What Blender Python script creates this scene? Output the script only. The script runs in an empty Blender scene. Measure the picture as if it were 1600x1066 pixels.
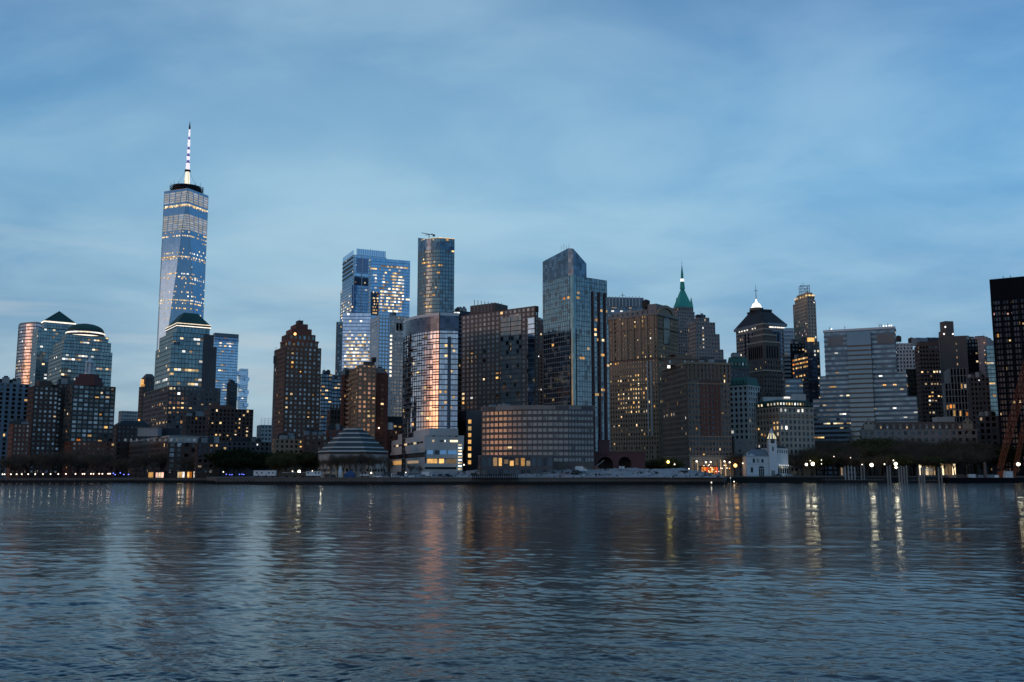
import bpy, math, random
import numpy as np
from mathutils import Vector
random.seed(7)
R = math.radians
scene = bpy.context.scene
col = scene.collection

# ------------------------------------------------------------------ camera
F = 1511.0; CX, CY = 800.0, 533.0; H = 6.0; HOR = 739.0
PITCH = math.atan((HOR-CY)/F); CP, SP = math.cos(PITCH), math.sin(PITCH)
cam_d = bpy.data.cameras.new('camera'); cam = bpy.data.objects.new('camera', cam_d); col.objects.link(cam)
cam_d.sensor_width = 36.0; cam_d.lens = 36.0*F/1600.0
cam_d.clip_start = 0.5; cam_d.clip_end = 20000
cam.location = (0, 0, H); cam.rotation_euler = (R(90)+PITCH, 0, 0)
scene.camera = cam

def ray(px, py):
    x = px-CX; y = CY-py
    dy = F*CP-y*SP; dz = F*SP+y*CP
    return x/dy, dz/dy                      # X per metre of depth, Z per metre of depth
def at(px, py, D):
    a, b = ray(px, py); return Vector((a*D, D, H+b*D))
def zat(px, py, D): return H+ray(px, py)[1]*D
def proj(p):
    x, y, z = p[0], p[1], p[2]-H
    fy = y*CP+z*SP; uy = -y*SP+z*CP
    return CX+F*x/fy, CY-F*uy/fy

# ------------------------------------------------------------------ materials
MATS = {}
def newmat(name):
    m = bpy.data.materials.new(name); m.use_nodes = True; m.node_tree.nodes.clear()
    MATS[name] = m; return m, m.node_tree.nodes, m.node_tree.links
def N(nodes, t, **kw):
    n = nodes.new(t)
    for k, v in kw.items(): setattr(n, k, v)
    return n
def mathn(nodes, links, op, a, b=None, clamp=False):
    n = nodes.new('ShaderNodeMath'); n.operation = op; n.use_clamp = clamp
    for i, v in enumerate((a, b)):
        if v is None: continue
        if isinstance(v, (int, float)): n.inputs[i].default_value = v
        else: links.new(v, n.inputs[i])
    return n.outputs[0]
def mixc(nodes, links, f, a, b, blend='MIX'):
    n = nodes.new('ShaderNodeMix'); n.data_type = 'RGBA'; n.blend_type = blend
    for i, v in ((0, f), (6, a), (7, b)):
        if isinstance(v, (int, float)): n.inputs[i].default_value = v
        elif isinstance(v, tuple): n.inputs[i].default_value = (*v, 1) if len(v) == 3 else v
        else: links.new(v, n.inputs[i])
    return n.outputs[2]

def masonry(name, c, var=.25, rough=.85, scale=.35, metallic=0.0):
    m, n, l = newmat(name)
    out = N(n, 'ShaderNodeOutputMaterial'); b = N(n, 'ShaderNodeBsdfPrincipled'); l.new(b.outputs[0], out.inputs[0])
    tc = N(n, 'ShaderNodeTexCoord'); mp = N(n, 'ShaderNodeMapping'); l.new(tc.outputs['Object'], mp.inputs[0])
    mp.inputs['Scale'].default_value = (1, 1, .35)
    n1 = N(n, 'ShaderNodeTexNoise'); n1.inputs['Scale'].default_value = scale*.25; n1.inputs['Detail'].default_value = 6; l.new(mp.outputs[0], n1.inputs[0])
    n2 = N(n, 'ShaderNodeTexNoise'); n2.inputs['Scale'].default_value = scale*4; n2.inputs['Detail'].default_value = 4; l.new(tc.outputs['Object'], n2.inputs[0])
    s = mathn(n, l, 'ADD', mathn(n, l, 'MULTIPLY', n1.outputs[0], 1.4), mathn(n, l, 'MULTIPLY', n2.outputs[0], .6))
    f = mathn(n, l, 'SUBTRACT', s, .5, True)
    lo = tuple(x*(1-var) for x in c); hi = tuple(min(1, x*(1+var)) for x in c)
    l.new(mixc(n, l, f, lo, hi), b.inputs['Base Color'])
    b.inputs['Roughness'].default_value = rough; b.inputs['Metallic'].default_value = metallic
    bp = N(n, 'ShaderNodeBump'); bp.inputs['Strength'].default_value = .25; bp.inputs['Distance'].default_value = .05
    l.new(n2.outputs[0], bp.inputs['Height']); l.new(bp.outputs[0], b.inputs['Normal'])
    return m
def glass(name, c, rough=.06, wob=.02, jit=.35, blind=.0, blindc=(.3, .3, .3)):
    """Mirror-coated facade glass: one UV unit is one pane; panes sit at slightly different angles and some have blinds down."""
    m, n, l = newmat(name)
    out = N(n, 'ShaderNodeOutputMaterial'); b = N(n, 'ShaderNodeBsdfPrincipled'); l.new(b.outputs[0], out.inputs[0])
    uv = N(n, 'ShaderNodeTexCoord'); fl = N(n, 'ShaderNodeVectorMath', operation='FLOOR'); l.new(uv.outputs['UV'], fl.inputs[0])
    wn = N(n, 'ShaderNodeTexWhiteNoise'); wn.noise_dimensions = '2D'; l.new(fl.outputs[0], wn.inputs['Vector'])
    f = mathn(n, l, 'MULTIPLY', wn.outputs['Value'], 1.0)
    lo = tuple(x*(1-jit) for x in c); hi = tuple(min(1, x*(1+jit)) for x in c)
    base = mixc(n, l, f, lo, hi)
    g = N(n, 'ShaderNodeNewGeometry'); sub = N(n, 'ShaderNodeVectorMath', operation='SUBTRACT'); l.new(wn.outputs['Color'], sub.inputs[0]); sub.inputs[1].default_value = (.5, .5, .5)
    sc = N(n, 'ShaderNodeVectorMath', operation='SCALE'); l.new(sub.outputs[0], sc.inputs[0]); sc.inputs['Scale'].default_value = wob
    ad = N(n, 'ShaderNodeVectorMath', operation='ADD'); l.new(g.outputs['Normal'], ad.inputs[0]); l.new(sc.outputs[0], ad.inputs[1])
    nm = N(n, 'ShaderNodeVectorMath', operation='NORMALIZE'); l.new(ad.outputs[0], nm.inputs[0]); l.new(nm.outputs[0], b.inputs['Normal'])
    if blind > 0:
        s2 = N(n, 'ShaderNodeSeparateColor'); l.new(wn.outputs['Color'], s2.inputs[0])
        bm = mathn(n, l, 'LESS_THAN', s2.outputs[1], blind)
        base = mixc(n, l, bm, base, blindc)
        l.new(mathn(n, l, 'SUBTRACT', 1.0, mathn(n, l, 'MULTIPLY', bm, .8)), b.inputs['Metallic'])
    else: b.inputs['Metallic'].default_value = 1.0
    l.new(base, b.inputs['Base Color']); b.inputs['Roughness'].default_value = rough
    return m
def island_rand(n, l):
    oi = N(n, 'ShaderNodeObjectInfo'); g = N(n, 'ShaderNodeNewGeometry')
    return mathn(n, l, 'FRACT', mathn(n, l, 'ADD', oi.outputs['Random'], g.outputs['Random Per Island']))
def pane(name, c, blindc=(.26, .24, .21), blind=.35, rough=.08):
    m, n, l = newmat(name)
    out = N(n, 'ShaderNodeOutputMaterial'); b = N(n, 'ShaderNodeBsdfPrincipled'); l.new(b.outputs[0], out.inputs[0])
    r = island_rand(n, l); isb = mathn(n, l, 'LESS_THAN', r, blind)
    r2 = mathn(n, l, 'FRACT', mathn(n, l, 'MULTIPLY', r, 7.31))
    base = mixc(n, l, r2, tuple(x*.55 for x in c), tuple(x*1.35 for x in c))
    bl = mixc(n, l, r2, tuple(x*.5 for x in blindc), blindc)
    l.new(mixc(n, l, isb, base, bl), b.inputs['Base Color'])
    l.new(mathn(n, l, 'SUBTRACT', 1.0, isb), b.inputs['Metallic']); b.inputs['Roughness'].default_value = rough
    return m
def lit(name, c, s, var=.6):
    m, n, l = newmat(name)
    out = N(n, 'ShaderNodeOutputMaterial'); e = N(n, 'ShaderNodeEmission'); l.new(e.outputs[0], out.inputs[0])
    r = island_rand(n, l)
    tc = N(n, 'ShaderNodeTexCoord'); no = N(n, 'ShaderNodeTexNoise'); no.inputs['Scale'].default_value = .9; no.inputs['Detail'].default_value = 3
    g = N(n, 'ShaderNodeNewGeometry'); l.new(g.outputs['Position'], no.inputs[0])
    k = mathn(n, l, 'ADD', mathn(n, l, 'MULTIPLY', mathn(n, l, 'MULTIPLY', r, r), var*2.2), 1.05-var)
    k = mathn(n, l, 'MULTIPLY', k, mathn(n, l, 'ADD', mathn(n, l, 'MULTIPLY', no.outputs[0], 1.6), .2))
    l.new(mathn(n, l, 'MULTIPLY', k, s), e.inputs['Strength'])
    r2 = mathn(n, l, 'FRACT', mathn(n, l, 'MULTIPLY', r, 5.7))
    l.new(mixc(n, l, r2, (c[0], c[1]*.9, c[2]*.75), (c[0], min(1, c[1]*1.08), min(1, c[2]*1.25))), e.inputs['Color'])
    m.cycles.emission_sampling = 'NONE'
    return m
def plain_emit(name, c, s):
    m, n, l = newmat(name)
    out = N(n, 'ShaderNodeOutputMaterial'); e = N(n, 'ShaderNodeEmission'); l.new(e.outputs[0], out.inputs[0])
    e.inputs[0].default_value = (*c, 1); e.inputs[1].default_value = s; m.cycles.emission_sampling = 'NONE'
    return m

for a in (('brick_dark', (.085, .052, .044)), ('brick_red', (.16, .06, .042)), ('brick_brown', (.11, .066, .05)), ('brick_maroon', (.09, .035, .037)),
          ('tan_stone', (.29, .20, .135)), ('hotel_brown', (.17, .118, .096)), ('limestone', (.33, .28, .23)), ('grey_stone', (.22, .2, .19)), ('pale_stone', (.42, .42, .41)), ('concrete', (.28, .28, .28)),
          ('blue_concrete', (.17, .21, .25)), ('white_paint', (.62, .64, .66)), ('dark_granite', (.09, .085, .09)), ('brown_granite', (.11, .085, .075)),
          ('pink_granite', (.3, .21, .2)), ('copper_green', (.018, .07, .064)), ('copper_dark', (.02, .075, .065)), ('mansard_green', (.05, .13, .11)),
          ('slate_dark', (.022, .03, .038)), ('asphalt', (.04, .04, .042)), ('paving', (.14, .135, .125)), ('seawall_stone', (.10, .095, .088)), ('wet_timber', (.008, .008, .008)),
          ('bark', (.035, .028, .022)), ('site_gravel', (.27, .275, .285)), ('soil', (.07, .055, .04)), ('teal_panel', (.04, .065, .07)), ('rust_orange', (.2, .05, .015)),
          ('timber_pale', (.2, .2, .19)), ('tent_blue', (.02, .06, .16)), ('yellow_paint', (.5, .3, .03)), ('rubber', (.015, .015, .015)), ('beige_panel', (.27, .24, .19))):
    masonry(a[0], a[1])
masonry('steel', (.18, .2, .22), .15, .5, .35, .4); masonry('dark_steel', (.03, .034, .04), .15, .5, .35, .3); masonry('pale_metal', (.5, .53, .55), .1, .45, .3, .2)
masonry('black_metal', (.006, .008, .012), .2, 1.0); MATS['black_metal'].node_tree.nodes['Principled BSDF'].inputs['Specular IOR Level'].default_value = .1
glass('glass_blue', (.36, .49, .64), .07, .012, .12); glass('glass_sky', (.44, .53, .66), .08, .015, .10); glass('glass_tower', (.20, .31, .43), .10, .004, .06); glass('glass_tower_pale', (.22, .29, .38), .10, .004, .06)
glass('glass_bay', (.16, .19, .2), .12, .04, .3, .94, (.22, .24, .245)); glass('glass_teal', (.17, .23, .25), .1, .02, .22); glass('glass_dark', (.12, .15, .19), .1, .03, .4); glass('glass_black', (.035, .04, .055), .12, .03, .5)
glass('glass_mirror', (.46, .44, .50), .05, .03, .22); glass('glass_navy', (.12, .15, .24), .08, .02, .3); glass('glass_grey', (.20, .24, .26), .09, .025, .16, .1, (.16, .17, .17)); glass('glass_louvre', (.07, .08, .11), .2, .02, .3)
glass('glass_lilac', (.58, .58, .74), .05, .02, .15); glass('glass_home', (.10, .11, .125), .16, .04, .35, .9, (.29, .265, .255))
pane('pane_home', (.24, .26, .28), (.22, .21, .19), .5); pane('pane_dark', (.05, .06, .075), (.09, .09, .08), .12); pane('pane_warm', (.24, .22, .20), (.3, .24, .18), .5)
lit('lit_warm', (1, .67, .30), .95); lit('lit_amber', (1, .54, .17), .85); lit('lit_cream', (1, .77, .46), 1.1); lit('lit_white', (.92, .93, 1), 1.25)
lit('lit_dim', (1, .68, .38), .28); lit('lit_orange', (1, .3, .05), .8); lit('lit_blueish', (.6, .8, 1), .5)
lit('lit_strip', (1, .93, .8), 1.3, .2); lit('lit_pink', (1, .6, .55), 1.2, .4)
plain_emit('lantern_white', (1, .97, .92), 1.5); plain_emit('spire_white', (.9, .86, 1), 1.05); plain_emit('spire_violet', (.2, .1, .5), .5); plain_emit('spire_cream', (1, .97, .8), 1.0)
plain_emit('globe_white', (1, .86, .66), 3.6); plain_emit('globe_bright', (1, .88, .6), 8); plain_emit('globe_orange', (1, .48, .12), 5); plain_emit('globe_blue', (.12, .16, 1), 6); plain_emit('globe_pink', (1, .66, .52), 4.5)

def leafmat(name, a, b):
    m, n, l = newmat(name)
    out = N(n, 'ShaderNodeOutputMaterial'); d = N(n, 'ShaderNodeBsdfDiffuse'); t = N(n, 'ShaderNodeBsdfTranslucent'); mx = N(n, 'ShaderNodeMixShader')
    mx.inputs[0].default_value = .25; l.new(d.outputs[0], mx.inputs[1]); l.new(t.outputs[0], mx.inputs[2]); l.new(mx.outputs[0], out.inputs[0])
    c = mixc(n, l, island_rand(n, l), a, b); l.new(c, d.inputs[0]); l.new(c, t.inputs[0])
leafmat('twig_brown', (.085, .065, .048), (.17, .13, .095)); leafmat('twig_olive', (.06, .062, .028), (.11, .105, .05)); leafmat('evergreen', (.012, .022, .012), (.03, .045, .02))

# ------------------------------------------------------------------ mesh building
class MB:
    def __init__(s): s.v = []; s.f = []; s.m = []; s.uv = []
    def poly(s, pts, mi=0, uv=None):
        k = len(s.v); s.v += [tuple(p) for p in pts]; s.f.append(tuple(range(k, k+len(pts)))); s.m.append(mi)
        s.uv += uv if uv else [(0, 0)]*len(pts)
    def box(s, p, u, n, du, dn, dz, mi=0):
        """box from p along unit vectors u, n and up"""
        p = Vector(p); U = Vector(u)*du; Nn = Vector(n)*dn; Z = Vector((0, 0, dz))
        c = [p, p+U, p+U+Nn, p+Nn, p+Z, p+U+Z, p+U+Nn+Z, p+Nn+Z]
        for q in ((0, 1, 2, 3), (4, 5, 6, 7), (0, 1, 5, 4), (1, 2, 6, 5), (2, 3, 7, 6), (3, 0, 4, 7)): s.poly([c[i] for i in q], mi)
    def cbox(s, x, y, z, sx, sy, sz, rz=0, mi=0):
        c, sn = math.cos(rz), math.sin(rz); u = Vector((c, sn, 0)); n = Vector((-sn, c, 0))
        s.box(Vector((x, y, z))-u*sx/2-n*sy/2, u, n, sx, sy, sz, mi)
    def prism(s, pl, z0, z1, mi=0, top=None, bw=3, fh=3, capm=None):
        s.frustum(pl, z0, pl, z1, mi, bw, fh, capm)
    def frustum(s, p0, z0, p1, z1, mi=0, bw=3, fh=3, capm=None, cap=True):
        n = len(p0); zt = z1 if isinstance(z1, (list, tuple)) else [z1]*n
        d = 0
        for i in range(n):
            j = (i+1) % n; a, b, c, e = p0[i], p0[j], p1[j], p1[i]
            L = math.hypot(b[0]-a[0], b[1]-a[1])
            s.poly([(a[0], a[1], z0), (b[0], b[1], z0), (c[0], c[1], zt[j]), (e[0], e[1], zt[i])], mi,
                   [(d/bw+i*37, z0/fh), ((d+L)/bw+i*37, z0/fh), ((d+L)/bw+i*37, zt[j]/fh), (d/bw+i*37, zt[i]/fh)])
        if cap: s.poly([(p[0], p[1], z) for p, z in zip(p1, zt)], mi if capm is None else capm)
    def cyl(s, x, y, z0, z1, r0, r1=None, seg=12, mi=0):
        r1 = r0 if r1 is None else r1
        a = [(x+r0*math.cos(t), y+r0*math.sin(t)) for t in [2*math.pi*i/seg for i in range(seg)]]
        b = [(x+r1*math.cos(t), y+r1*math.sin(t)) for t in [2*math.pi*i/seg for i in range(seg)]]
        s.frustum(a, z0, b, z1, mi)
    def ball(s, x, y, z, r, seg=8, rings=5, mi=0, sz=1, half=False):
        a0 = 0 if half else -90
        for i in range(rings):
            t0, t1 = R(a0+(90-a0)*i/rings), R(a0+(90-a0)*(i+1)/rings)
            for j in range(seg):
                f0, f1 = 2*math.pi*j/seg, 2*math.pi*(j+1)/seg
                P = lambda t, f: (x+r*math.cos(t)*math.cos(f), y+r*math.cos(t)*math.sin(f), z+r*sz*math.sin(t))
                s.poly([P(t0, f0), P(t0, f1), P(t1, f1), P(t1, f0)], mi)
    def bar(s, p, q, w, w2=None, mi=0, seg=4):
        p, q = Vector(p), Vector(q); d = q-p
        if d.length < 1e-6: return
        d.normalize(); a = d.cross(Vector((0, 0, 1)))
        if a.length < .01: a = Vector((1, 0, 0))
        a.normalize(); b = d.cross(a); w2 = w if w2 is None else w2
        A = [p+(a*math.cos(t)+b*math.sin(t))*w/2 for t in [2*math.pi*(i+.5)/seg for i in range(seg)]]
        B = [q+(a*math.cos(t)+b*math.sin(t))*w2/2 for t in [2*math.pi*(i+.5)/seg for i in range(seg)]]
        for i in range(seg):
            j = (i+1) % seg; s.poly([A[i], A[j], B[j], B[i]], mi)
        s.poly(A, mi); s.poly(B, mi)
    def build(s, name, mats, parent=None, rel=True):
        if not s.v: return None
        o0 = Vector(parent.location) if (parent is not None and rel) else Vector((0, 0, 0))
        if parent is not None and rel and parent.parent is not None: o0 += Vector(parent.parent.location)
        me = bpy.data.meshes.new(name)
        me.from_pydata([(x-o0.x, y-o0.y, z-o0.z) for x, y, z in s.v], [], s.f)
        for m in (mats if isinstance(mats, (list, tuple)) else [mats]): me.materials.append(MATS[m])
        me.polygons.foreach_set('material_index', s.m)
        uvl = me.uv_layers.new(name='UVMap'); uvl.data.foreach_set('uv', [c for t in s.uv for c in t])
        o = bpy.data.objects.new(name, me); col.objects.link(o); o.parent = parent
        return o

def tag(o, label=None, cat=None, group=None, kind=None):
    for k, v in (('label', label), ('category', cat), ('group', group), ('kind', kind)):
        if v: o[k] = v
    return o
def empty(name, loc, label=None, cat=None, group=None, rz=0):
    o = bpy.data.objects.new(name, None); o.location = loc; o.rotation_euler.z = rz; o.empty_display_size = 2; col.objects.link(o)
    return tag(o, label, cat, group)
def copy_tree(o, parent=None):
    c = o.copy(); col.objects.link(c); c.parent = parent
    for k in list(o.children): copy_tree(k, c)
    return c

UNIT = {}
def unit_pane(mat):
    """one shared unit box per material: x 0..1, y 0..1 (outwards), z 0..1"""
    if mat not in UNIT:
        b = MB(); b.box((0, 0, 0), (1, 0, 0), (0, 1, 0), 1, 1, 1); o = b.build('window', mat); UNIT[mat] = o.data; bpy.data.objects.remove(o)
    return UNIT[mat]

# ------------------------------------------------------------------ buildings
GZ = 2.4
OCC = []                                     # (left px, right px, top px, depth) of every mass, to leave out windows that nothing shows
def hidden(px, py, D, own, m=9):
    for l, r, t, d, w in OCC:
        if w != own and d < D-6 and l+m < px < r-m and py > t+m: return True
    return py > 742
def isect(C, d, px, py):
    a = ray(px, py)[0]                       # X = a*Y
    den = d[0]-a*d[1]
    if abs(den) < 1e-5: return 0
    return (a*C[1]-C[0])/den
def foot(l, c, r, py, D, th, dep=None):
    if th < 50: th += math.degrees(math.atan((CX-c)/F))      # turned with respect to the line of sight
    t = R(th); dr = (math.cos(t), math.sin(t)); dl = (-math.sin(t), math.cos(t))
    C = (ray(c, py)[0]*D, D)
    Lr = isect(C, dr, r, py) if r-c > 1.0 else (dep or 30)
    Ll = isect(C, dl, l, py) if c-l > 1.0 else (dep or 30)
    Lr = min(max(Lr, 3), 160); Ll = min(max(Ll, 3), 160)
    if dep and c-l > 1.0 and Ll > dep and r-c > c-l: Ll = max(Ll, 3)
    P1 = (C[0]+dr[0]*Lr, C[1]+dr[1]*Lr); P3 = (C[0]+dl[0]*Ll, C[1]+dl[1]*Ll); P2 = (P1[0]+dl[0]*Ll, P1[1]+dl[1]*Ll)
    return [C, P1, P2, P3]                   # counter-clockwise from the near corner
def arcfoot(l, r, py, D, a0, a1, seg=9, rth=15, rlen=None, rr=None):
    """curved facade: the right end at depth D with its normal turned a0 degrees left of the viewer, bending away to a1"""
    W = (ray(r, py)[0]-ray(l, py)[0])*D; a0, a1 = R(a0), R(a1)
    Rad = W/(math.sin(a1)-math.sin(a0)); E = (ray(r, py)[0]*D, D)
    cx, cy = E[0]+Rad*math.sin(a0), E[1]+Rad*math.cos(a0)
    arc = [(cx-Rad*math.sin(a1+(a0-a1)*i/seg), cy-Rad*math.cos(a1+(a0-a1)*i/seg)) for i in range(seg+1)]
    t = R(rth); L = rlen or isect(arc[-1], (math.cos(t), math.sin(t)), rr, py)
    Q = (arc[-1][0]+math.cos(t)*L, arc[-1][1]+math.sin(t)*L)
    return arc+[Q, (Q[0]-5, arc[0][1]+30), (arc[0][0]+2, arc[0][1]+30)]

S = dict(
 home=dict(fh=3.0, bw=3.4, pf=.45, sf=.5, dep=.35, wall='brick_brown', span='brick_brown', glass='pane_home', kind='punch'),
 office=dict(fh=3.9, bw=3.0, pf=.12, sf=.3, dep=.15, wall='steel', span='steel', glass='glass_blue', kind='curtain'),
)
def st(base, **k): d = dict(S[base]); d.update(k); return d
LITMIX = {'mix': ['lit_warm']*5+['lit_cream']*4+['lit_amber']*2+['lit_dim']*4+['lit_white']*1,
          'warm': ['lit_warm']*5+['lit_amber']*3+['lit_cream']*2+['lit_dim']*2, 'cool': ['lit_cream']*3+['lit_white']*4+['lit_dim']*3,
          'off': ['lit_cream']*4+['lit_warm']*2+['lit_white']*2+['lit_dim']*3, 'amber': ['lit_amber']*5+['lit_warm']*2+['lit_orange'],
          'dim': ['lit_dim'], 'strip': ['lit_strip'], 'orange': ['lit_orange', 'lit_amber', 'lit_dim'], 'white': ['lit_white'], 'blue': ['lit_blueish', 'lit_dim'], 'pink': ['lit_pink']}
rnd = random.Random(11)
def facade(root, polys, styles, zones, base_lit=.05, mix='mix', K=100, own=-1):
    """polys: (footprint, z0, z1) per tier. Adds wall, glazing, mullion grids and windows to root."""
    groups = {}
    wins = []
    for (pl, z0, z1), sty in zip(polys, styles):
        wl = groups.setdefault(('wall', sty['wall']), MB()); gl = groups.setdefault(('glazing', sty['glass']), MB()); sp = groups.setdefault(('spandrels', sty['span']), MB())
        zt = max(z1) if isinstance(z1, (list, tuple)) else z1
        zl = min(z1) if isinstance(z1, (list, tuple)) else z1
        cur = sty['kind'] == 'curtain'
        (gl if cur else wl).frustum(pl, z0, pl, z1, 0, sty['bw'], sty['fh'])
        n = len(pl)
        for i in range(n):
            A, B = Vector((*pl[i], 0)), Vector((*pl[(i+1) % n], 0)); u = B-A; L = u.length
            if L < 1.5: continue
            u /= L; nn = Vector((u.y, -u.x, 0)); mid = (A+B)/2
            if nn.dot(Vector((-mid.x, -mid.y, 0)).normalized()) < -.15: continue
            m0, m1 = sty.get('margin', (0, 0))
            zb, ze = z0+m0, zl-m1
            ny = max(1, round((ze-zb)/sty['fh'])); nx = max(1, round(L/sty['bw'])); fh = (ze-zb)/ny; bw = L/nx
            pf, sf, dp = sty['pf'], sty['sf'], sty['dep']
            if m1 > 0: (sp if not cur else sp).box(A+nn*0+Vector((0, 0, ze)), u, nn, L, dp*.9, m1)
            if m0 > 0: wl.box(A+Vector((0, 0, zb-m0)), u, nn, L, dp*.9, m0)
            every = sty.get('pevery', 1)
            if pf > 0:
                for k in range(0, nx+1, every):
                    w = bw*pf*(sty.get('pwide', 1)); x0 = max(0, k*bw-w/2); x1 = min(L, k*bw+w/2)
                    wl.box(A+u*x0+Vector((0, 0, zb)), u, nn, x1-x0, dp, ze-zb)
            if sf > 0:
                for k in range(ny+1):
                    w = fh*sf; za = max(zb, zb+k*fh-w/2); zc = min(ze, zb+k*fh+w/2)
                    sp.box(A+Vector((0, 0, za)), u, nn, L, dp*sty.get('sdep', .85), zc-za)
            for ix in range(nx):
                for iy in range(ny):
                    p = A+u*(ix*bw+bw*pf/2)+Vector((0, 0, zb+iy*fh+fh*sf/2)); c = p+u*bw*(1-pf)/2+Vector((0, 0, fh*(1-sf)/2))
                    px, py = proj(c)
                    if hidden(px, py, c.y, own): continue
                    pr, mx = sty.get('lit', base_lit), sty.get('mix', mix)
                    for zn in zones:
                        if zn[0] <= px <= zn[2] and abs(py-(zn[1]+zn[3])/2) <= max((zn[3]-zn[1])/2, .5*fh*F/c.y): pr = zn[4]; mx = zn[5] if len(zn) > 5 else mx
                    pr = pr if cur else (pr*.85 if pr > .6 else pr*.62); h = rnd.random()
                    if h < pr: mt = rnd.choice(LITMIX[mx])
                    elif cur: continue
                    else: mt = sty['glass']
                    if cur and mt != sty['glass']: p = p+Vector((0, 0, fh*(1-sf)*.38)); hh = fh*(1-sf)*.55
                    else:
                        hh = fh*(1-sf)
                        if mt != sty['glass']: k_ = rnd.uniform(.45, 1); p = p+Vector((0, 0, hh*(1-k_)*rnd.choice((0, .5)))); hh *= k_
                    wins.append((p, u, nn, bw*(1-pf)*(1 if mt == sty['glass'] or cur else rnd.choice((1, 1, .8, .6))), hh, mt, mt.startswith('lit'), c.y))
    for (nm, mt), b in groups.items(): b.build(nm, mt, root)
    rnd.shuffle(wins)
    wins.sort(key=lambda w: -(w[3]*w[4]/(w[7]**2)*(6 if w[6] else 1)))
    loc = Vector(root.location)
    for p, u, nn, w, h, mt, li, _ in wins[:K]:
        o = bpy.data.objects.new('window', unit_pane(mt)); o.parent = root; col.objects.link(o)
        o.location = p-loc; o.rotation_euler.z = math.atan2(u.y, u.x); o.scale = (w, -.07, h)
    rest = {}
    b = MB(); ms = []
    for p, u, nn, w, h, mt, li, _ in wins[K:]:
        if mt not in ms: ms.append(mt)
        b.box(p, u, nn, w, .07, h, ms.index(mt))
    if b.v: tag(b.build('window', ms, root), kind='stuff')
    return root

SPECS = []; SEG = 18
def B(name, label, cat, D, th, tiers, sty, zones=(), lit=.05, mix='mix', extra=None, group=None, gz=GZ, dep=None):
    """tiers bottom-up: (left px, corner px, right px, top px) measured at the tier's top, or ('arc', l, r, top, a0, a1, rth, rr)"""
    polys = []; z = gz
    for i, t in enumerate(tiers):
        if t[0] == 'arc':
            _, l, r, top, a0, a1, rth, rr = t; pl = arcfoot(l, r, top, D, a0, a1, SEG, rth, None, rr); z1 = zat(r, top, D); OCC.append((l, rr, top, D, len(SPECS)))
        else:
            l, c, r, top = t[:4]; dd = D+(t[4] if len(t) > 4 else 1.6*i); pl = foot(l, c, r, top, dd, th, dep); z1 = zat(c, top, dd); OCC.append((l, r, top+3, dd, len(SPECS)))
        polys.append((pl, z, z1)); z = z1
    SPECS.append((name, label, cat, group, polys, sty, zones, lit, mix, extra, D, gz))
    return polys
def shrink(pl, k, dx=0, dy=0):
    cx = sum(p[0] for p in pl)/len(pl); cy = sum(p[1] for p in pl)/len(pl)
    return [(cx+(p[0]-cx)*k+dx, cy+(p[1]-cy)*k+dy) for p in pl]
def grow(pl, m):
    cx = sum(p[0] for p in pl)/len(pl); cy = sum(p[1] for p in pl)/len(pl); out = []
    for p in pl:
        d = math.hypot(p[0]-cx, p[1]-cy); k = (d+m*1.3)/d; out.append((cx+(p[0]-cx)*k, cy+(p[1]-cy)*k))
    return out
def center(pl): return sum(p[0] for p in pl)/len(pl), sum(p[1] for p in pl)/len(pl)

# --- roof pieces
def part(root, name, mats, fn):
    b = MB(); fn(b); return b.build(name, mats, root)
def cornice(root, pl, z, h=1.2, m=.9, mat='limestone'): return part(root, 'cornice', mat, lambda b: b.prism(grow(pl, m), z-h, z+.15))
def penthouse(root, pl, z, h, k=.5, mat='dark_steel', dx=0, dy=0): return part(root, 'penthouse', mat, lambda b: b.prism(shrink(pl, k, dx, dy), z+.02, z+h))
def tank(root, x, y, z, r=2.2, h=4.5):
    def f(b):
        for sx in (-1, 1):
            for sy in (-1, 1): b.bar((x+sx*r*.6, y+sy*r*.6, z), (x+sx*r*.6, y+sy*r*.6, z+2.2), .35)
        b.cyl(x, y, z+2.2, z+2.2+h, r, r, 12)
    t = part(root, 'water_tank', 'bark', f); part(t, 'tank_roof', 'slate_dark', lambda b: b.cyl(x, y, z+2.2+h, z+3.6+h, r*1.05, .1, 12)); return t
def mast(root, x, y, z, h, w=.4, mat='dark_steel', name='antenna'):
    t = part(root, name, mat, lambda b: b.bar((x, y, z), (x, y, z+h), w, w*.3)); part(t, 'crossbar', mat, lambda b: b.bar((x-w*2, y, z+h*.6), (x+w*2, y, z+h*.6), w*.6)); return t
def fracpx(A, C, px, z=60):
    """how far along A-C (plan points) a photo column lies"""
    lo, hi = 0.0, 1.0
    for _ in range(24):
        m = (lo+hi)/2; p = A.lerp(C, m)
        if proj((p.x, p.y, z))[0] < px: lo = m
        else: hi = m
    return lo
def clutter(root, pl, z, n, seed=1, hmax=4, mats=('dark_steel', 'steel', 'concrete')):
    rr = random.Random(seed); cx, cy = center(pl)
    for i in range(n):
        p, q = pl[0], pl[rr.choice((1, 3)) % len(pl)]; t = rr.uniform(.1, .9); k = rr.uniform(.45, .8)
        x, y = p[0]+(q[0]-p[0])*t, p[1]+(q[1]-p[1])*t; x, y = cx+(x-cx)*k, cy+(y-cy)*k
        w, d, h = rr.uniform(2, 5), rr.uniform(2, 4), rr.uniform(1.2, hmax)
        t = part(root, 'roof_unit', rr.choice(mats), lambda b: b.cbox(x, y, z+.02, w, d, h, .4)); part(t, 'vent_cap', 'dark_steel', lambda b: b.cbox(x, y, z+h+.02, w*.6, d*.6, h*.25, .4))
    q = pl[0]; x, y = cx+(q[0]-cx)*.5, cy+(q[1]-cy)*.5
    if n > 2: part(root, 'roof_pole', 'dark_steel', lambda b: b.bar((x, y, z), (x, y, z+rr.uniform(3, 7)), .22))
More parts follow.
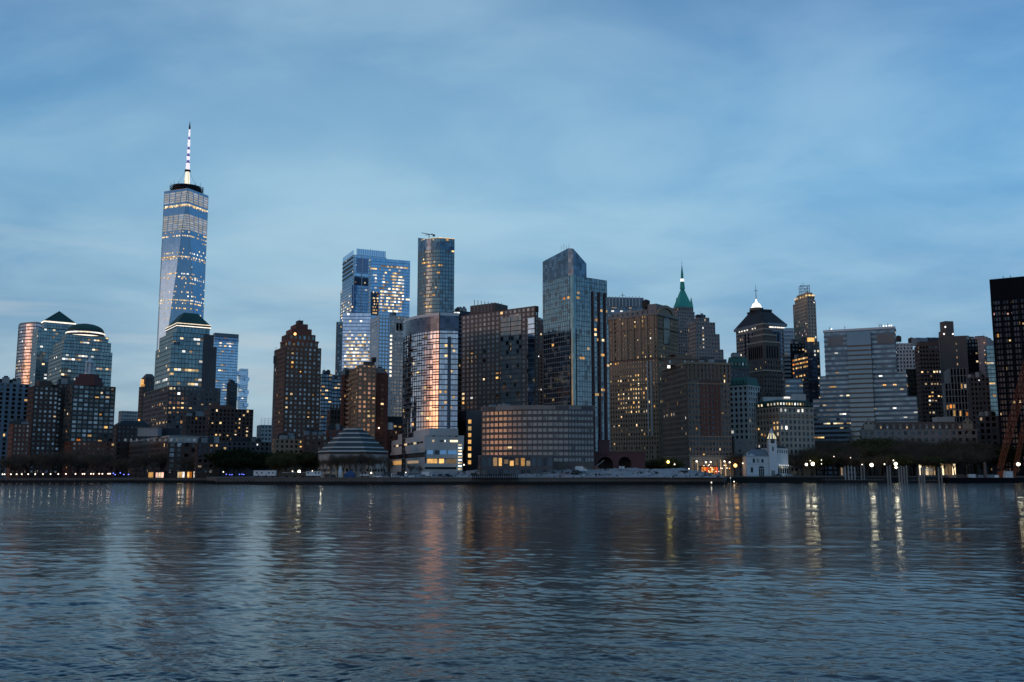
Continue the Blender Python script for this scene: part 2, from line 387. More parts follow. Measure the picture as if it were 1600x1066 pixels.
pane('pane_black', (.035, .04, .055), (.05, .05, .05), .1); masonry('brown_stone', (.2, .135, .1)); pane('pane_pale', (.2, .21, .23), (.46, .44, .43), .93)
# ------------------------------------------------------------------ the skyline, nearest rows and farthest rows alike
WC = dict(brick=st('home', wall='brick_dark', span='brick_dark', bw=3.2, fh=3.0), )
glassy = lambda g, fh=4.0, bw=3.0, pf=.1, sf=.28, **k: st('office', **{**dict(glass=g, fh=fh, bw=bw, pf=pf, sf=sf), **k})
masn = lambda w, fh=3.6, bw=3.4, pf=.45, sf=.48, g='pane_dark', dep=.4, **k: st('home', **{**dict(wall=w, span=w, fh=fh, bw=bw, pf=pf, sf=sf, glass=g, dep=dep), **k})

# 1 copper-green truncated roof office tower by the riverside
def x_step(root, P, z):
    e = P[-1][0]; z1 = P[-1][2]
    part(root, 'cornice', 'dark_steel', lambda b: b.prism(grow(e, .8), z1-.2, z1+3.2))
    for k, (h0) in enumerate((.2, 2.4)):
        part(root, 'light_strip', 'lit_strip', lambda b: b.frustum(grow(e, 1.0-k*.1), z1+h0, grow(e, 1.0-k*.1), z1+h0+.7, cap=False))
    part(root, 'roof', 'copper_green', lambda b: b.frustum(e, z1+3.2, shrink(e, .42), zat(300, 492, 830)))
    l, c, r = 271, 281, 0
    p = P[2][0]; C = Vector((*p[0], 0))
    for pl, z0_, z1_ in P[1:3]:
        A_, B_ = Vector((*pl[0], 0)), Vector((*pl[1], 0)); f0 = fracpx(A_, B_, 313); u_ = (B_-A_).normalized(); n_ = Vector((u_.y, -u_.x, 0)); L_ = (B_-A_).length
        part(root, 'granite_bay', 'dark_granite', lambda b: (b.box(A_+u_*L_*f0+Vector((0, 0, z0_)), u_, n_, L_*(1-f0), .1, z1_-z0_), [b.box(A_+u_*L_*(f0+(1-f0)*(k/7))+Vector((0, 0, z0_)), u_, n_, 1.4, .45, z1_-z0_) for k in range(7)]))
    A_, B_ = Vector((*P[2][0][0], 0)), Vector((*P[2][0][1], 0)); u_ = (B_-A_).normalized(); n_ = Vector((u_.y, -u_.x, 0)); L_ = (B_-A_).length
    for a_ in (.02, .1): part(root, 'corner_notch', 'glass_black', lambda b: b.box(A_+u_*L_*a_+Vector((0, 0, P[2][1]-8)), u_, n_, L_*.06, .3, P[2][2]-P[2][1]))
s1 = masn('dark_granite', 4, 3.2, .35, .45, 'pane_home', .35, lit=.12, mix='off')
s1u = glassy('glass_teal', 4.1, 2.9, .08, .14, wall='dark_granite', span='dark_granite', lit=.02, mix='off')
B('stepped_tower', 'stepped dark office tower with truncated green copper roof and two white light strips', 'tower', 800, 14,
  [(226, 264, 345, 603), (244, 268, 339, 538), (250, 271, 334, 519), (260, 277, 328, 510)], [s1, s1u, s1u, s1u],
  [(262, 580, 336, 583.5, .95, 'off'), (286, 596, 336, 600, .95, 'off'), (262, 601, 345, 606, .75, 'off'), (280, 617, 320, 621, .5, 'off'), (240, 632, 340, 637, .7, 'warm'), (262, 640, 340, 645, .5, 'off'),
   (235, 655, 330, 662, .45, 'warm'), (300, 530, 333, 545, .18, 'off'), (318, 536, 336, 541, .7, 'warm'), (244, 594, 262, 598, .5, 'white'), (282, 528, 316, 533, .35, 'cool'), (280, 551, 318, 555, .4, 'cool')],
  .03, 'off', x_step)
# 2 dome tower
def x_dome(root, P, z):
    e = P[-1][0]; z1 = P[-1][2]; x, y = center(e); W = 28/F*1000
    part(root, 'drum', 'dark_steel', lambda b: b.cyl(x, y, z1, z1+5, W*1.03, W*1.03, 28))
    part(root, 'light_strip', 'lit_strip', lambda b: b.cyl(x, y, z1+2.2, z1+3.6, W*1.05, W*1.05, 28))
    part(root, 'dome', 'copper_green', lambda b: b.ball(x, y, z1+5, W, 28, 6, 0, .48, True))
s2 = glassy('glass_teal', 4.1, 3.1, .1, .22, wall='dark_granite', span='dark_granite'); s2['lit'] = .03
B('domed_tower', 'dark glass office tower with green dome above a ring of white lights', 'tower', 1000, 12,
  [(77, 98, 176, 546), (84, 100, 174, 531), (97, 104, 170, 522)], [s2, s2, s2],
  [(104, 520, 168, 523, .8, 'white'), (126, 530, 165, 537, .5, 'cool'), (138, 545, 158, 549, .6, 'cool'), (98, 555, 158, 563, .45, 'cool'), (152, 576, 172, 580, .8, 'cool'), (94, 580, 110, 586, .5, 'cool')], .03, 'cool', x_dome)
# 3 pyramid tower
def x_pyr(root, P, z):
    e = P[-1][0]; z1 = P[-1][2]; x, y = center(e)
    part(root, 'cornice', 'steel', lambda b: b.prism(grow(e, .5), z1-.2, z1+3))
    part(root, 'light_strip', 'lit_strip', lambda b: b.frustum(grow(e, .8), z1+.6, grow(e, .8), z1+2.2, cap=False))
    part(root, 'roof', 'copper_green', lambda b: b.frustum(grow(e, .3), z1+3, shrink(e, .02), zat(96, 487, 1140)))
B('pyramid_tower', 'office tower with green pyramid roof above a white light strip, behind the domed tower', 'tower', 1120, 12,
  [(52, 60, 118, 512), (66, 70, 117, 504)], [glassy('glass_teal', 4.1, 3.2, .12, .2, wall='blue_concrete')]*2,
  [(74, 512, 90, 525, .3, 'cool')], .04, 'cool', x_pyr)
# 4 curved tower with sunset reflection
def x_gold(root, P, z):
    e = P[-1][0]; z1 = P[-1][2]
    part(root, 'roof_screen', 'steel', lambda b: b.prism(shrink(e, .97), z1, z1+1.6)); clutter(root, e, z1, 3, 4)
B('curved_tower', 'round fronted tower with pink evening reflections, leftmost on the skyline', 'tower', 1180, 25,
  [('arc', 17, 57, 505, 4, 58, 60, 62)], [glassy('glass_mirror', 4.1, 3.0, .05, .26, wall='dark_granite', span='brick_maroon')],
  [(25, 562, 50, 584, .22, 'warm'), (40, 530, 58, 600, .12, 'cool')], .03, 'cool', x_gold)

# 5 residential blocks far left
def x_plain(root, P, z): penthouse(root, P[-1][0], P[-1][2], 3, .5); clutter(root, P[-1][0], P[-1][2], 4, int(P[-1][2]))
hb = masn('blue_concrete', 3.0, 3.3, .42, .4, 'pane_home', .4)
B('apartment_tower', 'pale blue grey apartment block with lit window columns, leftmost along the water', 'apartment block', 650, 20,
  [(-30, -12, 47, 597)], [masn('blue_concrete', 3.0, 4.2, .5, .35, 'pane_dark', .4, pwide=1)],
  [(0, 640, 12, 690, .5, 'warm'), (12, 600, 28, 640, .15, 'warm'), (36, 610, 44, 640, .45, 'warm'), (20, 600, 48, 680, .1, 'warm')], .05, 'warm', x_plain)
def x_b5(root, P, z):
    part(root, 'roof_garden', 'evergreen', lambda b: [b.ball(*at(px, 596, 660).xy, z, 1.5+random.random()*1.8, 6, 4) for px in (77, 79, 82, 84, 87, 89, 91)])
    penthouse(root, P[-1][0], P[-1][2], 4, .55, 'brick_dark')
B('apartment_tower', 'dark brown brick apartment block between the pale block and the lantern topped one', 'apartment block', 640, 15,
  [(45, 54, 92, 603)], [masn('brick_dark', 3.0, 3.1, .5, .5, 'pane_home', .35)], [(52, 620, 64, 634, .15, 'warm'), (82, 648, 88, 653, .9, 'warm'), (70, 628, 76, 632, .8, 'white')], .015, 'mix', x_b5)
B('apartment_tower', 'narrow recessed dark apartment block wedged against the lantern topped one', 'apartment block', 655, 10,
  [(88, 91, 108, 600)], [masn('brick_dark', 3.0, 3.1, .5, .5, 'pane_home', .35)], [], .03, 'mix', x_plain)
B('apartment_tower', 'lower red brick apartment block in front of the pale blue grey one', 'apartment block', 618, 18,
  [(15, 22, 47, 662)], [masn('brick_red', 3.0, 2.6, .5, .5, 'pane_warm', .35)], [], .02, 'mix', x_plain)
def x_lant(root, P, z):
    x, y = at(139, 590, 655).xy
    part(root, 'crown', 'brick_maroon', lambda b: (b.cbox(x, y, z, 14.5, 14, 3), b.cbox(x, y, z+3, 13, 12, 3), b.cbox(x, y, z+6, 10, 9.5, 2)))
    r = part(root, 'lantern', 'pale_metal', lambda b: (b.cyl(x, y, z+8, z+9, 3.2), [b.cbox(x+2.4*math.cos(k*math.pi/3), y+2.4*math.sin(k*math.pi/3), z+9, .7, .7, 7) for k in range(6)], b.cyl(x, y, z+9, z+16, 1.8, 1.8), b.cyl(x, y, z+16, z+17, 3, 2.6), b.cyl(x, y, z+17, z+20, 1.6, .2)))
B('apartment_tower', 'apartment block with maroon stepped crown and small white lantern', 'apartment block', 640, 18,
  [(101, 113, 180, 690), (103, 115, 181, 601)], [masn('brick_red', 3.0, 3.0, .5, .5, 'pane_warm', .35), st('home', wall='teal_panel', span='brick_dark', bw=3.4, fh=3.0, pf=.28, sf=.42, glass='pane_home')],
  [(146, 612, 165, 624, .5, 'warm'), (150, 640, 164, 648, .45, 'warm'), (140, 664, 162, 670, .3, 'warm'), (120, 680, 160, 688, .5, 'amber'), (172, 605, 180, 612, .9, 'warm'), (148, 708, 164, 716, .5, 'warm')], .03, 'warm', x_lant)
# 6 small buildings beside the stepped tower
B('office_building', 'distant low pale building seen in the gap left of the gold lit tower', 'building', 1150, 15, [(186, 190, 222, 642)], [masn('pale_stone', 4, 3, .3, .5, 'pane_home')], [], .02, 'mix')
def x_low(root, P, z): part(root, 'roof', 'slate_dark', lambda b: b.frustum(P[-1][0], z, shrink(P[-1][0], .6), z+3.5))
B('low_building', 'low dark building with sloped roof between the brick apartments and the stepped tower', 'building', 720, 12, [(176, 184, 236, 664)], [masn('brick_dark', 3.2, 3, .5, .5, 'pane_dark')], [(192, 668, 205, 676, .3, 'mix')], .02, 'mix', x_low)
def x_deco(root, P, z):
    p = P[0][0]; C = Vector((*p[3], 0)); z0 = zat(221, 690, 950)
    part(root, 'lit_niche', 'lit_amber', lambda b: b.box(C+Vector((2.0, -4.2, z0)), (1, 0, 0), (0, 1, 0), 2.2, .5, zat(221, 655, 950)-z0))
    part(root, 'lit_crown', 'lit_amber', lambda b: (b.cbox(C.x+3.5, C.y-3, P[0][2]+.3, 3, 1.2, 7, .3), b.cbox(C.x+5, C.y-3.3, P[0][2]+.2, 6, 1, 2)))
    part(root, 'roof', 'dark_granite', lambda b: b.frustum(P[-1][0], z, shrink(P[-1][0], .5), z+4))
B('deco_tower', 'slender dark stone tower with amber floodlit edge, left of the stepped tower', 'tower', 950, 25,
  [(218, 224, 243, 604), (222, 228, 243, 590)], [masn('brown_granite', 3.8, 3, .5, .4, 'pane_dark')]*2, [], .02, 'warm', x_deco)
# 7 glass slab and stacked-box tower
def x_slab(root, P, z):
    e = P[-1][0]
    part(root, 'roof_screen', 'steel', lambda b: b.prism(grow(e, .15), z-6, z+1)); part(root, 'louvre_band', 'glass_navy', lambda b: b.prism(grow(e, .4), z-11, z-7))
B('glass_slab', 'plain blue glass office slab behind the stepped tower on its right', 'tower', 1450, 14, [(333, 336, 373, 521)], [glassy('glass_blue', 4.2, 3.5, .03, .2, span='blue_concrete')],
  [(343, 532, 366, 545, .5, 'off'), (340, 570, 360, 582, .45, 'off'), (345, 604, 356, 612, .4, 'cool')], .04, 'off', x_slab)
B('dark_slab', 'dark narrow office block in front of the blue glass slab', 'tower', 1250, 14, [(355, 358, 371, 598)], [masn('dark_steel', 4, 3, .3, .4, 'pane_dark')], [], .1, 'off', x_plain)
def x_jenga(root, P, z):
    for nm, pl, z0, z1 in [('balcony_box', P[0][0], zz, zz+9) for zz in (z-14, z-34, z-58)]:
        rr = random.Random(int(z0)); part(root, nm, 'glass_sky', lambda b: b.prism(shrink(pl, 1.1, rr.uniform(-3, 3), -3), z0, z1, 0, None, 3, 4))
    for k in range(6):
        rr = random.Random(k); zz = z-12-k*13; pl = P[0][0]; s = 1 if k % 2 else -1
        part(root, 'balcony_box', 'glass_blue', lambda b: b.prism(shrink(pl, .55, s*9, -6), zz, zz+7, 0, None, 3, 4))
B('stacked_tower', 'pale glass apartment tower of shifted stacked boxes, farthest right of the blue glass slab', 'tower', 1950, 14, [(373, 376, 388, 576)], [glassy('glass_sky', 4.2, 4, .05, .25)], [], .03, 'cool', x_jenga)
# 8 brick blocks
def x_b8(root, P, z):
    x, y = at(348, 635, 740).xy; part(root, 'penthouse', 'brick_dark', lambda b: (b.cbox(x, y, z, 17, 12, 3), b.cbox(x-5, y, z+3, 4, 4, 2.5)))
B('apartment_block', 'dark brick apartment block with rows of lit windows below the blue glass slab', 'apartment block', 720, 14, [(319, 330, 396, 638)], [masn('brick_dark', 3.1, 3.0, .5, .45, 'pane_dark')],
  [(330, 674, 394, 684, .6, 'warm'), (364, 655, 378, 676, .55, 'warm'), (378, 640, 394, 660, .22, 'warm')], .1, 'warm', x_b8)
B('apartment_block', 'darkest low brick block in front of the stepped tower', 'apartment block', 705, 14, [(286, 292, 322, 650)], [masn('brick_dark', 3.1, 3.0, .5, .45, 'pane_dark')], [(302, 650, 312, 656, .6, 'amber')], .05, 'warm', x_plain)
# 9 low riverside block with concrete attic
def x_b9(root, P, z):
    part(root, 'attic', 'pale_stone', lambda b: b.prism(grow(P[-1][0], .5), z-3.4, z+.6)); part(root, 'cornice', 'concrete', lambda b: b.prism(grow(P[-1][0], 1.0), z+.6, z+1.1))
    x, y = at(234, 680, 632).xy; part(root, 'penthouse', 'concrete', lambda b: (b.cbox(x, y, z+1.1, 13, 8, 5), b.cbox(x, y, z+6.1, 13.6, 8.6, .4)))
    x, y = at(262, 680, 640).xy; part(root, 'penthouse', 'slate_dark', lambda b: b.cbox(x, y, z+1.1, 14, 8, 5.6))
    for px in range(196, 338, 9): part(root, 'attic_window', 'pane_home', lambda b: b.cbox(*at(px, 688, 612).xy, z-2.6, 1.2, .4, 1.6))
B('riverside_block', 'low brick riverside block with pale concrete attic and roof boxes', 'apartment block', 612, 12, [(178, 264, 342, 683)], [masn('brick_dark', 3.3, 4.4, .4, .35, 'pane_home', .4)],
  [(308, 690, 322, 720, .45, 'warm'), (328, 690, 342, 700, .7, 'warm'), (324, 718, 342, 728, .6, 'warm'), (190, 706, 200, 720, .5, 'warm'), (184, 733, 342, 743, .3, 'warm')], .06, 'mix', x_b9, dep=25)
B('terraced_wing', 'terraced brick end wing with lit corner flats beside dark trees', 'apartment block', 600, 10, [(306, 309, 344, 692)], [masn('brick_dark', 3.1, 3.3, .42, .42, 'pane_dark')],
  [(327, 694, 343, 702, .85, 'warm'), (325, 708, 344, 732, .35, 'warm'), (308, 694, 316, 705, .6, 'amber')], .07, 'warm', x_plain, dep=16)
# 10
B('low_building', 'long low dark building behind the dark trees right of the terraced wing', 'building', 690, 10, [(342, 348, 428, 690)], [masn('dark_granite', 3.3, 3.3, .5, .5, 'pane_dark')], [(384, 690, 410, 698, .3, 'cool')], .07, 'mix', x_plain)
def x_scaf(root, P, z):
    e = P[-1][0]
    def f(b):
        for i in range(5):
            for k in range(4):
                p = Vector((*e[0], z)); q = Vector((*e[1], z)); a = p.lerp(q, i/4); b.bar(a, a+Vector((0, 0, 6)), .25)
                b.bar(p+Vector((0, 0, k*2)), q+Vector((0, 0, k*2)), .2)
    part(root, 'scaffold', 'steel', f)
B('office_building', 'pale grey low building topped with scaffolding left of the tall brown tower', 'building', 900, 12, [(402, 408, 430, 664)], [masn('pale_stone', 3.6, 3, .4, .5, 'pane_home')], [], .04, 'cool', x_scaf)
# 11 brown residential tower
def x_brown(root, P, z):
    cornice(root, P[0][0], P[0][2], 1, .5, 'brick_red'); cornice(root, P[2][0], P[2][2], 1, .5, 'brick_red')
    penthouse(root, P[-1][0], z, 3, .45, 'brick_dark'); mast(root, *center(P[-1][0]), z, 5)
    p = at(461, 522, 612); part(root, 'crown_light', 'globe_orange', lambda b: b.ball(p.x, p.y, p.z, .8))
    glow(p.x, p.y-2, p.z-1, 2600, (1, .6, .2), 'crown_flood', root)
def glow(x, y, z, power, c, name='lamp_light', parent=None, r=.35):
    l = bpy.data.lights.new(name, 'POINT'); l.energy = power*(.4 if power >= 1000 or parent is not None and name != 'lamp_light' else .15); l.color = c; l.shadow_soft_size = r
    o = bpy.data.objects.new(name, l); col.objects.link(o); o.location = Vector((x, y, z))-(Vector(parent.location) if parent else Vector((0, 0, 0))); o.parent = parent; return o
hbr = masn('brick_brown', 3.0, 3.1, .5, .48, 'pane_home', .35)
B('brown_tower', 'tall brown brick apartment tower with stepped crown and amber rooftop light', 'apartment tower', 620, 16,
  [(426, 447, 504, 690), (429.5, 447, 502, 541), (439, 449, 497, 531), (441, 452, 493, 521), (448, 458, 487, 513), (455, 464, 481, 506)],
  [hbr, masn('brick_brown', 3.0, 3.1, .5, .48, 'pane_home', .35, lit=.08), hbr, hbr, masn('brick_red', 3, 4, .8, .8, 'pane_dark'), masn('brick_red', 3, 4, .8, .8, 'pane_dark')],
  [(446, 535, 452, 542, .9, 'warm'), (450, 566, 460, 575, .6, 'amber'), (462, 640, 485, 665, .25, 'mix'), (447, 655, 465, 662, .45, 'warm')], .09, 'mix', x_brown)
# hoist mast beside it
def lattice(b, p, q, w, n, t=.22, w2=None):
    p, q = Vector(p), Vector(q); d = (q-p).normalized(); a = d.cross(Vector((0, 1, 0))).normalized(); c = d.cross(a).normalized(); w2 = w if w2 is None else w2
    P = lambda k, i: p.lerp(q, k/n)+(a*(1 if i in (0, 1) else -1)+c*(1 if i in (0, 3) else -1))*((w+(w2-w)*k/n)/2)
    for i in range(4): b.bar(P(0, i), P(n, i), t)
    for k in range(n):
        for i in range(4):
            b.bar(P(k, i), P(k+1, (i+1) % 4), t*.7); b.bar(P(k, i), P(k, (i+1) % 4), t*.7)
hp = at(426, 700, 640); root = empty('hoist_mast', (hp.x, hp.y, GZ), 'thin lattice construction hoist mast standing against the left side of the tall brown tower', 'mast')
zt = zat(426.5, 552, 640)
part(root, 'mast', 'steel', lambda b: lattice(b, (hp.x, hp.y, GZ), (hp.x, hp.y, zt), 1.5, 44, .26)); part(root, 'cab', 'dark_steel', lambda b: (b.cbox(hp.x, hp.y, zt-7, 2.4, 2.4, 5), b.bar((hp.x, hp.y, zt), (hp.x, hp.y, zt+4), .3)))
part(root, 'jib', 'steel', lambda b: b.bar((hp.x-1, hp.y, zt-2), (hp.x+3.4, hp.y, zt+1), .3))
# 12
B('dark_tower', 'plain dark office block just right of the tall brown tower, the taller of two', 'tower', 900, 14, [(500, 503, 519, 584)], [glassy('glass_dark', 3.6, 3, .15, .35, wall='dark_steel', span='dark_steel')], [], .08, 'mix', x_plain)
B('dark_tower', 'plain dark office block with a lower roof beside the beige apartment tower', 'tower', 930, 14, [(514, 518, 541, 592)], [glassy('glass_dark', 3.6, 3, .15, .35, wall='dark_steel', span='dark_steel')], [], .09, 'mix', x_plain)
def x_goth(root, P, z):
    for i, px in enumerate((516, 520, 525, 530, 534)):
        q = at(px, 640, 672); part(root, 'pinnacle', 'brown_granite', lambda b: (b.cbox(q.x, q.y+3, z-3, 1.2, 1.2, 5), b.cyl(q.x, q.y+3, z+2, z+4.5, .8, .05, 6)))
B('stone_building', 'ornate pinnacled stone block between the brown and the beige apartment towers', 'building', 672, 14, [(512, 517, 537, 640)], [masn('brown_granite', 3.6, 2.2, .5, .3, 'pane_dark')], [], .0, 'mix', x_goth)
B('low_building', 'low tan stone building at the foot of the tall brown tower', 'building', 605, 12, [(426, 430, 474, 686)], [masn('tan_stone', 3.2, 3.2, .5, .5, 'pane_dark')], [(464, 690, 474, 702, .8, 'amber')], .03, 'warm', x_plain)
B('low_building', 'low dark red brick block left of the stepped round museum', 'building', 600, 8, [(474, 477, 512, 680)], [masn('brick_dark', 3.2, 3.2, .55, .5, 'pane_warm')], [], .03, 'warm', x_plain)
B('low_building', 'low red brick block directly behind the stepped round museum', 'building', 612, 8, [(510, 513, 548, 672)], [masn('brick_red', 3.2, 3.2, .55, .5, 'pane_dark')], [], .03, 'warm', x_plain)
def x_pale(root, P, z):
    x, y = at(578, 668, 640).xy; part(root, 'penthouse', 'pale_metal', lambda b: (b.cbox(x, y, z, 31, 8, 3.6), b.cbox(x+8, y, z+3.6, 14, 8, 1.2), [b.cbox(x-15+k*3, y-4.1, z+.3, .25, .2, 3) for k in range(11)]))
    for px in (556, 592): q = at(px, 669, 630); part(root, 'roof_light', 'globe_white', lambda b: b.ball(q.x, q.y, q.z, .45))
B('low_building', 'red brick block with pale metal roof boxes right behind the round museum', 'building', 630, 8, [(546, 549, 640, 671)], [masn('brick_red', 3.3, 3.6, .5, .5, 'pane_dark')],
  [(596, 674, 622, 681, .75, 'cool'), (585, 684, 600, 690, .35, 'off')], .06, 'mix', x_pale)
def x_dome2(root, P, z): x, y = center(P[-1][0]); part(root, 'roof', 'slate_dark', lambda b: b.frustum(P[-1][0], z, shrink(P[-1][0], .55), z+5))
B('low_building', 'dark hipped roof building with lit top floor left of the white museum wing', 'building', 645, 10, [(592, 596, 646, 662)], [masn('dark_granite', 3.4, 3.4, .4, .5, 'pane_dark')],
  [(612, 665, 632, 671, .95, 'amber'), (596, 655, 604, 664, .8, 'warm')], .06, 'off', x_dome2)
# 13 beige residential tower
def x_beige(root, P, z):
    penthouse(root, P[-1][0], z, 3, .5, 'dark_steel', 3); cornice(root, P[0][0], P[0][2], .6, .4, 'beige_panel')
    p = P[0][0]; A, C = Vector((*p[3], 0)), Vector((*p[0], 0)); u = (C-A).normalized(); nn = Vector((u.y, -u.x, 0)); L = (C-A).length
    k = 0
    zz = zat(550, 690, 620)
    while zz < P[0][2]-6:
        a = A+u*L*.05; part(root, 'balcony', 'limestone', lambda b: (b.box(a+Vector((0, 0, zz)), u, nn, L*.55, 1.6, .35), b.box(a+nn*1.5+Vector((0, 0, zz+.35)), u, nn, L*.55, .1, .8))); zz += 3.05
B('beige_tower', 'beige apartment tower with curved balconies and a lit middle, in front of the glass towers', 'apartment tower', 620, 20,
  [(538, 560, 588, 574), (558, 566, 587, 570), (569, 571, 585, 565)], [masn('tan_stone', 3.0, 3.2, .4, .45, 'pane_home', lit=.1), masn('tan_stone', 3.0, 3.2, .5, .45, 'pane_home'), masn('dark_granite', 3, 4, .8, .8, 'pane_dark')],
  [(555, 595, 572, 640, .16, 'warm')], .09, 'warm', x_beige)
B('brick_tower', 'narrow red brick tower with few windows joined to the right of the beige tower', 'apartment tower', 632, 12, [(587, 589, 607, 583)], [masn('brick_red', 3.1, 5.5, .75, .5, 'pane_dark')], [], .04, 'warm', x_plain)
B('brick_tower', 'narrow red brick tower joined to the left of the beige tower', 'apartment tower', 634, 20, [(534.5, 537, 548, 586)], [masn('brick_red', 3.1, 3.2, .5, .5, 'pane_dark')], [], .1, 'warm', x_plain)
# 14 glass cluster
def truss_dark(root, P, z):
    e = P[-1][0]; C = Vector((*e[0], 0)); u = (Vector((*e[1], 0))-C); L = u.length; u.normalize(); nn = Vector((u.y, -u.x, 0))
    part(root, 'dark_inset', 'glass_black', lambda b: b.box(C+u*L*.03+Vector((0, 0, zat(560, 585, 1330))), u, nn, L*.42, .5, zat(560, 432, 1330)-zat(560, 585, 1330)))
    part(root, 'louvre_bay', 'glass_navy', lambda b: b.box(C+u*L*.08+Vector((0, 0, zat(560, 425, 1330))), u, nn, L*.36, .5, z-4-zat(560, 425, 1330)))
    for k in range(2):
        part(root, 'column', 'pale_metal', lambda b: b.box(C+u*L*(.0+.24*k)+nn*.6+Vector((0, 0, GZ))+Vector((0, 0, 120)), u, nn, .9, .8, z-124))
    for k in range(9):
        zz = zat(560, 425, 1330)+2+k*(z-6-zat(560, 425, 1330))/9; part(root, 'louvre', 'steel', lambda b: b.box(C+u*L*.08+nn*.5+Vector((0, 0, zz)), u, nn, L*.36, .2, .5))
    E = Vector((*e[3], 0)); v = (C-E); M = v.length; v.normalize(); m = Vector((v.y, -v.x, 0))
    part(root, 'roof_screen', 'glass_sky', lambda b: (b.box(E+Vector((0, 0, z)), v, m, M*.97, .4, 7), b.box(C+u*L*.08+Vector((0, 0, z)), u, nn, L*.88, .4, 9, 0)))
    for k in range(14): part(root, 'screen_rib', 'steel', lambda b: b.box(C+u*L*(.08+.88*k/13)+nn*.4+Vector((0, 0, z)), u, nn, .35, .3, 9.4))
    for k in range(5): q = E+v*M*.97; part(root, 'louvre', 'dark_steel', lambda b: b.box(E+m*.4+Vector((0, 0, z-4-k*6)), v, m, M*.9, .3, 2))
    # lit trusses inside the inset
    for i in range(26):
        rr = random.Random(i*3+1); zz = zat(560, 580, 1330)+i*4.2*1.35; 
        if zz > zat(560, 436, 1330)-4: break
        for j in range(9):
            low = zz < zat(560, 482, 1330)
            if rr.random() < (.75 if low else .3): part(root, 'lit_window', rr.choice(['lit_warm', 'lit_cream', 'lit_cream', 'lit_amber'] if low else ['lit_cream', 'lit_dim', 'lit_warm']), lambda b: b.box(C+u*L*(.05+.04*j)+nn*.5+Vector((0, 0, zz)), u, nn, L*.036, .15, 2.0))
    q = e[0]; mast(root, C.x+L*.45, C.y+12, z, 12, 1.0, 'dark_steel', 'roof_crane')
B('glass_tower', 'tall glass tower with dark central bay of lit trusses and an open roof screen', 'tower', 1330, 16, [(532.5, 550, 604, 445), (536, 553, 604, 398)],
  [glassy('glass_blue', 4.3, 3.2, .04, .16, span='blue_concrete')]*2, [(532, 472, 553, 490, .5, 'cool'), (532, 490, 553, 500, .5, 'off')], .02, 'cool', truss_dark)
def x_wide(root, P, z):
    e = P[-1][0]; C = Vector((*e[0], 0)); u = (Vector((*e[1], 0))-C); L = u.length; u.normalize(); nn = Vector((u.y, -u.x, 0))
    part(root, 'dark_inset', 'glass_black', lambda b: b.box(C+u*L*.01+Vector((0, 0, zat(580, 492, 1270))), u, nn, L*.2, .4, zat(580, 456, 1270)-zat(580, 492, 1270)))
    for i in range(8):
        for j in range(5):
            if random.random() < .45: zz = zat(580, 490, 1270)+i*4; part(root, 'lit_window', random.choice(['lit_amber', 'lit_warm', 'lit_cream']), lambda b: b.box(C+u*L*(.06+.028*j)+nn*.4+Vector((0, 0, zz)), u, nn, L*.025, .15, 2))
B('glass_tower', 'broad plain blue glass tower with a bright square block of lit floors', 'tower', 1270, 13, [(577, 580, 641, 403)], [glassy('glass_blue', 4.3, 2.7, .03, .12, span='blue_concrete')],
  [(574, 417, 640, 421, .85, 'off'), (598, 423, 628, 426, .5, 'cool'), (584, 426, 588, 455, .8, 'white'), (597, 427, 630, 488, .85, 'off'), (588, 450, 597, 490, .5, 'off'), (597, 468, 640, 472, .8, 'off'), (600, 427, 614, 452, .35, 'dim'), (598, 484, 622, 490, .9, 'off')], .015, 'cool', x_wide)
def x_lil(root, P, z): pass
B('mirror_block', 'lilac mirror glass block with golden lit lower floors, in front of the tall glass towers', 'tower', 1130, -9, [(529, 536, 579.5, 489)],
  [glassy('glass_lilac', 4.2, 2.5, .02, .16, span='dark_steel')], [(538, 500, 562, 512, .16, 'off'), (538, 532, 579, 586, .82, 'off'), (538, 524, 579, 532, .4, 'off')], .03, 'off', x_lil, dep=30)
B('glass_tower', 'slim grey stone tower edge showing at the far left of the glass cluster', 'tower', 1200, 20, [(526, 528, 545, 503)], [masn('steel', 4, 3, .3, .4, 'pane_home')], [], .02, 'off')
def x_paleblue(root, P, z):
    e = P[-1][0]; C = Vector((*e[0], 0)); u = (Vector((*e[1], 0))-C); L = u.length; u.normalize(); nn = Vector((u.y, -u.x, 0))
    for k in range(3): part(root, 'vent_opening', 'black_metal', lambda b: b.box(Vector((*e[3], 0)).lerp(C, .12+.27*k)+Vector((0, -.9, z-13)), (1, 0, 0), (0, 1, 0), 3.6, .6, 8))
    for k in range(4): part(root, 'vent_opening', 'black_metal', lambda b: b.box(C+u*L*(.56+.105*k)+nn*.3+Vector((0, 0, z-16)), u, nn, L*.08, .3, 8))
    zz = zat(604, 588, 1050)
    while zz < z-20: part(root, 'lit_window', 'lit_strip', lambda b: b.box(C+u*L*.36+nn*.3+Vector((0, 0, zz)), u, nn, 2.2, .3, 2.2)); zz += 4.4
    clutter(root, e, z, 4, 8, 5)
B('pale_tower', 'pale blue grey tower with one vertical line of lit windows and black roof vents', 'tower', 1050, 16, [(579, 593, 640, 492)],
  [masn('pale_metal', 4.0, 3.4, .34, .4, 'glass_blue', .3)], [(600, 492, 640, 600, .05, 'cool'), (584, 560, 592, 590, .1, 'cool')], .02, 'cool', x_paleblue)
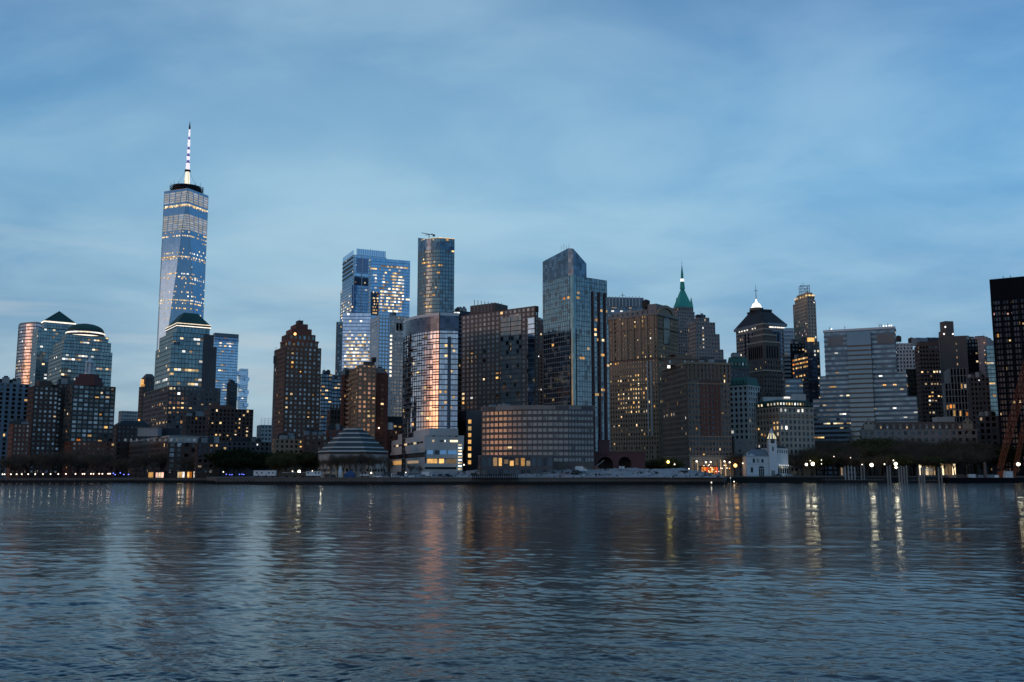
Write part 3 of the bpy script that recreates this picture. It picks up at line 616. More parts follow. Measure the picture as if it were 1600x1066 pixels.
# 15 rounded tower
def x_round(root, P, z):
    e = P[-1][0]; z1 = z
    part(root, 'roof_screen', 'glass_dark', lambda b: b.frustum(grow(e, .2), z-12, grow(e, .2), [z+4.5-.5*i for i in range(len(e))], 0, 3, 4, None, False))
    part(root, 'lit_crown', 'lit_warm', lambda b: [b.bar((*e[i], z+.2), (*e[i+1], z+.2), .7) for i in range(4, len(e)-3)])
    x, y = center(e); part(root, 'roof_crane', 'dark_steel', lambda b: (b.bar((x, y-10, z), (x, y-10, z+3.4), 1.0), b.bar((x-8, y-10, z+5.6), (x+5, y-10, z+3.2), .8), b.bar((x-4, y-10, z+3), (x+4, y-10, z+4.6), .7), b.cbox(x+5, y-10, z+1.8, 2.4, 2, 2)))
B('rounded_tower', 'slim dark glass tower with rounded corner and amber lit open crown', 'tower', 1000, 20, [('arc', 651, 688, 372, 6, 62, 18, 710)],
  [glassy('glass_grey', 4.0, 2.8, .12, .28, wall='dark_steel', span='steel')],
  [(660, 411, 680, 416, .8, 'amber'), (686, 414, 690, 418, .9, 'amber'), (680, 422, 690, 430, .7, 'amber'), (660, 400, 680, 410, .25, 'mix'), (662, 460, 680, 466, .85, 'warm'), (662, 474, 680, 482, .8, 'warm'), (690, 478, 698, 484, .9, 'amber'), (676, 374, 706, 385, .3, 'warm')], .03, 'warm', x_round)
# 16 curved mirror tower
def x_ritz(root, P, z):
    e = P[0][0]; pl = e
    def band(b): b.frustum(grow(pl, .5), z-1.6, grow(pl, .5), z+.1)
    part(root, 'roof_frame', 'pale_metal', band)
    part(root, 'louvre_band', 'glass_louvre', lambda b: b.prism(grow(pl, .35), z-10.5, z-1.7, 0, None, 3, 3))
    q0 = Vector((*e[SEG], 0)); u = (Vector((*e[SEG+1], 0))-q0); L = u.length; u.normalize(); nn = Vector((u.y, -u.x, 0))
    part(root, 'corner_fin', 'dark_steel', lambda b: b.box(q0+Vector((-.3, 0, GZ)), u, nn, .5, .8, z-GZ))
    part(root, 'dark_bay', 'glass_black', lambda b: b.box(q0+u*L*.45+Vector((0, 0, GZ)), u, nn, L*.18, .3, z-14-GZ))
    for k in range(22):   # shallow dark balcony recesses across the curve
        bb = MB()
        for i in range(SEG):
            if (i//2*7+k*5) % 11 < 5:
                a, c = Vector((*e[i], 0)), Vector((*e[i+1], 0)); v = (c-a).normalized(); m = Vector((v.y, -v.x, 0)); zz = zat(650, 640, 560)+1.0+k*2.95
                if zz < z-13: bb.box(a+Vector((0, 0, zz)), v, m, (c-a).length, .32, .55)
        bb.build('balcony', 'black_metal', root)
B('curved_mirror_tower', 'curved mirror glass tower glowing pink and orange with the sunset', 'tower', 560, 25, [('arc', 622, 687, 489, 28, 76, 10, 716)],
  [glassy('glass_mirror', 3.0, 1.6, .05, .2, wall='dark_steel', span='dark_granite')],
  [(640, 520, 650, 530, .06, 'warm'), (689, 515, 716, 640, .12, 'warm'), (686, 598, 716, 620, .2, 'amber')], .012, 'warm', x_ritz)
# 17
B('dark_tower', 'black office block rising between the curved mirror tower and the brown hotel', 'tower', 900, 14, [(706, 709, 737, 486)], [glassy('glass_black', 3.8, 3, .1, .4, wall='black_metal', span='black_metal')], [(722, 500, 734, 560, .25, 'cool')], .08, 'cool', x_plain)
B('apartment_block', 'brown block filling the slot under the black office block', 'apartment block', 640, 14, [(712, 715, 730, 560)], [masn('brown_granite', 3.2, 3.2, .55, .5, 'pane_dark')], [(716, 600, 730, 640, .15, 'warm')], .02, 'warm')
# 18 brown hotel slab
def x_hotel(root, P, z):
    e = P[-1][0]
    part(root, 'attic', 'brick_maroon', lambda b: b.prism(grow(e, .45), z-3.2, z+.4))
    x, y = at(764, 482, 640).xy; part(root, 'penthouse', 'brown_granite', lambda b: b.cbox(x, y, z+.4, 21, 14, 7, R(-36)))
    part(root, 'penthouse_fins', 'steel', lambda b: [b.cbox(x-9+k*2.2, y-7-(k-4)*-1.5-6, z+.4, .3, .3, 7.5, R(-36)) for k in range(9)])
    C, E = Vector((*e[0], 0)), Vector((*e[3], 0)); v = (C-E); M = v.length; v.normalize(); m = Vector((v.y, -v.x, 0))
    fp = lambda px: fracpx(E, C, px)
    for nm, mt, a, w, dd, zt in (('glazed_bay', 'glass_bay', fp(783), fp(798)-fp(783), .6, z-5), ('glazed_bay', 'glass_bay', fp(799), fp(815)-fp(799), .5, z-3.3), ('glazed_bay', 'glass_blue', fp(826), .998-fp(826), .6, z-7)):
        part(root, nm, mt, lambda b: b.frustum([tuple((E+v*M*a).xy), tuple((E+v*M*(a+w)).xy), tuple((E+v*M*(a+w)+m*dd).xy), tuple((E+v*M*a+m*dd).xy)][::-1], GZ+30, [tuple((E+v*M*a).xy), tuple((E+v*M*(a+w)).xy), tuple((E+v*M*(a+w)+m*dd).xy), tuple((E+v*M*a+m*dd).xy)][::-1], zt, 0, 2.2, 3.0))
        for k in range(28):
            zz = GZ+32+k*3.05
            if zz < zt-2: part(root, 'spandrel', 'dark_granite', lambda b: b.box(E+v*M*(a-.001)+m*dd+Vector((0, 0, zz)), v, m, M*(w+.002), .12, .5))
B('brown_hotel', 'broad brown apartment slab with glazed corner bays right of the curved mirror tower', 'apartment tower', 600, 52, [(722, 836, 838, 479)],
  [masn('hotel_brown', 3.0, 3.5, .40, .36, 'pane_pale', .3)],
  [(732, 495, 764, 501, .22, 'warm'), (748, 535, 764, 600, .12, 'warm'), (784, 532, 800, 546, .85, 'amber'), (776, 570, 800, 592, .7, 'amber'), (722, 612, 738, 622, .8, 'cool'), (722, 622, 736, 632, .6, 'amber')], .02, 'warm', x_hotel, dep=30)
B('slender_tower', 'slender brown tower with many small lights in the gap left of the glass prism tower', 'tower', 850, 14, [(835, 838, 853, 508), (836, 838, 848, 501)], [masn('brick_brown', 3.3, 2.6, .45, .45, 'pane_dark')]*2, [(836, 555, 853, 630, .28, 'mix')], .1, 'mix', x_plain)
# 20 low curved wing
def x_wing(root, P, z):
    e = P[0][0]
    part(root, 'cornice', 'grey_stone', lambda b: b.prism(grow(e, .5), z-2.0, z+.3)); clutter(root, e, z, 5, 9, 2)
B('curved_wing', 'low curved banded hotel wing in front of the glass prism tower', 'hotel', 520, 8, [('arc', 752, 888, 634, -6, 40, 16, 927)],
  [st('home', wall='brown_granite', span='dark_granite', bw=1.9, fh=3.05, pf=.12, sf=.42, glass='glass_home', kind='curtain', margin=(9, 2), lit=.006)], [(815, 668, 825, 676, .3, 'amber')], .005, 'warm', x_wing)
def x_base(root, P, z): part(root, 'cornice', 'dark_granite', lambda b: b.prism(grow(P[0][0], .4), z-.6, z+.3))
B('hotel_podium', 'dark single storey podium with orange lit shop windows below the curved hotel wing', 'building', 508, 4, [(748, 752, 864, 712)], [masn('dark_granite', 5.5, 3.0, .3, .3, 'pane_dark')],
  [(768, 714, 838, 729, .97, 'orange')], .1, 'orange', x_base, dep=8)
# 21 glass prism tower
def x_prism(root, P, z):
    e = P[-1][0]; C, R1, B1, L1 = [Vector((*p, 0)) for p in e]; D0 = C.y
    def zc(v, top): px = proj(Vector((v.x, v.y, z)))[0]; return zat(px, top, v.y)
    w = MB(); u = (R1-C).normalized(); Rm = C+(R1-C)*.42; v = (C-L1).normalized()
    zl, zc_, zr = zc(L1, 409), zc(C, 388), zc(Rm, 412); Cl = C-v*3.0; Cr = C+u*1.5
    foot_ = [tuple(L1.xy), tuple(Cl.xy), tuple(Cr.xy), tuple(Rm.xy), tuple((Rm-v*20).xy), tuple((L1+u*14).xy)]
    part(root, 'wedge_crown', 'glass_dark', lambda b: b.frustum(foot_, z, foot_, [zl, zc(Cl, 388), zc_, zr, zr, zl], 0, 2.2, 2.2))
    n1 = Vector((v.y, -v.x, 0))
    for k in range(9):
        t = (k+1)/10; part(root, 'crown_louvre', 'steel', lambda b: b.box(L1+n1*.02+Vector((0, 0, z+(zl-z)*t)), v, n1, (Cl-L1).length, .15, .22))
    for k, px in enumerate((877, 881, 885, 889)): q = at(px, 388, D0+5); part(root, 'antenna', 'dark_steel', lambda b: b.bar((q.x, q.y, q.z-1), (q.x, q.y, q.z+1.6+k % 2), .22))
    m = Vector((u.y, -u.x, 0)); L = (R1-C).length
    part(root, 'brick_pier', 'brick_maroon', lambda b: b.box(C+u*L*.56+Vector((0, 0, GZ+10)), u, m, L*.035, .8, z-8-GZ-10))
    part(root, 'brick_pier', 'brick_maroon', lambda b: b.box(C+u*L*.73+Vector((0, 0, GZ+10)), u, m, L*.05, .7, z-8-GZ-10))
    part(root, 'brick_pier', 'brick_maroon', lambda b: b.box(C+u*L*.9+Vector((0, 0, GZ+10)), u, m, L*.045, .7, z-8-GZ-10))
    part(root, 'corner_glass', 'glass_teal', lambda b: b.cyl(C.x+.8, C.y+1.6, GZ+20, z+.2, 2.1, 2.1, 14))
B('prism_tower', 'tall glass apartment tower with slanted wedge crown and lit floors, centre of the skyline', 'apartment tower', 560, 40, [(849, 893, 951, 500, 0), (848, 893, 948, 430, .01)],
  [st('office', wall='steel', span='steel', bw=2.0, fh=3.0, pf=.06, sf=.16, dep=.12, glass='glass_grey', lit=.012), st('office', wall='steel', span='steel', bw=2.0, fh=3.0, pf=.06, sf=.16, dep=.12, glass='glass_grey', lit=.012)],
  [(849, 433, 862, 440, .45, 'amber'), (880, 463, 912, 470, .85, 'amber'), (861, 538, 868, 543, .5, 'amber'), (886, 554, 914, 562, .9, 'amber'), (930, 610, 950, 618, .95, 'amber'), (928, 512, 945, 600, .12, 'warm'), (930, 484, 948, 492, .35, 'warm'), (860, 612, 885, 626, .1, 'off')], .01, 'warm', x_prism)
# 22 stone block with arched gable
def x_white(root, P, z):
    e = P[-1][0]; cornice(root, e, z, 1.6, 1.3, 'grey_stone')
    part(root, 'roof', 'grey_stone', lambda b: b.frustum(shrink(e, .96), z, shrink(e, .78), z+4.5))
    x, y = at(1011.5, 470, 700).xy; tank(root, x, y+8, z+2.5, 3.0, 5.5)
    C, R1 = Vector((*e[0], 0)), Vector((*e[1], 0)); u = (R1-C); L = u.length; u.normalize(); n = Vector((u.y, -u.x, 0))
    def arch(b, r, w, d, z0, mi=0):
        c = C+u*L*.42; seg = 12
        for i in range(seg):
            t0, t1 = math.pi*i/seg, math.pi*(i+1)/seg
            pts = [c+u*math.cos(t)*rr_+Vector((0, 0, z0+math.sin(t)*rr_*.62)) for t, rr_ in ((t0, r), (t1, r), (t1, r-w), (t0, r-w))]
            b.poly(pts[::-1], mi); b.poly([p+n*d for p in pts], mi)
            b.poly([pts[0], pts[0]+n*d, pts[1]+n*d, pts[1]], mi); b.poly([pts[2], pts[2]+n*d, pts[3]+n*d, pts[3]], mi)
    part(root, 'arched_gable', 'tan_stone', lambda b: (arch(b, L*.42, L*.12, 1.4, z-1), arch(b, L*.27, L*.27, .8, z-1)))
    part(root, 'arched_recess', 'pane_dark', lambda b: (arch(b, L*.15, L*.15, 1.0, z-5), b.box(C+u*L*.27+Vector((0, 0, z-22)), u, n, L*.3, .95, 17)))
    part(root, 'gable_block', 'grey_stone', lambda b: b.box(C+u*L*.02-n*8+Vector((0, 0, z+.1)), u, n, L*.8, 7.5, 7))
    for zz, nm in ((z-14, 'string_course'), (zat(1000, 522, 700), 'string_course'), (zat(1000, 672, 700), 'string_course')):
        part(root, nm, 'tan_stone', lambda b: b.prism(grow(e, .75), zz, zz+.7))
    E = Vector((*e[3], 0)); v = (C-E); M = v.length; v.normalize(); m = Vector((v.y, -v.x, 0))
    for k in range(8):
        t_ = k/7.6; part(root, 'pilaster', 'tan_stone', lambda b: (b.box(E+v*M*t_+m*.3+Vector((0, 0, z-33)), v, m, 1.5, .8, 31), b.box(E+v*M*t_+m*.3+Vector((0, 0, GZ)), v, m, 1.5, .6, 24)))
    for zz_, h_ in ((z-34, 1.4), (z-11, .9), (zat(1000, 600, 700), .7), (zat(1000, 560, 700), .7)): part(root, 'ledge', 'brown_stone', lambda b: b.prism(grow(e, 1.2), zz_, zz_+h_))
    for k in range(9): part(root, 'roof_dormer', 'grey_stone', lambda b: b.box(E+v*M*(.06+k/10)-m*1.2+Vector((0, 0, z+.1)), v, m, 2.2, 1.4, 2.6))
    for k in range(2): part(root, 'corner_pilaster', 'pale_stone', lambda b: b.box(C-v*M*.2+v*k*3+m*.3+Vector((0, 0, GZ+30)), v, m, .9, .7, 55))
wh = masn('tan_stone', 3.3, 2.15, .52, .46, 'pane_dark', .45)
B('stone_office_block', 'massive brown stone block with arched roof gable and water tank', 'office block', 700, 52, [(948, 1026, 1058, 489)], [dict(wh)],
  [(1004, 494, 1014, 506, .7, 'amber'), (948, 495, 1030, 700, .16, 'mix'), (950, 520, 1000, 532, .2, 'warm'), (951, 566, 970, 572, .6, 'amber'), (966, 586, 1000, 646, .85, 'warm'), (1000, 625, 1006, 630, .9, 'amber'), (966, 640, 998, 646, .85, 'warm'), (1022, 624, 1034, 648, .5, 'amber'), (1036, 540, 1045, 560, .4, 'warm')], .09, 'warm', x_white, dep=30)
def x_str(root, P, z): part(root, 'roof_screen', 'blue_concrete', lambda b: b.prism(grow(P[-1][0], .3), z-10, z+.4)); part(root, 'fins', 'pale_metal', lambda b: [b.cbox(*at(952+k*5.2, 470, 945).xy, z-10, .5, 1.2, 10.5) for k in range(10)]); mast(root, *at(973, 465, 960).xy, z, 7, 1.0)
B('office_slab', 'flat topped blue grey slab with pale fins showing over the brown stone block', 'tower', 950, 12, [(947, 950, 1005, 465)], [glassy('glass_dark', 4, 3, .1, .3)], [(948, 478, 990, 482, .4, 'off')], .05, 'off', x_str)
# 23 brown office block with red centre
def x_17(root, P, z):
    e = P[-1][0]; cornice(root, e, z, 1.2, .8, 'tan_stone')
    C, R1 = Vector((*e[0], 0)), Vector((*e[1], 0)); u = (R1-C); L = u.length; u.normalize(); n = Vector((u.y, -u.x, 0)); E = Vector((*e[3], 0))
    for k in range(5):
        a = L*(.3+.105*k); part(root, 'brick_pier', 'brick_red', lambda b: b.box(C+u*a+Vector((0, 0, zat(1100, 682, 620))), u, n, 1.3, .75, z-12-zat(1100, 682, 620)))
    part(root, 'brick_field', 'brick_red', lambda b: [b.box(C+u*L*.28+Vector((0, 0, zat(1100, 682, 620)+k*3.4)), u, n, L*.46, .6, 1.2) for k in range(18) if zat(1100, 682, 620)+k*3.4 < z-12])
    for zz in (zat(1080, 600, 620), zat(1080, 683, 620), zat(1080, 713, 620)): part(root, 'string_course', 'tan_stone', lambda b: b.prism(grow(e, .7), zz, zz+.7))
    part(root, 'base_course', 'limestone', lambda b: b.box(C-Vector((0, .4, 0))+Vector((0, 0, zat(1080, 714, 620)-.8)), u, n, L, 1.0, .9))
    x, y = at(1062, 552, 645).xy; ph_ = part(root, 'penthouse', 'brown_stone', lambda b: (b.cbox(x, y, z, 19, 12, 4.2, .3), b.cbox(x+1, y, z+4.2, 12, 8, 3.0, .3), b.cbox(x+10, y+2, z, 8, 8, 5.4, .3), b.cbox(x-1, y, z+7.2, 13, 9, .4, .3), b.cbox(x, y, z+4.2, 20, 13, .4, .3)))
    for k in range(7): part(ph_, 'window', 'pane_home', lambda b: b.cbox(x-8+k*2.6, y-6.2+k*.75-2.2, z+1, 1.2, .3, 2.2, .3))
    zb_ = zat(1080, 713, 620); bb_ = MB(); aa_ = MB()
    for k in range(10):
        bb_.box(C+u*L*(k/9.3)+n*.5+Vector((0, 0, 3.6)), u, n, 1.6, .6, zb_-4.4); aa_.box(C+u*(L*(k/9.3)+2.0)+n*.5+Vector((0, 0, 4)), u, n, L/9.3-2.4, .12, zb_-7) if k < 9 else None
    bb_.box(C+n*.5+Vector((0, 0, zb_-2.4)), u, n, L, .55, 1.5); bb_.build('base_arcade', 'limestone', root); aa_.build('shop_glass', 'lit_dim', root)
    for k in range(12): part(root, 'attic_pier', 'brown_stone', lambda b: b.box(C+u*L*(k/11.2)+n*.4+Vector((0, 0, z-11.5)), u, n, 1.1, .6, 10))
    x, y = at(1112, 560, 640).xy; part(root, 'penthouse', 'dark_granite', lambda b: (b.cbox(x, y, z, 16, 10, 3.5, .3), b.cbox(x-3, y, z+3.5, 7, 6, 2, .3))); clutter(root, e, z, 7, 3, 4)
    q = at(1045, 573, 622); part(root, 'roof_light', 'lantern_white', lambda b: b.cbox(q.x, q.y, q.z-1, 1.8, .5, 1.8))
B('brown_office_block', 'broad brown office block with dark red brick centre behind the small white pier house', 'office block', 620, 22, [(1034, 1073, 1139, 566)],
  [masn('tan_stone', 3.35, 2.3, .45, .42, 'pane_dark', .45, wall='brown_stone', span='brown_stone')],
  [(1084, 576, 1110, 586, .35, 'mix'), (1036, 636, 1062, 650, .5, 'cool'), (1124, 644, 1136, 652, .8, 'warm'), (1076, 700, 1086, 706, .8, 'warm'), (1086, 668, 1092, 674, .8, 'warm'), (1066, 668, 1076, 676, .4, 'amber'), (1100, 646, 1108, 650, .8, 'warm')], .035, 'mix', x_17)
# 24 green spire tower
def x_40(root, P, z):
    e = P[-1][0]; x, y = center(e); z2 = zat(1064, 443, 1060); zt = zat(1062, 428, 1060)
    part(root, 'roof', 'copper_spire', lambda b: b.frustum(grow(e, -.3), z, shrink(e, .16), z2-6))
    cu = part(root, 'cupola', 'copper_spire', lambda b: (b.cyl(x, y, z2-6, z2+2, 2.9, 2.2, 8), b.cyl(x, y, z2+2, z2+10, 1.7, 1.4, 8), b.cyl(x, y, z2+10, z2+22, 1.5, .15, 8)))
    part(cu, 'lantern', 'lantern_white', lambda b: b.cyl(x, y, z2+2.5, z2+5.5, 1.9, 1.9, 8)); mast(root, x, y, z2+20, 7, .4)
    for dx in (-1, 1): part(root, 'dormer', 'copper_spire', lambda b: b.cyl(x+dx*8-1, y-13, z-2, z+9, 2.2, .4, 5))
masonry('copper_spire', (.05, .33, .27))
s40 = masn('grey_stone', 3.6, 2.8, .5, .5, 'pane_dark')
B('green_spire_tower', 'stone skyscraper with steep bright green copper spire', 'tower', 1050, 30, [(1040, 1052, 1098, 520), (1050, 1058, 1085, 486), (1051, 1060, 1083, 479)], [s40, dict(s40, lit=.15), s40], [(1070, 488, 1084, 494, .4, 'cool')], .07, 'mix', x_40)
# 25
B('stepped_stone_tower', 'square stone office tower stepping down to the right beside the green spire', 'tower', 900, 25, [(1076, 1087, 1135, 560), (1076, 1087, 1130, 545), (1076, 1087, 1124, 521), (1075, 1088, 1117, 503), (1086, 1091, 1108, 496)],
  [masn('grey_stone', 3.6, 2.9, .5, .5, 'pane_dark', lit=.04)]*5, [(1094, 508, 1100, 545, .4, 'cool'), (1094, 500, 1102, 506, .5, 'off')], .05, 'off', x_plain)
# 26 dark green mansard
def x_mans(root, P, z):
    e = P[-1][0]; part(root, 'roof', 'mansard_green', lambda b: b.frustum(grow(e, .4), z, shrink(e, .82), z+8, 0, 3, 3, 0))
    for k in range(5):
        a, c = Vector((*e[0], 0)), Vector((*e[1], 0)); q = a.lerp(c, .1+.19*k); dm = part(root, 'dormer', 'mansard_green', lambda b: b.cbox(q.x, q.y-.2, z+1, 1.8, 1.6, 3.6))
        part(dm, 'window', 'pane_home', lambda b: b.cbox(q.x, q.y-1.1, z+1.4, 1.1, .2, 2.2))
    clutter(root, e, z+8, 3, 6, 3)
B('mansard_building', 'dark building with blackish green mansard roof between the brown office block and the stone tower', 'building', 730, 25, [(1136, 1141, 1170, 574)], [masn('dark_granite', 3.6, 3, .4, .5, 'pane_dark')], [], .03, 'mix', x_mans)
def x_mans2(root, P, z):
    e = P[-1][0]; cornice(root, e, z, .9, .8, 'pale_stone'); part(root, 'roof', 'mansard_green', lambda b: b.frustum(grow(e, .2), z+.2, shrink(e, .85), z+6))
    a, c = Vector((*e[0], 0)), Vector((*e[3], 0))
    for k in range(5): q = a.lerp(c, .1+.19*k); part(root, 'dormer', 'mansard_green', lambda b: b.cbox(q.x-.3, q.y-.3, z+.8, 1.7, 1.7, 3)); 
B('pale_mansard_building', 'pale stone building with light green mansard roof left of the curved copper roofed block', 'building', 655, 50, [(1139, 1168, 1186, 602)], [masn('pale_stone', 3.6, 3.4, .5, .42, 'pane_dark')],
  [(1142, 670, 1148, 678, .9, 'cool')], .015, 'cool', x_mans2)
B('plain_annex', 'blank grey stone annex low behind the pier house', 'building', 650, 20, [(1143, 1147, 1180, 686)], [masn('grey_stone', 5, 9, .8, .8, 'pane_dark')], [], 0, 'cool')
# 28 stone tower with pyramid steps
def x_26(root, P, z):
    e = P[-1][0]; x, y = center(e)
    part(root, 'roof', 'slate_dark', lambda b: (b.frustum(e, z, shrink(e, .55), z+4), b.cyl(x, y, z+4, z+7, 2.2, 1.8, 6), b.ball(x, y, z+7.4, 1.2)))
    for pl, z0, z1 in P: cornice(root, pl, z1, .9, .7, 'limestone')
    pl, z0, z1 = P[2]; 
    for k in range(7): q = Vector((*pl[0], 0)).lerp(Vector((*pl[3], 0)), .1+.13*k); part(root, 'colonnade_bay', 'black_metal', lambda b: b.cbox(q.x-.4, q.y-.35, z1-13, 1.3, .5, 9.5, R(40)))
    for k in range(5): q = Vector((*pl[0], 0)).lerp(Vector((*pl[1], 0)), .17+.16*k); part(root, 'colonnade_bay', 'black_metal', lambda b: b.cbox(q.x+.3, q.y-.35, z1-13, 1.0, .5, 9.5, R(40)))
s26 = masn('grey_stone', 3.5, 2.6, .55, .5, 'pane_dark', wall='brown_granite', span='brown_granite', lit=.015)
sb = dict(s26, pf=.9, sf=.9)
B('stone_bell_tower', 'brownish stone tower with tall column openings, in front of the hip roofed tower', 'tower', 740, 40,
  [(1160, 1192, 1226, 628, -3), (1166, 1193, 1222, 578, 0), (1168, 1193, 1218, 533, 1), (1172, 1193, 1212, 522), (1177, 1193, 1206, 513), (1181, 1192, 1201, 505)], [s26, s26, dict(s26, margin=(0, 14)), sb, sb, sb], [(1176, 575, 1190, 582, .3, 'cool')], .02, 'cool', x_26)
# 29 hip roofed tower
def x_60(root, P, z):
    e = P[-1][0]; x, y = center(e)
    part(root, 'cornice', 'steel', lambda b: b.prism(grow(e, 2.2), z-.5, z+2.5)); part(root, 'light_strip', 'lit_strip', lambda b: [b.cbox(*Vector((*e[a], 0)).lerp(Vector((*e[c], 0)), t).xy, z-2.2, 2.2, 1.2, 1.2, R(35)) for a, c in ((0, 3), (0, 1)) for t in [.06+.1*k for k in range(10)] if random.random() < .8])
    zt = zat(1188, 485, 990)
    part(root, 'roof', 'slate_dark', lambda b: (b.frustum(grow(e, 1.5), z+2.5, shrink(e, .48), zt), b.prism(shrink(e, .52), zt, zt+2)))
    part(root, 'lantern_base', 'brown_granite', lambda b: b.cyl(x-3, y, zt+2, zt+5, 7.6, 7.2, 10)); part(root, 'lantern', 'lantern_white', lambda b: (b.cyl(x-3, y, zt+5, zt+6.4, 6, 5.6, 12), b.ball(x-3, y, zt+6.4, 4.9, 12, 5, 0, 1.0, True), b.cyl(x-3, y, zt+11, zt+15, 1.6, .5, 8)))
    mast(root, x-3, y, zt+14, zat(1179, 440, 990)-zt-14, 1.0)
    for (a, c, t0) in ((0, 3, .25), (0, 1, .35)):
        for k in range(4): q = Vector((*e[a], 0)).lerp(Vector((*e[c], 0)), t0+.13*k); part(root, 'tall_window', 'glass_black', lambda b: b.cbox(q.x, q.y-.3, z-32, 3.4, .9, 26, R(35)))
B('hip_roof_tower', 'tower with dark hipped roof topped by a brightly lit white lantern and needle', 'tower', 980, 35, [(1150, 1192, 1226, 508)], [masn('grey_stone', 4, 3.2, .3, .45, 'glass_dark', .4)],
  [(1155, 530, 1170, 535, .7, 'cool'), (1154, 551, 1166, 557, .7, 'off'), (1206, 548, 1226, 600, .3, 'off')], .06, 'off', x_60)
B('banded_annex', 'grey blue banded office block immediately right of the hip roofed tower', 'tower', 960, 12, [(1222, 1224, 1240, 513)], [st('office', wall='steel', span='steel', glass='glass_dark', fh=4, bw=3, pf=0, sf=.5)], [], .02, 'off', None)
# 30 setback deco skyscraper
def x_20(root, P, z):
    e = P[-1][0]; x, y = center(e)
    def f(b):
        for sx in (-1, 1):
            for sy in (-1, 1): b.bar((x+sx*4.6, y+sy*3, z), (x+sx*4.6, y+sy*3, z+9), .6)
        for zz in (3, 6, 9): b.bar((x-5, y-3, z+zz), (x+5, y-3, z+zz), .6); b.bar((x-5, y+3, z+zz), (x+5, y+3, z+zz), .6)
        b.bar((x-4.6, y-3, z), (x+4.6, y-3, z+9), .4); b.bar((x+4.6, y-3, z), (x-4.6, y-3, z+9), .4); b.bar((x-1, y, z+9), (x-1, y, z+13), .3)
    part(root, 'roof_frame', 'dark_steel', f)
    pl, z0, z1 = P[-2]; part(root, 'lit_ledge', 'lit_warm', lambda b: [b.cbox(*Vector((*pl[a], 0)).lerp(Vector((*pl[c], 0)), t).xy, z1+.1, 1.8, 1.2, 1.6, .3) for a, c in ((0, 3), (0, 1)) for t in (.06, .3, .5, .75, .95)])
    cornice(root, pl, z1, 1, .8, 'limestone')
    glow(x-8, P[-1][0][0][1]-4, z1+2, 1500, (1, .8, .4), 'ledge_flood', root)
s20 = masn('limestone', 3.7, 2.9, .55, .42, 'pane_dark', lit=.12)
B('deco_skyscraper', 'tall slender stone skyscraper with rounded lit top and black rooftop frame', 'tower', 1000, 28, [(1240, 1262, 1278, 540), (1239, 1261, 1274, 469), (1242, 1261, 1272, 463), (1245, 1260, 1269, 457)], [s20]*4,
  [(1244, 495, 1262, 512, .55, 'cool'), (1244, 512, 1266, 524, .4, 'pink'), (1262, 470, 1280, 600, .04, 'cool'), (1236, 470, 1262, 492, .08, 'cool')], .1, 'cool', x_20)
# 31
def x_amb(root, P, z): q = center(P[-1][0]); part(root, 'lit_penthouse', 'lit_amber', lambda b: b.prism(shrink(P[-1][0], .45), z, z+4)); clutter(root, P[-1][0], z, 3, 5, 4)
B('checkered_tower', 'dark office tower with many scattered lights and amber roof, just below the deco skyscraper', 'tower', 900, 15, [(1253, 1256, 1280, 534)], [masn('dark_granite', 3.6, 2.8, .35, .45, 'pane_dark')], [], .42, 'off', x_amb)
B('dark_tower', 'black block against the left foot of the deco skyscraper', 'tower', 890, 14, [(1235, 1237, 1257, 537)], [masn('black_metal', 3.8, 3, .4, .5, 'pane_dark')], [(1246, 543, 1256, 550, .8, 'off')], .05, 'off', x_plain)
B('amber_office_block', 'dark office block with brightly amber lit upper floors, front of the deco skyscraper', 'tower', 840, 30, [(1238, 1262, 1276, 556)], [glassy('glass_navy', 3.8, 2.6, .12, .34, wall='dark_steel', span='dark_steel')],
  [(1238, 556, 1264, 574, .95, 'amber'), (1238, 575, 1264, 580, .5, 'warm'), (1244, 584, 1262, 590, .4, 'amber'), (1262, 550, 1280, 700, .0)], .1, 'amber', x_plain)
B('banded_annex', 'small blue grey banded block in front of the amber lit office block', 'tower', 800, 14, [(1226, 1228, 1254, 592)], [st('office', wall='steel', span='steel', glass='glass_dark', fh=4, bw=3, pf=0, sf=.5)], [(1228, 590, 1240, 606, .3, 'off')], .05, 'off', None)
# 32 curved copper mansard block
def x_1b(root, P, z):
    e = P[-1][0]; cornice(root, e, z, .8, .8, 'limestone'); part(root, 'roof', 'copper_green', lambda b: b.frustum(grow(e, .2), z+.2, shrink(e, .87), z+5.0))
    for a, c, n_, mat in ((0, 3, 9, 'lit_cream'), (0, 1, 12, 'lit_dim')):
        for k in range(n_):
            q = Vector((*e[a], 0)).lerp(Vector((*e[c], 0)), .05+.9*k/(n_-1)); dm = part(root, 'dormer', 'copper_green', lambda b: b.cbox(q.x, q.y-.1, z+1, 1.8, 2, 2.6, R(33)))
            part(dm, 'window', random.choice([mat, 'lit_cream', 'pane_home', 'lit_white']), lambda b: b.cbox(q.x, q.y-1.2, z+1.4, 1.0, .25, 1.5, R(33)))
    part(root, 'string_course', 'tan_stone', lambda b: b.prism(grow(e, .8), zat(1220, 651, 640), zat(1220, 649, 640)))
    x, y = at(1215, 622, 662).xy; part(root, 'penthouse', 'pale_stone', lambda b: (b.cbox(x, y, z+5, 22, 9, 3), b.cbox(x+14, y, z+5, 9, 6, 5))); part(root, 'roof_sign_light', 'lit_strip', lambda b: b.cbox(x+5, y-5, z+7, 4, .4, 1.0))
    for k in range(3): tank(root, x-12+k*7, y+5, z+5, 2, 4)
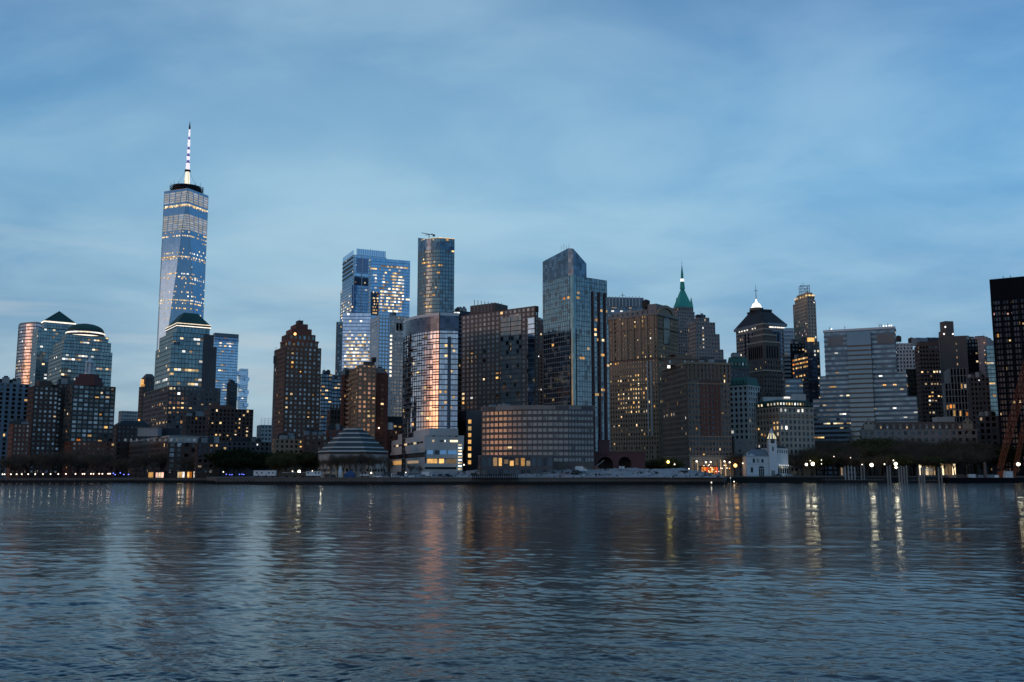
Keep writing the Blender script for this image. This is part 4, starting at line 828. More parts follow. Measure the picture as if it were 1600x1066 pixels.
B('copper_roof_block', 'wide limestone block with shallow green copper roof and lit dormers behind the pier house', 'office block', 640, 36, [(1173, 1217, 1270, 636)], [masn('limestone', 3.9, 3.5, .46, .4, 'pane_dark', .45)],
  [(1174, 658, 1178, 664, .9, 'amber'), (1181, 672, 1200, 678, .85, 'amber'), (1208, 656, 1216, 678, .7, 'warm'), (1217, 668, 1232, 674, .8, 'cool'), (1181, 692, 1194, 700, .7, 'cool'), (1217, 642, 1256, 646, .7, 'white')], .025, 'cool', x_1b)
# 33 wide banded tower
def x_band(root, P, z):
    e = P[-1][0]; A, C = Vector((*e[3], 0)), Vector((*e[0], 0)); v = C-A; M = v.length; v.normalize(); m = Vector((v.y, -v.x, 0))
    part(root, 'central_bay', 'glass_dark', lambda b: b.box(A+v*M*.33+Vector((0, 0, zat(1346, 690, 790))), v, m, M*.335, 3.4, z-1.5-zat(1346, 690, 790)))
    k = 0; zz = zat(1346, 690, 790)
    while zz < z-14:
        part(root, 'bay_spandrel', 'brown_stone', lambda b: b.box(A+v*M*.33+m*3.4+Vector((0, 0, zz)), v, m, M*.335, .42, 1.25)); zz += 3.95
    part(root, 'bay_mullions', 'dark_steel', lambda b: [b.box(A+v*M*(.33+.335*j/22)+m*3.4+Vector((0, 0, zat(1346, 690, 790))), v, m, .2, .06, z-1.5-zat(1346, 690, 790)) for j in range(23)])
    part(root, 'roof_rim', 'pale_metal', lambda b: b.prism(grow(e, .5), z-.4, z+1.6))
    for t, mt in ((.05, .22), (.75, .25)): part(root, 'louvre_panel', 'grey_stone', lambda b: b.box(A+v*M*t+Vector((0, 0, z-12)), v, m, M*mt, .6, 7))
    for t in (.12, .34, .83, .86, .95): q = A+v*M*t; mast(root, q.x, q.y+6, z+1.6, 4, .5)
    for t in (.11, .85, .89, .93, .96): q = A+v*M*t-m*1.5; part(root, 'roof_light', 'lantern_white', lambda b: b.ball(q.x, q.y, z+2.6, .7))
bd = st('office', wall='blue_concrete', span='blue_concrete', glass='glass_dark', fh=3.95, bw=2.6, pf=0, sf=.5, dep=.3)
B('banded_office_tower', 'wide pale banded office tower with dark recessed centre, stepping out toward its foot', 'tower', 790, 66, [(1270, 1432, 1433, 619, -5), (1280, 1416, 1417.5, 583, -2.5), (1287, 1397.5, 1399, 513, 0)], [bd]*3,
  [(1300, 538, 1396, 545, .22, 'white'), (1290, 553, 1400, 559, .1, 'cool'), (1290, 600, 1308, 607, .5, 'amber'), (1366, 598, 1420, 604, .35, 'amber'), (1288, 658, 1342, 666, .5, 'off'), (1272, 680, 1286, 684, .8, 'amber'), (1366, 636, 1386, 640, .3, 'cool'), (1308, 648, 1322, 653, .5, 'off')], .022, 'cool', x_band, dep=26)
# 34
def x_34(root, P, z):
    x, y = center(P[-1][0]); tank(root, x-5, y, z, 2.8, 5); tank(root, x+8, y, z-3, 3.2, 6); cornice(root, P[-1][0], z, 1, .6, 'pale_stone')
s34 = masn('pale_stone', 3.8, 3, .52, .45, 'pane_dark')
B('pale_gothic_tower', 'pale stone office building with two rooftop water tanks right of the banded tower', 'tower', 960, 12, [(1398, 1400, 1440, 558), (1398, 1400, 1434, 547), (1398, 1400, 1426, 537)], [s34]*3, [(1432, 574, 1442, 582, .7, 'cool')], .03, 'cool', x_34)
B('teal_block', 'dark teal glass sliver in front of the pale stone building', 'tower', 830, 10, [(1413, 1415, 1431, 577)], [glassy('glass_teal', 3.8, 3, .05, .12, wall='dark_steel', span='dark_steel')], [], 0, 'cool')
# 35
def x_35(root, P, z):
    for k in range(3): x, y = at(1450+k*8, 528, 915).xy; part(root, 'roof_unit', 'dark_steel', lambda b: b.cbox(x, y, z, 3.8, 4, 5.6))
    part(root, 'attic', 'brick_dark', lambda b: b.prism(grow(P[-1][0], .4), z-14, z+.2)); x, y = at(1436, 540, 912).xy; part(root, 'penthouse', 'blue_concrete', lambda b: b.cbox(x+2, y+3, z-2, 12, 8, 7, .3))
B('dark_brown_tower', 'dark brown office tower with three square roof units', 'tower', 900, 18, [(1429, 1436, 1474, 540), (1431, 1438, 1472, 534)], [masn('brick_dark', 3.8, 2.8, .35, .5, 'pane_dark')]*2,
  [(1441, 560, 1460, 564, .6, 'dim'), (1440, 580, 1472, 585, .75, 'off'), (1440, 597, 1472, 602, .5, 'dim'), (1452, 614, 1476, 618, .85, 'amber'), (1452, 620, 1476, 624, .8, 'amber'), (1452, 626, 1466, 631, .7, 'cool'), (1450, 643, 1460, 648, .9, 'cool')], .07, 'off', x_35)
# 36 concrete tower
def x_36(root, P, z):
    q = at(1480.5, 530, 868); zt = zat(1480, 503, 868)
    part(root, 'chimney_block', 'brown_granite', lambda b: (b.cbox(q.x, q.y, z-1, 8.2, 8, zt-z+1, .2), b.cbox(q.x-4, q.y+1, z-1, 4, 5, (zt-z)*.5, .2)))
    for px, py in ((1477, 511), (1475, 522), (1489, 522)): w = at(px, py, 850); part(root, 'roof_light', 'lantern_white', lambda b: b.ball(w.x, w.y, w.z, .8))
    C, R1 = Vector((*P[-1][0][0], 0)), Vector((*P[-1][0][1], 0)); u = R1-C; L = u.length; u.normalize(); n = Vector((u.y, -u.x, 0))
    part(root, 'painted_recess_shade', 'slate_dark', lambda b: b.box(C+u*L*.44+Vector((0, 0, GZ+20)), u, n, L*.12, .3, z-GZ-22)); part(root, 'lit_window', 'lit_dim', lambda b: [b.box(C+u*L*.57+n*.3+Vector((0, 0, z-8-k*6)), u, n, 1, .15, 1.8) for k in range(8)])  # dark strip on the face: shade of a recess put into its colour
B('concrete_tower', 'windowless brownish concrete tower with square chimney block', 'tower', 850, 8, [(1467, 1469, 1510, 526)], [masn('grey_stone', 5, 30, .96, .9, 'pane_dark', wall='brown_granite', span='brown_granite')], [], 0, 'cool', x_36)
fin = masn('grey_stone', 5.5, 2.3, .3, .12, 'pane_dark', .9, wall='steel')
B('finned_block', 'grey office block with close vertical fins stepping up before the concrete tower', 'building', 790, 8, [(1474, 1476, 1525, 599), (1483, 1484, 1509, 576)], [fin, fin],
  [(1477, 629, 1494, 636, .9, 'amber'), (1488, 641, 1532, 647, .85, 'amber'), (1504, 647, 1526, 652, .5, 'amber'), (1486, 599, 1512, 604, .3, 'warm')], .01, 'warm', None)
B('dark_tower', 'plain dark brown block between the concrete tower and the pinkish one', 'tower', 905, 8, [(1506, 1508, 1527, 531)], [masn('black_metal', 3.8, 2.8, .35, .45, 'pane_dark')], [(1509, 548, 1526, 554, .4, 'dim')], .07, 'off', x_plain)
# 38
B('pink_granite_tower', 'pinkish granite tower with a blue glass side, left of the huge black tower', 'tower', 950, 55, [(1511, 1541, 1556, 526)], [masn('pink_granite', 3.9, 4, .8, .6, 'pane_dark')],
  [(1536, 548, 1548, 560, .8, 'amber'), (1526, 566, 1546, 575, .8, 'off'), (1512, 563, 1530, 570, .2, 'off')], .07, 'off', x_plain)
B('blue_glass_block', 'blue grey glass block with amber lit floors against the black tower', 'tower', 920, 12, [(1539, 1541, 1566, 540)], [glassy('glass_teal', 3.9, 3, .05, .2, wall='blue_concrete', span='blue_concrete')],
  [(1542, 568, 1558, 573, .7, 'off'), (1540, 600, 1562, 603, .9, 'amber'), (1552, 620, 1564, 624, .7, 'amber')], .05, 'off', None)
B('dark_building', 'dark low office building with three lit windows below the pinkish tower', 'building', 770, 12, [(1512, 1515, 1545, 590)], [masn('dark_granite', 3.8, 3, .5, .5, 'pane_dark')], [(1519, 592, 1533, 608, .35, 'off')], .03, 'off', x_plain)
B('dark_building', 'shadowed mid rise at the foot of the blue glass block', 'building', 740, 12, [(1526, 1529, 1566, 650)], [masn('dark_granite', 4.5, 4.5, .4, .4, 'pane_dark')], [], .03, 'dim', x_plain)
# 39 black tower
def x_blk(root, P, z):
    e = P[-1][0]; part(root, 'attic', 'black_metal', lambda b: b.prism(grow(e, .4), z-14.5, z)); 
    A, C = Vector((*e[3], 0)), Vector((*e[0], 0)); v = C-A; M = v.length; v.normalize(); m = Vector((v.y, -v.x, 0))
    for k in range(8): part(root, 'column', 'black_metal', lambda b: b.box(A+v*(M*k/7.4)+Vector((0, 0, GZ)), v, m, 1.0, 1.0, z-14.6-GZ))
    for t in (.25, .36): q = A+v*M*t; mast(root, q.x, q.y+4, z, 2.5, .4)
B('black_tower', 'huge black steel framed office tower at the right edge of the skyline', 'tower', 625, 58, [(1546, 1652, 1668, 427)], [masn('black_metal', 3.75, 1.75, .35, .38, 'pane_black', .4, margin=(0, 14.5))],
  [(1548, 466, 1562, 471, .8, 'amber'), (1570, 472, 1588, 478, .35, 'warm'), (1550, 487, 1582, 493, .7, 'pink'), (1552, 496, 1562, 501, .6, 'cool'), (1592, 505, 1600, 512, .9, 'amber'), (1554, 525, 1568, 531, .85, 'amber'), (1574, 530, 1582, 536, .6, 'warm'), (1578, 547, 1590, 560, .35, 'cool'), (1580, 582, 1598, 590, .5, 'cool'), (1588, 520, 1600, 528, .5, 'warm')], .02, 'off', x_blk)
# 40 custom house
def x_cus(root, P, z):
    e = P[-1][0]; A, C = Vector((*e[3], 0)), Vector((*e[0], 0)); v = C-A; M = v.length; v.normalize(); m = Vector((v.y, -v.x, 0))
    cornice(root, e, z, 1, 1.2, 'grey_stone'); part(root, 'roof', 'brown_granite', lambda b: b.frustum(e, z, shrink(e, .93), z+5.5))
    for k in range(15):
        q = A+v*M*(.1+.8*k/14); dm = part(root, 'dormer', 'grey_stone', lambda b: (b.box(q+Vector((0, 0, z+.4)), v, m, 1.9, .6, 2.6), b.frustum([tuple((q-v*.3).xy), tuple((q+v*2.2).xy), tuple((q+v*2.2+m*.8).xy), tuple((q-v*.3+m*.8).xy)], z+3, [tuple((q+v*.8).xy), tuple((q+v*1.1).xy), tuple((q+v*1.1+m*.8).xy), tuple((q+v*.8+m*.8).xy)], z+4)))
        part(dm, 'window', 'lit_dim' if k % 4 == 1 else 'pane_home', lambda b: b.box(q+v*.5+m*.65+Vector((0, 0, z+.8)), v, m, .9, .1, 1.6))
    for t in (.02, .88):
        q = A+v*M*t; part(root, 'gable', 'limestone', lambda b: (b.box(q+Vector((0, 0, z)), v, m, M*.085, 1.2, 4), [b.bar(q+v*M*(.0+.085*s)+m*.6+Vector((0, 0, z+4)), q+v*M*.0425+m*.6+Vector((0, 0, z+8.2)), 1.0) for s in (0, 1)], b.box(q+v*M*.03+Vector((0, 0, z+4)), v, m, M*.025, 1, 2.8)))
    x, y = at(1474, 652, 715).xy; part(root, 'penthouse', 'pale_stone', lambda b: (b.cbox(x, y, z+5.5, 13, 8, 4.5), b.cbox(x+1, y-4.2, z+8, 1, .3, 1.2)))
B('custom_house', 'long low ornate stone museum building with roof dormers behind the park trees', 'building', 690, 84, [(1346, 1526, 1528, 671)], [masn('grey_stone', 5.2, 4.6, .5, .5, 'pane_dark', .6)], [(1400, 672, 1500, 680, .2, 'dim')], .02, 'dim', x_cus, dep=25)

OCC.append((1235, 1535, 706, 640, -2)); OCC.append((342, 497, 716, 570, -2)); OCC.append((10, 320, 736, 600, -2))
# ------------------------------------------------------------------ the tallest tower: square base, square top turned by 45 degrees, eight tall triangles
def tall_tower():
    D = 1400.0; zr = zat(290, 303, D); cx = ray(291.5, 303)[0]*D; hw = 30.5; cy = D
    root = empty('spire_tower', (cx, cy, GZ), 'tallest tower of pale blue glass, tapering to a long striped white spire', 'tower')
    a0 = R(22)
    base = [(cx+hw*1.38*math.cos(a0+math.pi/4+k*math.pi/2+math.pi), cy+hw*1.38*math.sin(a0+math.pi/4+k*math.pi/2+math.pi)) for k in range(4)]
    zb = 60
    top = [(cx+hw*1.02*math.cos(a0+k*math.pi/2+math.pi*1.5), cy+hw*1.02*math.sin(a0+k*math.pi/2+math.pi*1.5)) for k in range(4)]
    part(root, 'podium', 'glass_sky', lambda b: b.prism(base, GZ, zb, 0, None, 3, 4))
    tops = sorted(range(4), key=lambda k: 0)
    def near(p, L): return sorted(range(4), key=lambda k: (L[k][0]-p[0])**2+(L[k][1]-p[1])**2)
    faces = []
    for k in range(4):           # upright triangles on the base edges, hanging triangles below the top edges
        A, Bq = base[k], base[(k+1) % 4]; mid = ((A[0]+Bq[0])/2, (A[1]+Bq[1])/2); t = near(mid, top)[0]
        faces.append([(A, zb), (Bq, zb), (top[t], zr)])
        P = base[(k+1) % 4]; t1, t2 = near(P, top)[:2]; faces.append([(P, zb), (top[t2], zr), (top[t1], zr)])
    hor = []
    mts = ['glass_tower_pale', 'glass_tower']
    for i, f in enumerate(faces):
        P3 = [Vector((*p, z)) for p, z in f]; c = sum(P3, Vector())/3; n = (P3[1]-P3[0]).cross(P3[2]-P3[0]).normalized()
        if n.dot(c-Vector((cx, cy, c.z))) < 0: P3 = [P3[0], P3[2], P3[1]]; n = -n
        h = Vector((-n.y, n.x, 0)).normalized()
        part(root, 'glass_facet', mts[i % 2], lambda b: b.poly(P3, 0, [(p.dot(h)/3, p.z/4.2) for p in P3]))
        for j in range(3): part(root, 'edge_trim', 'pale_metal', lambda b: b.bar(P3[j], P3[(j+1) % 3], .7))
        if n.y < .2:             # floors that are lit on this facet
            def quad(b, z, h0, s0, s1):
                pts = []
                for zz in (z, z+h0):
                    xs = []
                    for q in range(3):
                        A, Bq = P3[q], P3[(q+1) % 3]
                        if (A.z-zz)*(Bq.z-zz) < 0: t = (zz-A.z)/(Bq.z-A.z); xs.append(A.lerp(Bq, t))
                    if len(xs) < 2: return
                    xs.sort(key=lambda p: p.dot(h)); pts.append((xs[0].lerp(xs[1], s0)+n*.25, xs[0].lerp(xs[1], s1)+n*.25))
                if len(pts) == 2: b.poly([pts[0][0], pts[0][1], pts[1][1], pts[1][0]])
            rr = random.Random(i+5)
            def strip(py, pr, mat='lit_cream', n_=14, hh=1.9):
                z = zat(290, py, D+5)
                for q in range(n_):
                    if rr.random() < pr:
                        b = MB(); quad(b, z, hh, (q+.08)/n_, (q+.92)/n_); b.build('lit_window', mat, root)
            for py in (311, 314.5, 318, 321.5, 325): strip(py, 1, 'lit_band_grey', 4, 2.6)
            for py in (347, 350.5, 354, 357.5, 361, 364.5, 368): strip(py, 1, 'lit_band_grey', 4, 2.6)
            strip(330.5, .95, 'lit_cream', 16, 2.2); strip(332, .6, 'lit_warm', 16, 1.6)
            for py, pr in ((372, .25), (378, .6), (384, .1), (398, .15), (404, .25), (410, .75), (413, .35), (425, .12), (436, .4), (441, .4), (443.5, .3), (450, .15), (456, .1), (464, .15), (470, .25), (476.5, .8), (481, .4), (489, .3), (497, .12), (505, .12)):
                strip(py, pr, rr.choice(['lit_cream', 'lit_white', 'lit_cream', 'lit_warm']), 15)
    part(root, 'roof', 'dark_steel', lambda b: b.prism(shrink(top, .97), zr-1, zr+.6))
    def ring(b):
        for r, z0, h in ((22.5, zr+3, 1.3), (23, zr+6, 1.3), (23, zr+8.6, 1.0)):
            for k in range(36):
                a, c = 2*math.pi*k/36, 2*math.pi*(k+1)/36; b.bar((cx+r*math.cos(a), cy+r*math.sin(a), z0), (cx+r*math.cos(c), cy+r*math.sin(c), z0), h)
        for k in range(18): a = 2*math.pi*k/18; b.bar((cx+24*math.cos(a), cy+24*math.sin(a), zr+.4), (cx+24*math.cos(a), cy+24*math.sin(a), zr+11+(k*7 % 5)*.8), .5)
    cr_ = part(root, 'communications_ring', 'black_metal', ring); part(cr_, 'drum', 'dark_steel', lambda b: b.cyl(cx, cy, zr+.6, zr+9, 21, 21, 28))
    z1 = zr+8; z2 = zat(294, 269, D); zt = zat(298, 189, D)
    sp = part(root, 'spire', 'spire_cream', lambda b: b.cyl(cx, cy, z1, z2, 5.0, 3.0, 12))
    part(root, 'spire_collar', 'black_metal', lambda b: b.cyl(cx, cy, z2, z2+3, 4.3, 4.3, 12))
    segs = 12; z = z2+3; dz = (zt-14-z)/segs
    for k in range(segs):
        r0 = 3.0-1.8*k/segs; lit_ = k not in (2, 4, 6, 9)
        if lit_: b = MB(); b.cyl(cx, cy, z, z+dz, r0*.85, r0*1.1, 10); b.build('spire_segment', 'spire_white', sp)
        else: b = MB(); b.cyl(cx, cy, z, z+dz*.9, r0*.7, r0*.5, 10); b.cyl(cx, cy, z, z+1.2, r0*1.15, r0*1.15, 10); b.build('spire_segment', 'spire_violet', sp)
        z += dz
    part(root, 'spire_tip', 'dark_steel', lambda b: (b.cyl(cx, cy, z, z+5, 1.2, 1.4, 8), b.cyl(cx, cy, z+5, zt, 1.2, .1, 8)))
    for k in range(4):
        a = k*math.pi/2+.5; part(root, 'guy_cable', 'dark_steel', lambda b: b.bar((cx+16*math.cos(a), cy+16*math.sin(a), zr+8), (cx+3*math.cos(a), cy+3*math.sin(a), z2), .35))
lit('lit_band_grey', (.75, .78, .8), .42, .15)
tall_tower()
# ------------------------------------------------------------------ land
SHORE = [(-900, 700), (-300, 640), (-60, 600), (0, 600), (325, 596), (326, 548), (342, 512), (600, 503), (1130, 509), (1133, 600), (1160, 604), (1500, 612), (1800, 640), (2600, 700)]
def shore_pt(px, D): return (ray(px, 745)[0]*D, D)
left = [shore_pt(*s) for s in SHORE[:5]]; right = [shore_pt(*s) for s in SHORE[5:]]
lb = MB()
lb.poly([(x, y, GZ) for x, y in left]+[(left[-1][0], 900, GZ), (left[-1][0], 9000, GZ), (-9000, 9000, GZ), (-9000, 700, GZ)])
lb.poly([(x, y, 3.6) for x, y in right]+[(9000, 700, 3.6), (9000, 9000, 3.6), (left[-1][0], 9000, 3.6), (left[-1][0], 900, 3.6), (left[-1][0], 597, 3.6)])
lb.poly([(left[-1][0], 597, GZ-3), (left[-1][0], 9000, GZ-3), (left[-1][0], 9000, 3.6), (left[-1][0], 597, 3.6)])
tag(lb.build('ground', 'paving'), 'paved waterfront ground under the city', 'ground', None, 'structure')
def wall_run(pts, ztop, name, label, capc='seawall_stone', wm='seawall_stone', fz=1.5):
    o = empty(name, (pts[0][0], pts[0][1], 0), label, 'sea wall'); o['kind'] = 'structure'
    w, c, f = MB(), MB(), MB()
    for (x0, y0), (x1, y1) in zip(pts, pts[1:]):
        u = Vector((x1-x0, y1-y0, 0)); L = u.length; u.normalize(); n = Vector((u.y, -u.x, 0))
        w.box((x0, y0, -3), u, n, L, .8, ztop+3-.5); c.box(Vector((x0, y0, ztop-.5))-n*.5, u, n, L, 1.6, .55)
        f.box(Vector((x0, y0, -3))+n*.8, u, n, L, .35, 3+fz)
        k = 0.0
        while k < L: f.box(Vector((x0, y0, -3))+u*k+n*1.15, u, n, .35, .35, 3+fz+random.uniform(0, .6)); k += 2.1
    w.build('wall', wm, o); c.build('coping', capc, o); f.build('fender', 'wet_timber', o)
wall_run(left[1:], GZ+.3, 'seawall', 'low dark seawall of the lamp lit esplanade on the left')
wall_run([left[-1]]+right[:5], 3.6, 'seawall', 'long grey seawall under the construction site'); wall_run(right[4:-1], 3.9, 'seawall', 'dark seawall in front of the pier house and the park', 'seawall_stone', 'bark', 2.9)
def railing(p0, p1, z, label, step=2.5, h=1.1, mat='dark_steel', name='railing'):
    p0, p1 = Vector((*p0, z)), Vector((*p1, z)); n_ = max(2, int((p1-p0).length/step)); o = empty(name, p0, label, 'railing'); b = MB()
    for k in range(n_+1): q = p0.lerp(p1, k/n_); b.bar(q, q+Vector((0, 0, h)), .12)
    b.build('posts', mat, o); b = MB()
    for hh in (.45, h): b.bar(p0+Vector((0, 0, hh)), p1+Vector((0, 0, hh)), .09)
    b.build('rails', mat, o)
railing(left[2], left[4], GZ+.3, 'thin dark railing along the lamp lit esplanade')
q0, q1 = shore_pt(745, 503.5), shore_pt(812, 504); 
railing(shore_pt(1160, 603.5), shore_pt(1310, 606), 3.95, 'thin dark railing along the quay at the pier house', 2.2, 1.2)
def slats():
    a, c = Vector((*shore_pt(738, 502), 3.7)), Vector((*shore_pt(812, 502.5), 3.7)); o = empty('slatted_fence', a, 'dark slatted fence on the seawall in front of the pale gravel bank', 'fence'); L = (c-a).length; u = (c-a).normalized()
    part(o, 'slats', 'wet_timber', lambda b: [b.box(a+u*k*.95+Vector((0, 0, -1.6)), u, (0, -1, 0), .5, .2, 3.2+random.uniform(-.2, .4)) for k in range(int(L/.95))]); part(o, 'rail', 'bark', lambda b: (b.bar(a+Vector((0, .2, 1)), c+Vector((0, .2, 1)), .2), b.bar(a+Vector((0, .2, -.6)), c+Vector((0, .2, -.6)), .2)))
slats()
# construction bank: a low irregular mound of pale gravel
def bank():
    rs = np.random.RandomState(3); nx, ny = 220, 26; pts = []
    def fbm(x, y): return sum(math.sin(x*f*1.3+y*f*.7+f*3)*math.cos(y*f*1.1-x*f*.4+f)/f for f in (1, 2.1, 4.3, 8.7))
    for j in range(ny):
        for i in range(nx):
            px = 585+(1130-585)*i/(nx-1); D = 505+26*j/(ny-1); t = j/(ny-1); s = (px-585)/(545)
            top = 1.3+3.2*min(1, max(0, (s-.06)/.3))*min(1, max(0, (1.02-s)/.15)); hh = math.sin(min(1, t*1.15)*math.pi*.5)*top
            z = 3.62+max(0, hh+(.45*fbm(px*.05, D*.25)+.22*fbm(px*.33, D*1.1))*min(1, t*4))*min(1, 8*(1-abs(2*s-1))); pts.append((ray(px, 740)[0]*D, D, z))
    f = [(j*nx+i, j*nx+i+1, (j+1)*nx+i+1, (j+1)*nx+i) for j in range(ny-1) for i in range(nx-1)]
    me = bpy.data.meshes.new('gravel_bank'); me.from_pydata(pts, [], f); me.materials.append(MATS['site_gravel']); o = bpy.data.objects.new('gravel_bank', me); col.objects.link(o)
    tag(o, 'long pale bank of gravel and sheeting on the construction site along the water', 'terrain', None, 'structure')
bank()
def rubble():
    rr = random.Random(77); b = MB()
    for _ in range(1500):
        px = rr.uniform(600, 1128); D = rr.uniform(505.5, 522); t = (D-505)/26; s = (px-585)/545; top = 1.3+3.2*min(1, max(0, (s-.06)/.3))*min(1, max(0, (1.02-s)/.15))
        z = 3.6+math.sin(min(1, t*1.15)*math.pi*.5)*top; r = rr.choice((.15, .25, .4, .7))*rr.uniform(.6, 1.3); x = ray(px, 740)[0]*D; k = rr.randint(4, 6)
        a = [(x+r*rr.uniform(.6, 1.2)*math.cos(6.28*i/k), D+r*rr.uniform(.6, 1)*math.sin(6.28*i/k)) for i in range(k)]
        b.frustum(a, z-.4, [(x+(p[0]-x)*.5+rr.uniform(-.1, .1), D+(p[1]-D)*.5) for p in a], z+r*rr.uniform(.3, .9), rr.choice((0, 0, 0, 1, 2, 3)))
    o = b.build('rubble', ['site_gravel', 'soil', 'slate_dark', 'pale_stone']); tag(o, 'loose rubble and broken stone strewn over the pale gravel bank', 'rubble', None, 'stuff')
rubble()

# ------------------------------------------------------------------ museum with stepped hexagonal roof
def museum():
    D = 522.0; cx = ray(551, 740)[0]*(D+17); cy = D+17; root = empty('stepped_museum', (cx, cy, 3.6), 'grey hexagonal museum with stepped louvred roof behind bare trees', 'museum')
    hexa = lambda r: [(cx+r*math.cos(R(a)), cy+r*math.sin(R(a))) for a in (240, 300, 0, 60, 120, 180)]
    k = (D+10)/F
    z1 = zat(551, 709, D); wall = hexa(53.5*k)
    part(root, 'wall', 'concrete', lambda b: b.prism(wall, 3.6, z1))
    part(root, 'louvre', 'dark_steel', lambda b: b.prism(hexa(54.2*k), z1-.1, z1+.7))
    rows = [(54.5, 705), (47.5, 699), (39.5, 691), (31.5, 684), (23, 677), (15.5, 670.5)]
    zb = z1+.7
    for i, (r, py) in enumerate(rows):
        z = zat(551, py, D+4+i*2)
        part(root, 'roof_ledge', 'pale_metal', lambda b: b.prism(hexa((r+.8)*k), z-.35, z+.25))
        if i < 5: tier_ = part(root, 'roof_tier', 'teal_panel', lambda b: b.frustum(hexa(r*k), z+.25, hexa((rows[i+1][0]+.6)*k), zat(551, rows[i+1][1], D+6+i*2)-.35))
        if i < 5:
            for t in (.3, .6): zz = z+(zat(551, rows[i+1][1], D+6+i*2)-z)*t; rr_ = r+(rows[i+1][0]-r)*t; part(tier_, 'louvre', 'dark_steel', lambda b: b.prism(hexa((rr_+.5)*k), zz, zz+.14))
    for row, zz in ((0, z1-5.2), (1, z1-9.5)):
        for a in range(3):
            A, C = Vector((*wall[(a+5) % 6], 0)), Vector((*wall[a], 0)); u = (C-A).normalized(); n = Vector((u.y, -u.x, 0)); L = (C-A).length
            for j in range(7): part(root, 'window', 'pane_dark', lambda b: b.box(A+u*L*(.06+.13*j)+Vector((0, 0, zz)), u, n, L*.07, .12, 1.5))
    for a in range(6): A = wall[a]; part(root, 'corner_pier', 'grey_stone', lambda b: b.cbox(A[0], A[1], 3.6, .9, .9, z1-3.6))
    for px, py, pw in ((502, 738, 420), (533, 738, 160), (601, 735, 500), (592, 738, 300)):
        q = at(px, py, D-1.5 if px < 560 else D-.5); glow(q.x, q.y-1.2, 4.6, pw, (1, .88, .6), 'wall_floodlight', root)
museum()
# museum wing and the blocks joined behind it
def slabs(name, label, cat, D, th, levels, extra=None, gz=3.6):
    """levels: (l, c, r, top, bottom, material) solid layers"""
    root = empty(name, at(levels[0][1], 740, D), label, cat); root.location.z = gz
    P = []
    for i, (l, c, r, top, bot, mat, nm) in enumerate(levels):
        dd = D+.25*i; pl = foot(l, c, r, top, dd, th); z0 = gz if bot is None else zat(c, bot, dd); z1 = zat(c, top, dd); OCC.append((l, r, top, dd, -3))
        part(root, nm, mat, lambda b: b.prism(pl, z0, z1, 0, None, 3, 3)); P.append((pl, z0, z1))
    if extra: extra(root, P)
    return root
def onface(root, pl, edge, a, w, z0, h, mat, nm='window', d=.15, off=0.0):
    A, C = Vector((*pl[edge], 0)), Vector((*pl[(edge+1) % len(pl)], 0)); u = (C-A); L = u.length; u.normalize(); n = Vector((u.y, -u.x, 0))
    part(root, nm, mat, lambda b: b.box(A+u*L*a+n*off+Vector((0, 0, z0)), u, n, L*w, d, h))
def x_mw(root, P):
    D = 530; pl = P[0][0]; Z = lambda py: zat(664, py, D)
    for a, w, mt in ((.06, .15, 'glass_sky'), (.25, .13, 'glass_black'), (.4, .17, 'glass_blue'), (.62, .3, 'glass_blue')): onface(root, pl, 0, a, w, Z(710), Z(703.5)-Z(710), mt, 'window', .2)
    for a, w, mt in ((.06, .27, 'lit_amber'), (.38, .13, 'lit_amber'), (.58, .36, 'lit_dim')): onface(root, pl, 0, a, w, Z(724), Z(717)-Z(724), mt, 'window', .2)
    onface(root, pl, 0, .0, .94, Z(718), .6, 'dark_steel', 'sill'); onface(root, pl, 0, .0, .94, Z(733), Z(730)-Z(733), 'black_metal', 'painted_gap_shade', .2); onface(root, pl, 0, 0, .025, Z(724), Z(703)-Z(724), 'dark_steel', 'mullion', .3)  # black strip low on the wall paints the shade of a gap
    for a, w, mt in ((.2, .04, 'lit_cream'), (.38, .1, 'pane_dark'), (.64, .2, 'lit_cream'), (.5, .03, 'lit_white')): onface(root, P[1][0], 0, a, w, Z(690.5), 1.1, mt, 'window', .2)
    for k in range(10): onface(root, P[1][0], 3, .08+.09*k, .07, Z(692), 1.0, 'lit_cream' if k % 3 == 1 else 'pane_dark', 'window', .2)
    onface(root, pl, 3, .1, .35, Z(724.5), 2.4, 'lit_amber', 'window', .2); onface(root, pl, 3, .55, .3, Z(723.5), 1.6, 'lit_dim', 'window', .2); onface(root, pl, 3, .0, 1, Z(714), 2.6, 'glass_navy', 'window', .15)
    for a, w in ((.78, .06), (.62, .02), (.2, .05)): onface(root, P[1][0], 0, a, w, Z(682), 1.6, 'black_metal', 'recess', .2)
    # glazed stair tower with lights on every landing
    q = at(716, 735, D-.5); part(root, 'stair_glass', 'glass_grey', lambda b: b.cbox(q.x+.4, q.y+6, 3.6, 3.2, 1.2, Z(693)-3.6))
    for k in range(9): zz = Z(733)+k*(Z(695)-Z(733))/8; part(root, 'stair_light', 'lantern_white' if k % 2 else 'lit_cream', lambda b: (b.ball(q.x, q.y+4.6, zz, .42), b.cbox(q.x+.9, q.y+5, zz-.4, 1.4, .3, .8)))
slabs('museum_wing', 'white faceted stone museum wing with amber lit windows and a glowing stair', 'museum', 530, 12,
      [(610, 664, 722, 701, None, 'pale_stone', 'wall'), (612, 663.5, 725, 680, 702, 'pale_stone', 'wall'), (622, 671, 716, 669, 680.5, 'pale_stone', 'wall')], x_mw)
def x_ub(root, P):
    pl = P[0][0]; Z = lambda py: zat(695, py, 560)
    for k in range(8): onface(root, pl, 3, .05+.11*k, .1, Z(667.5), 1.7, 'pane_dark' if k < 5 else 'pane_warm', 'window', .2)
    onface(root, P[1][0], 0, .1, .7, Z(651), 3.4, 'black_metal', 'plant_grille', .2)
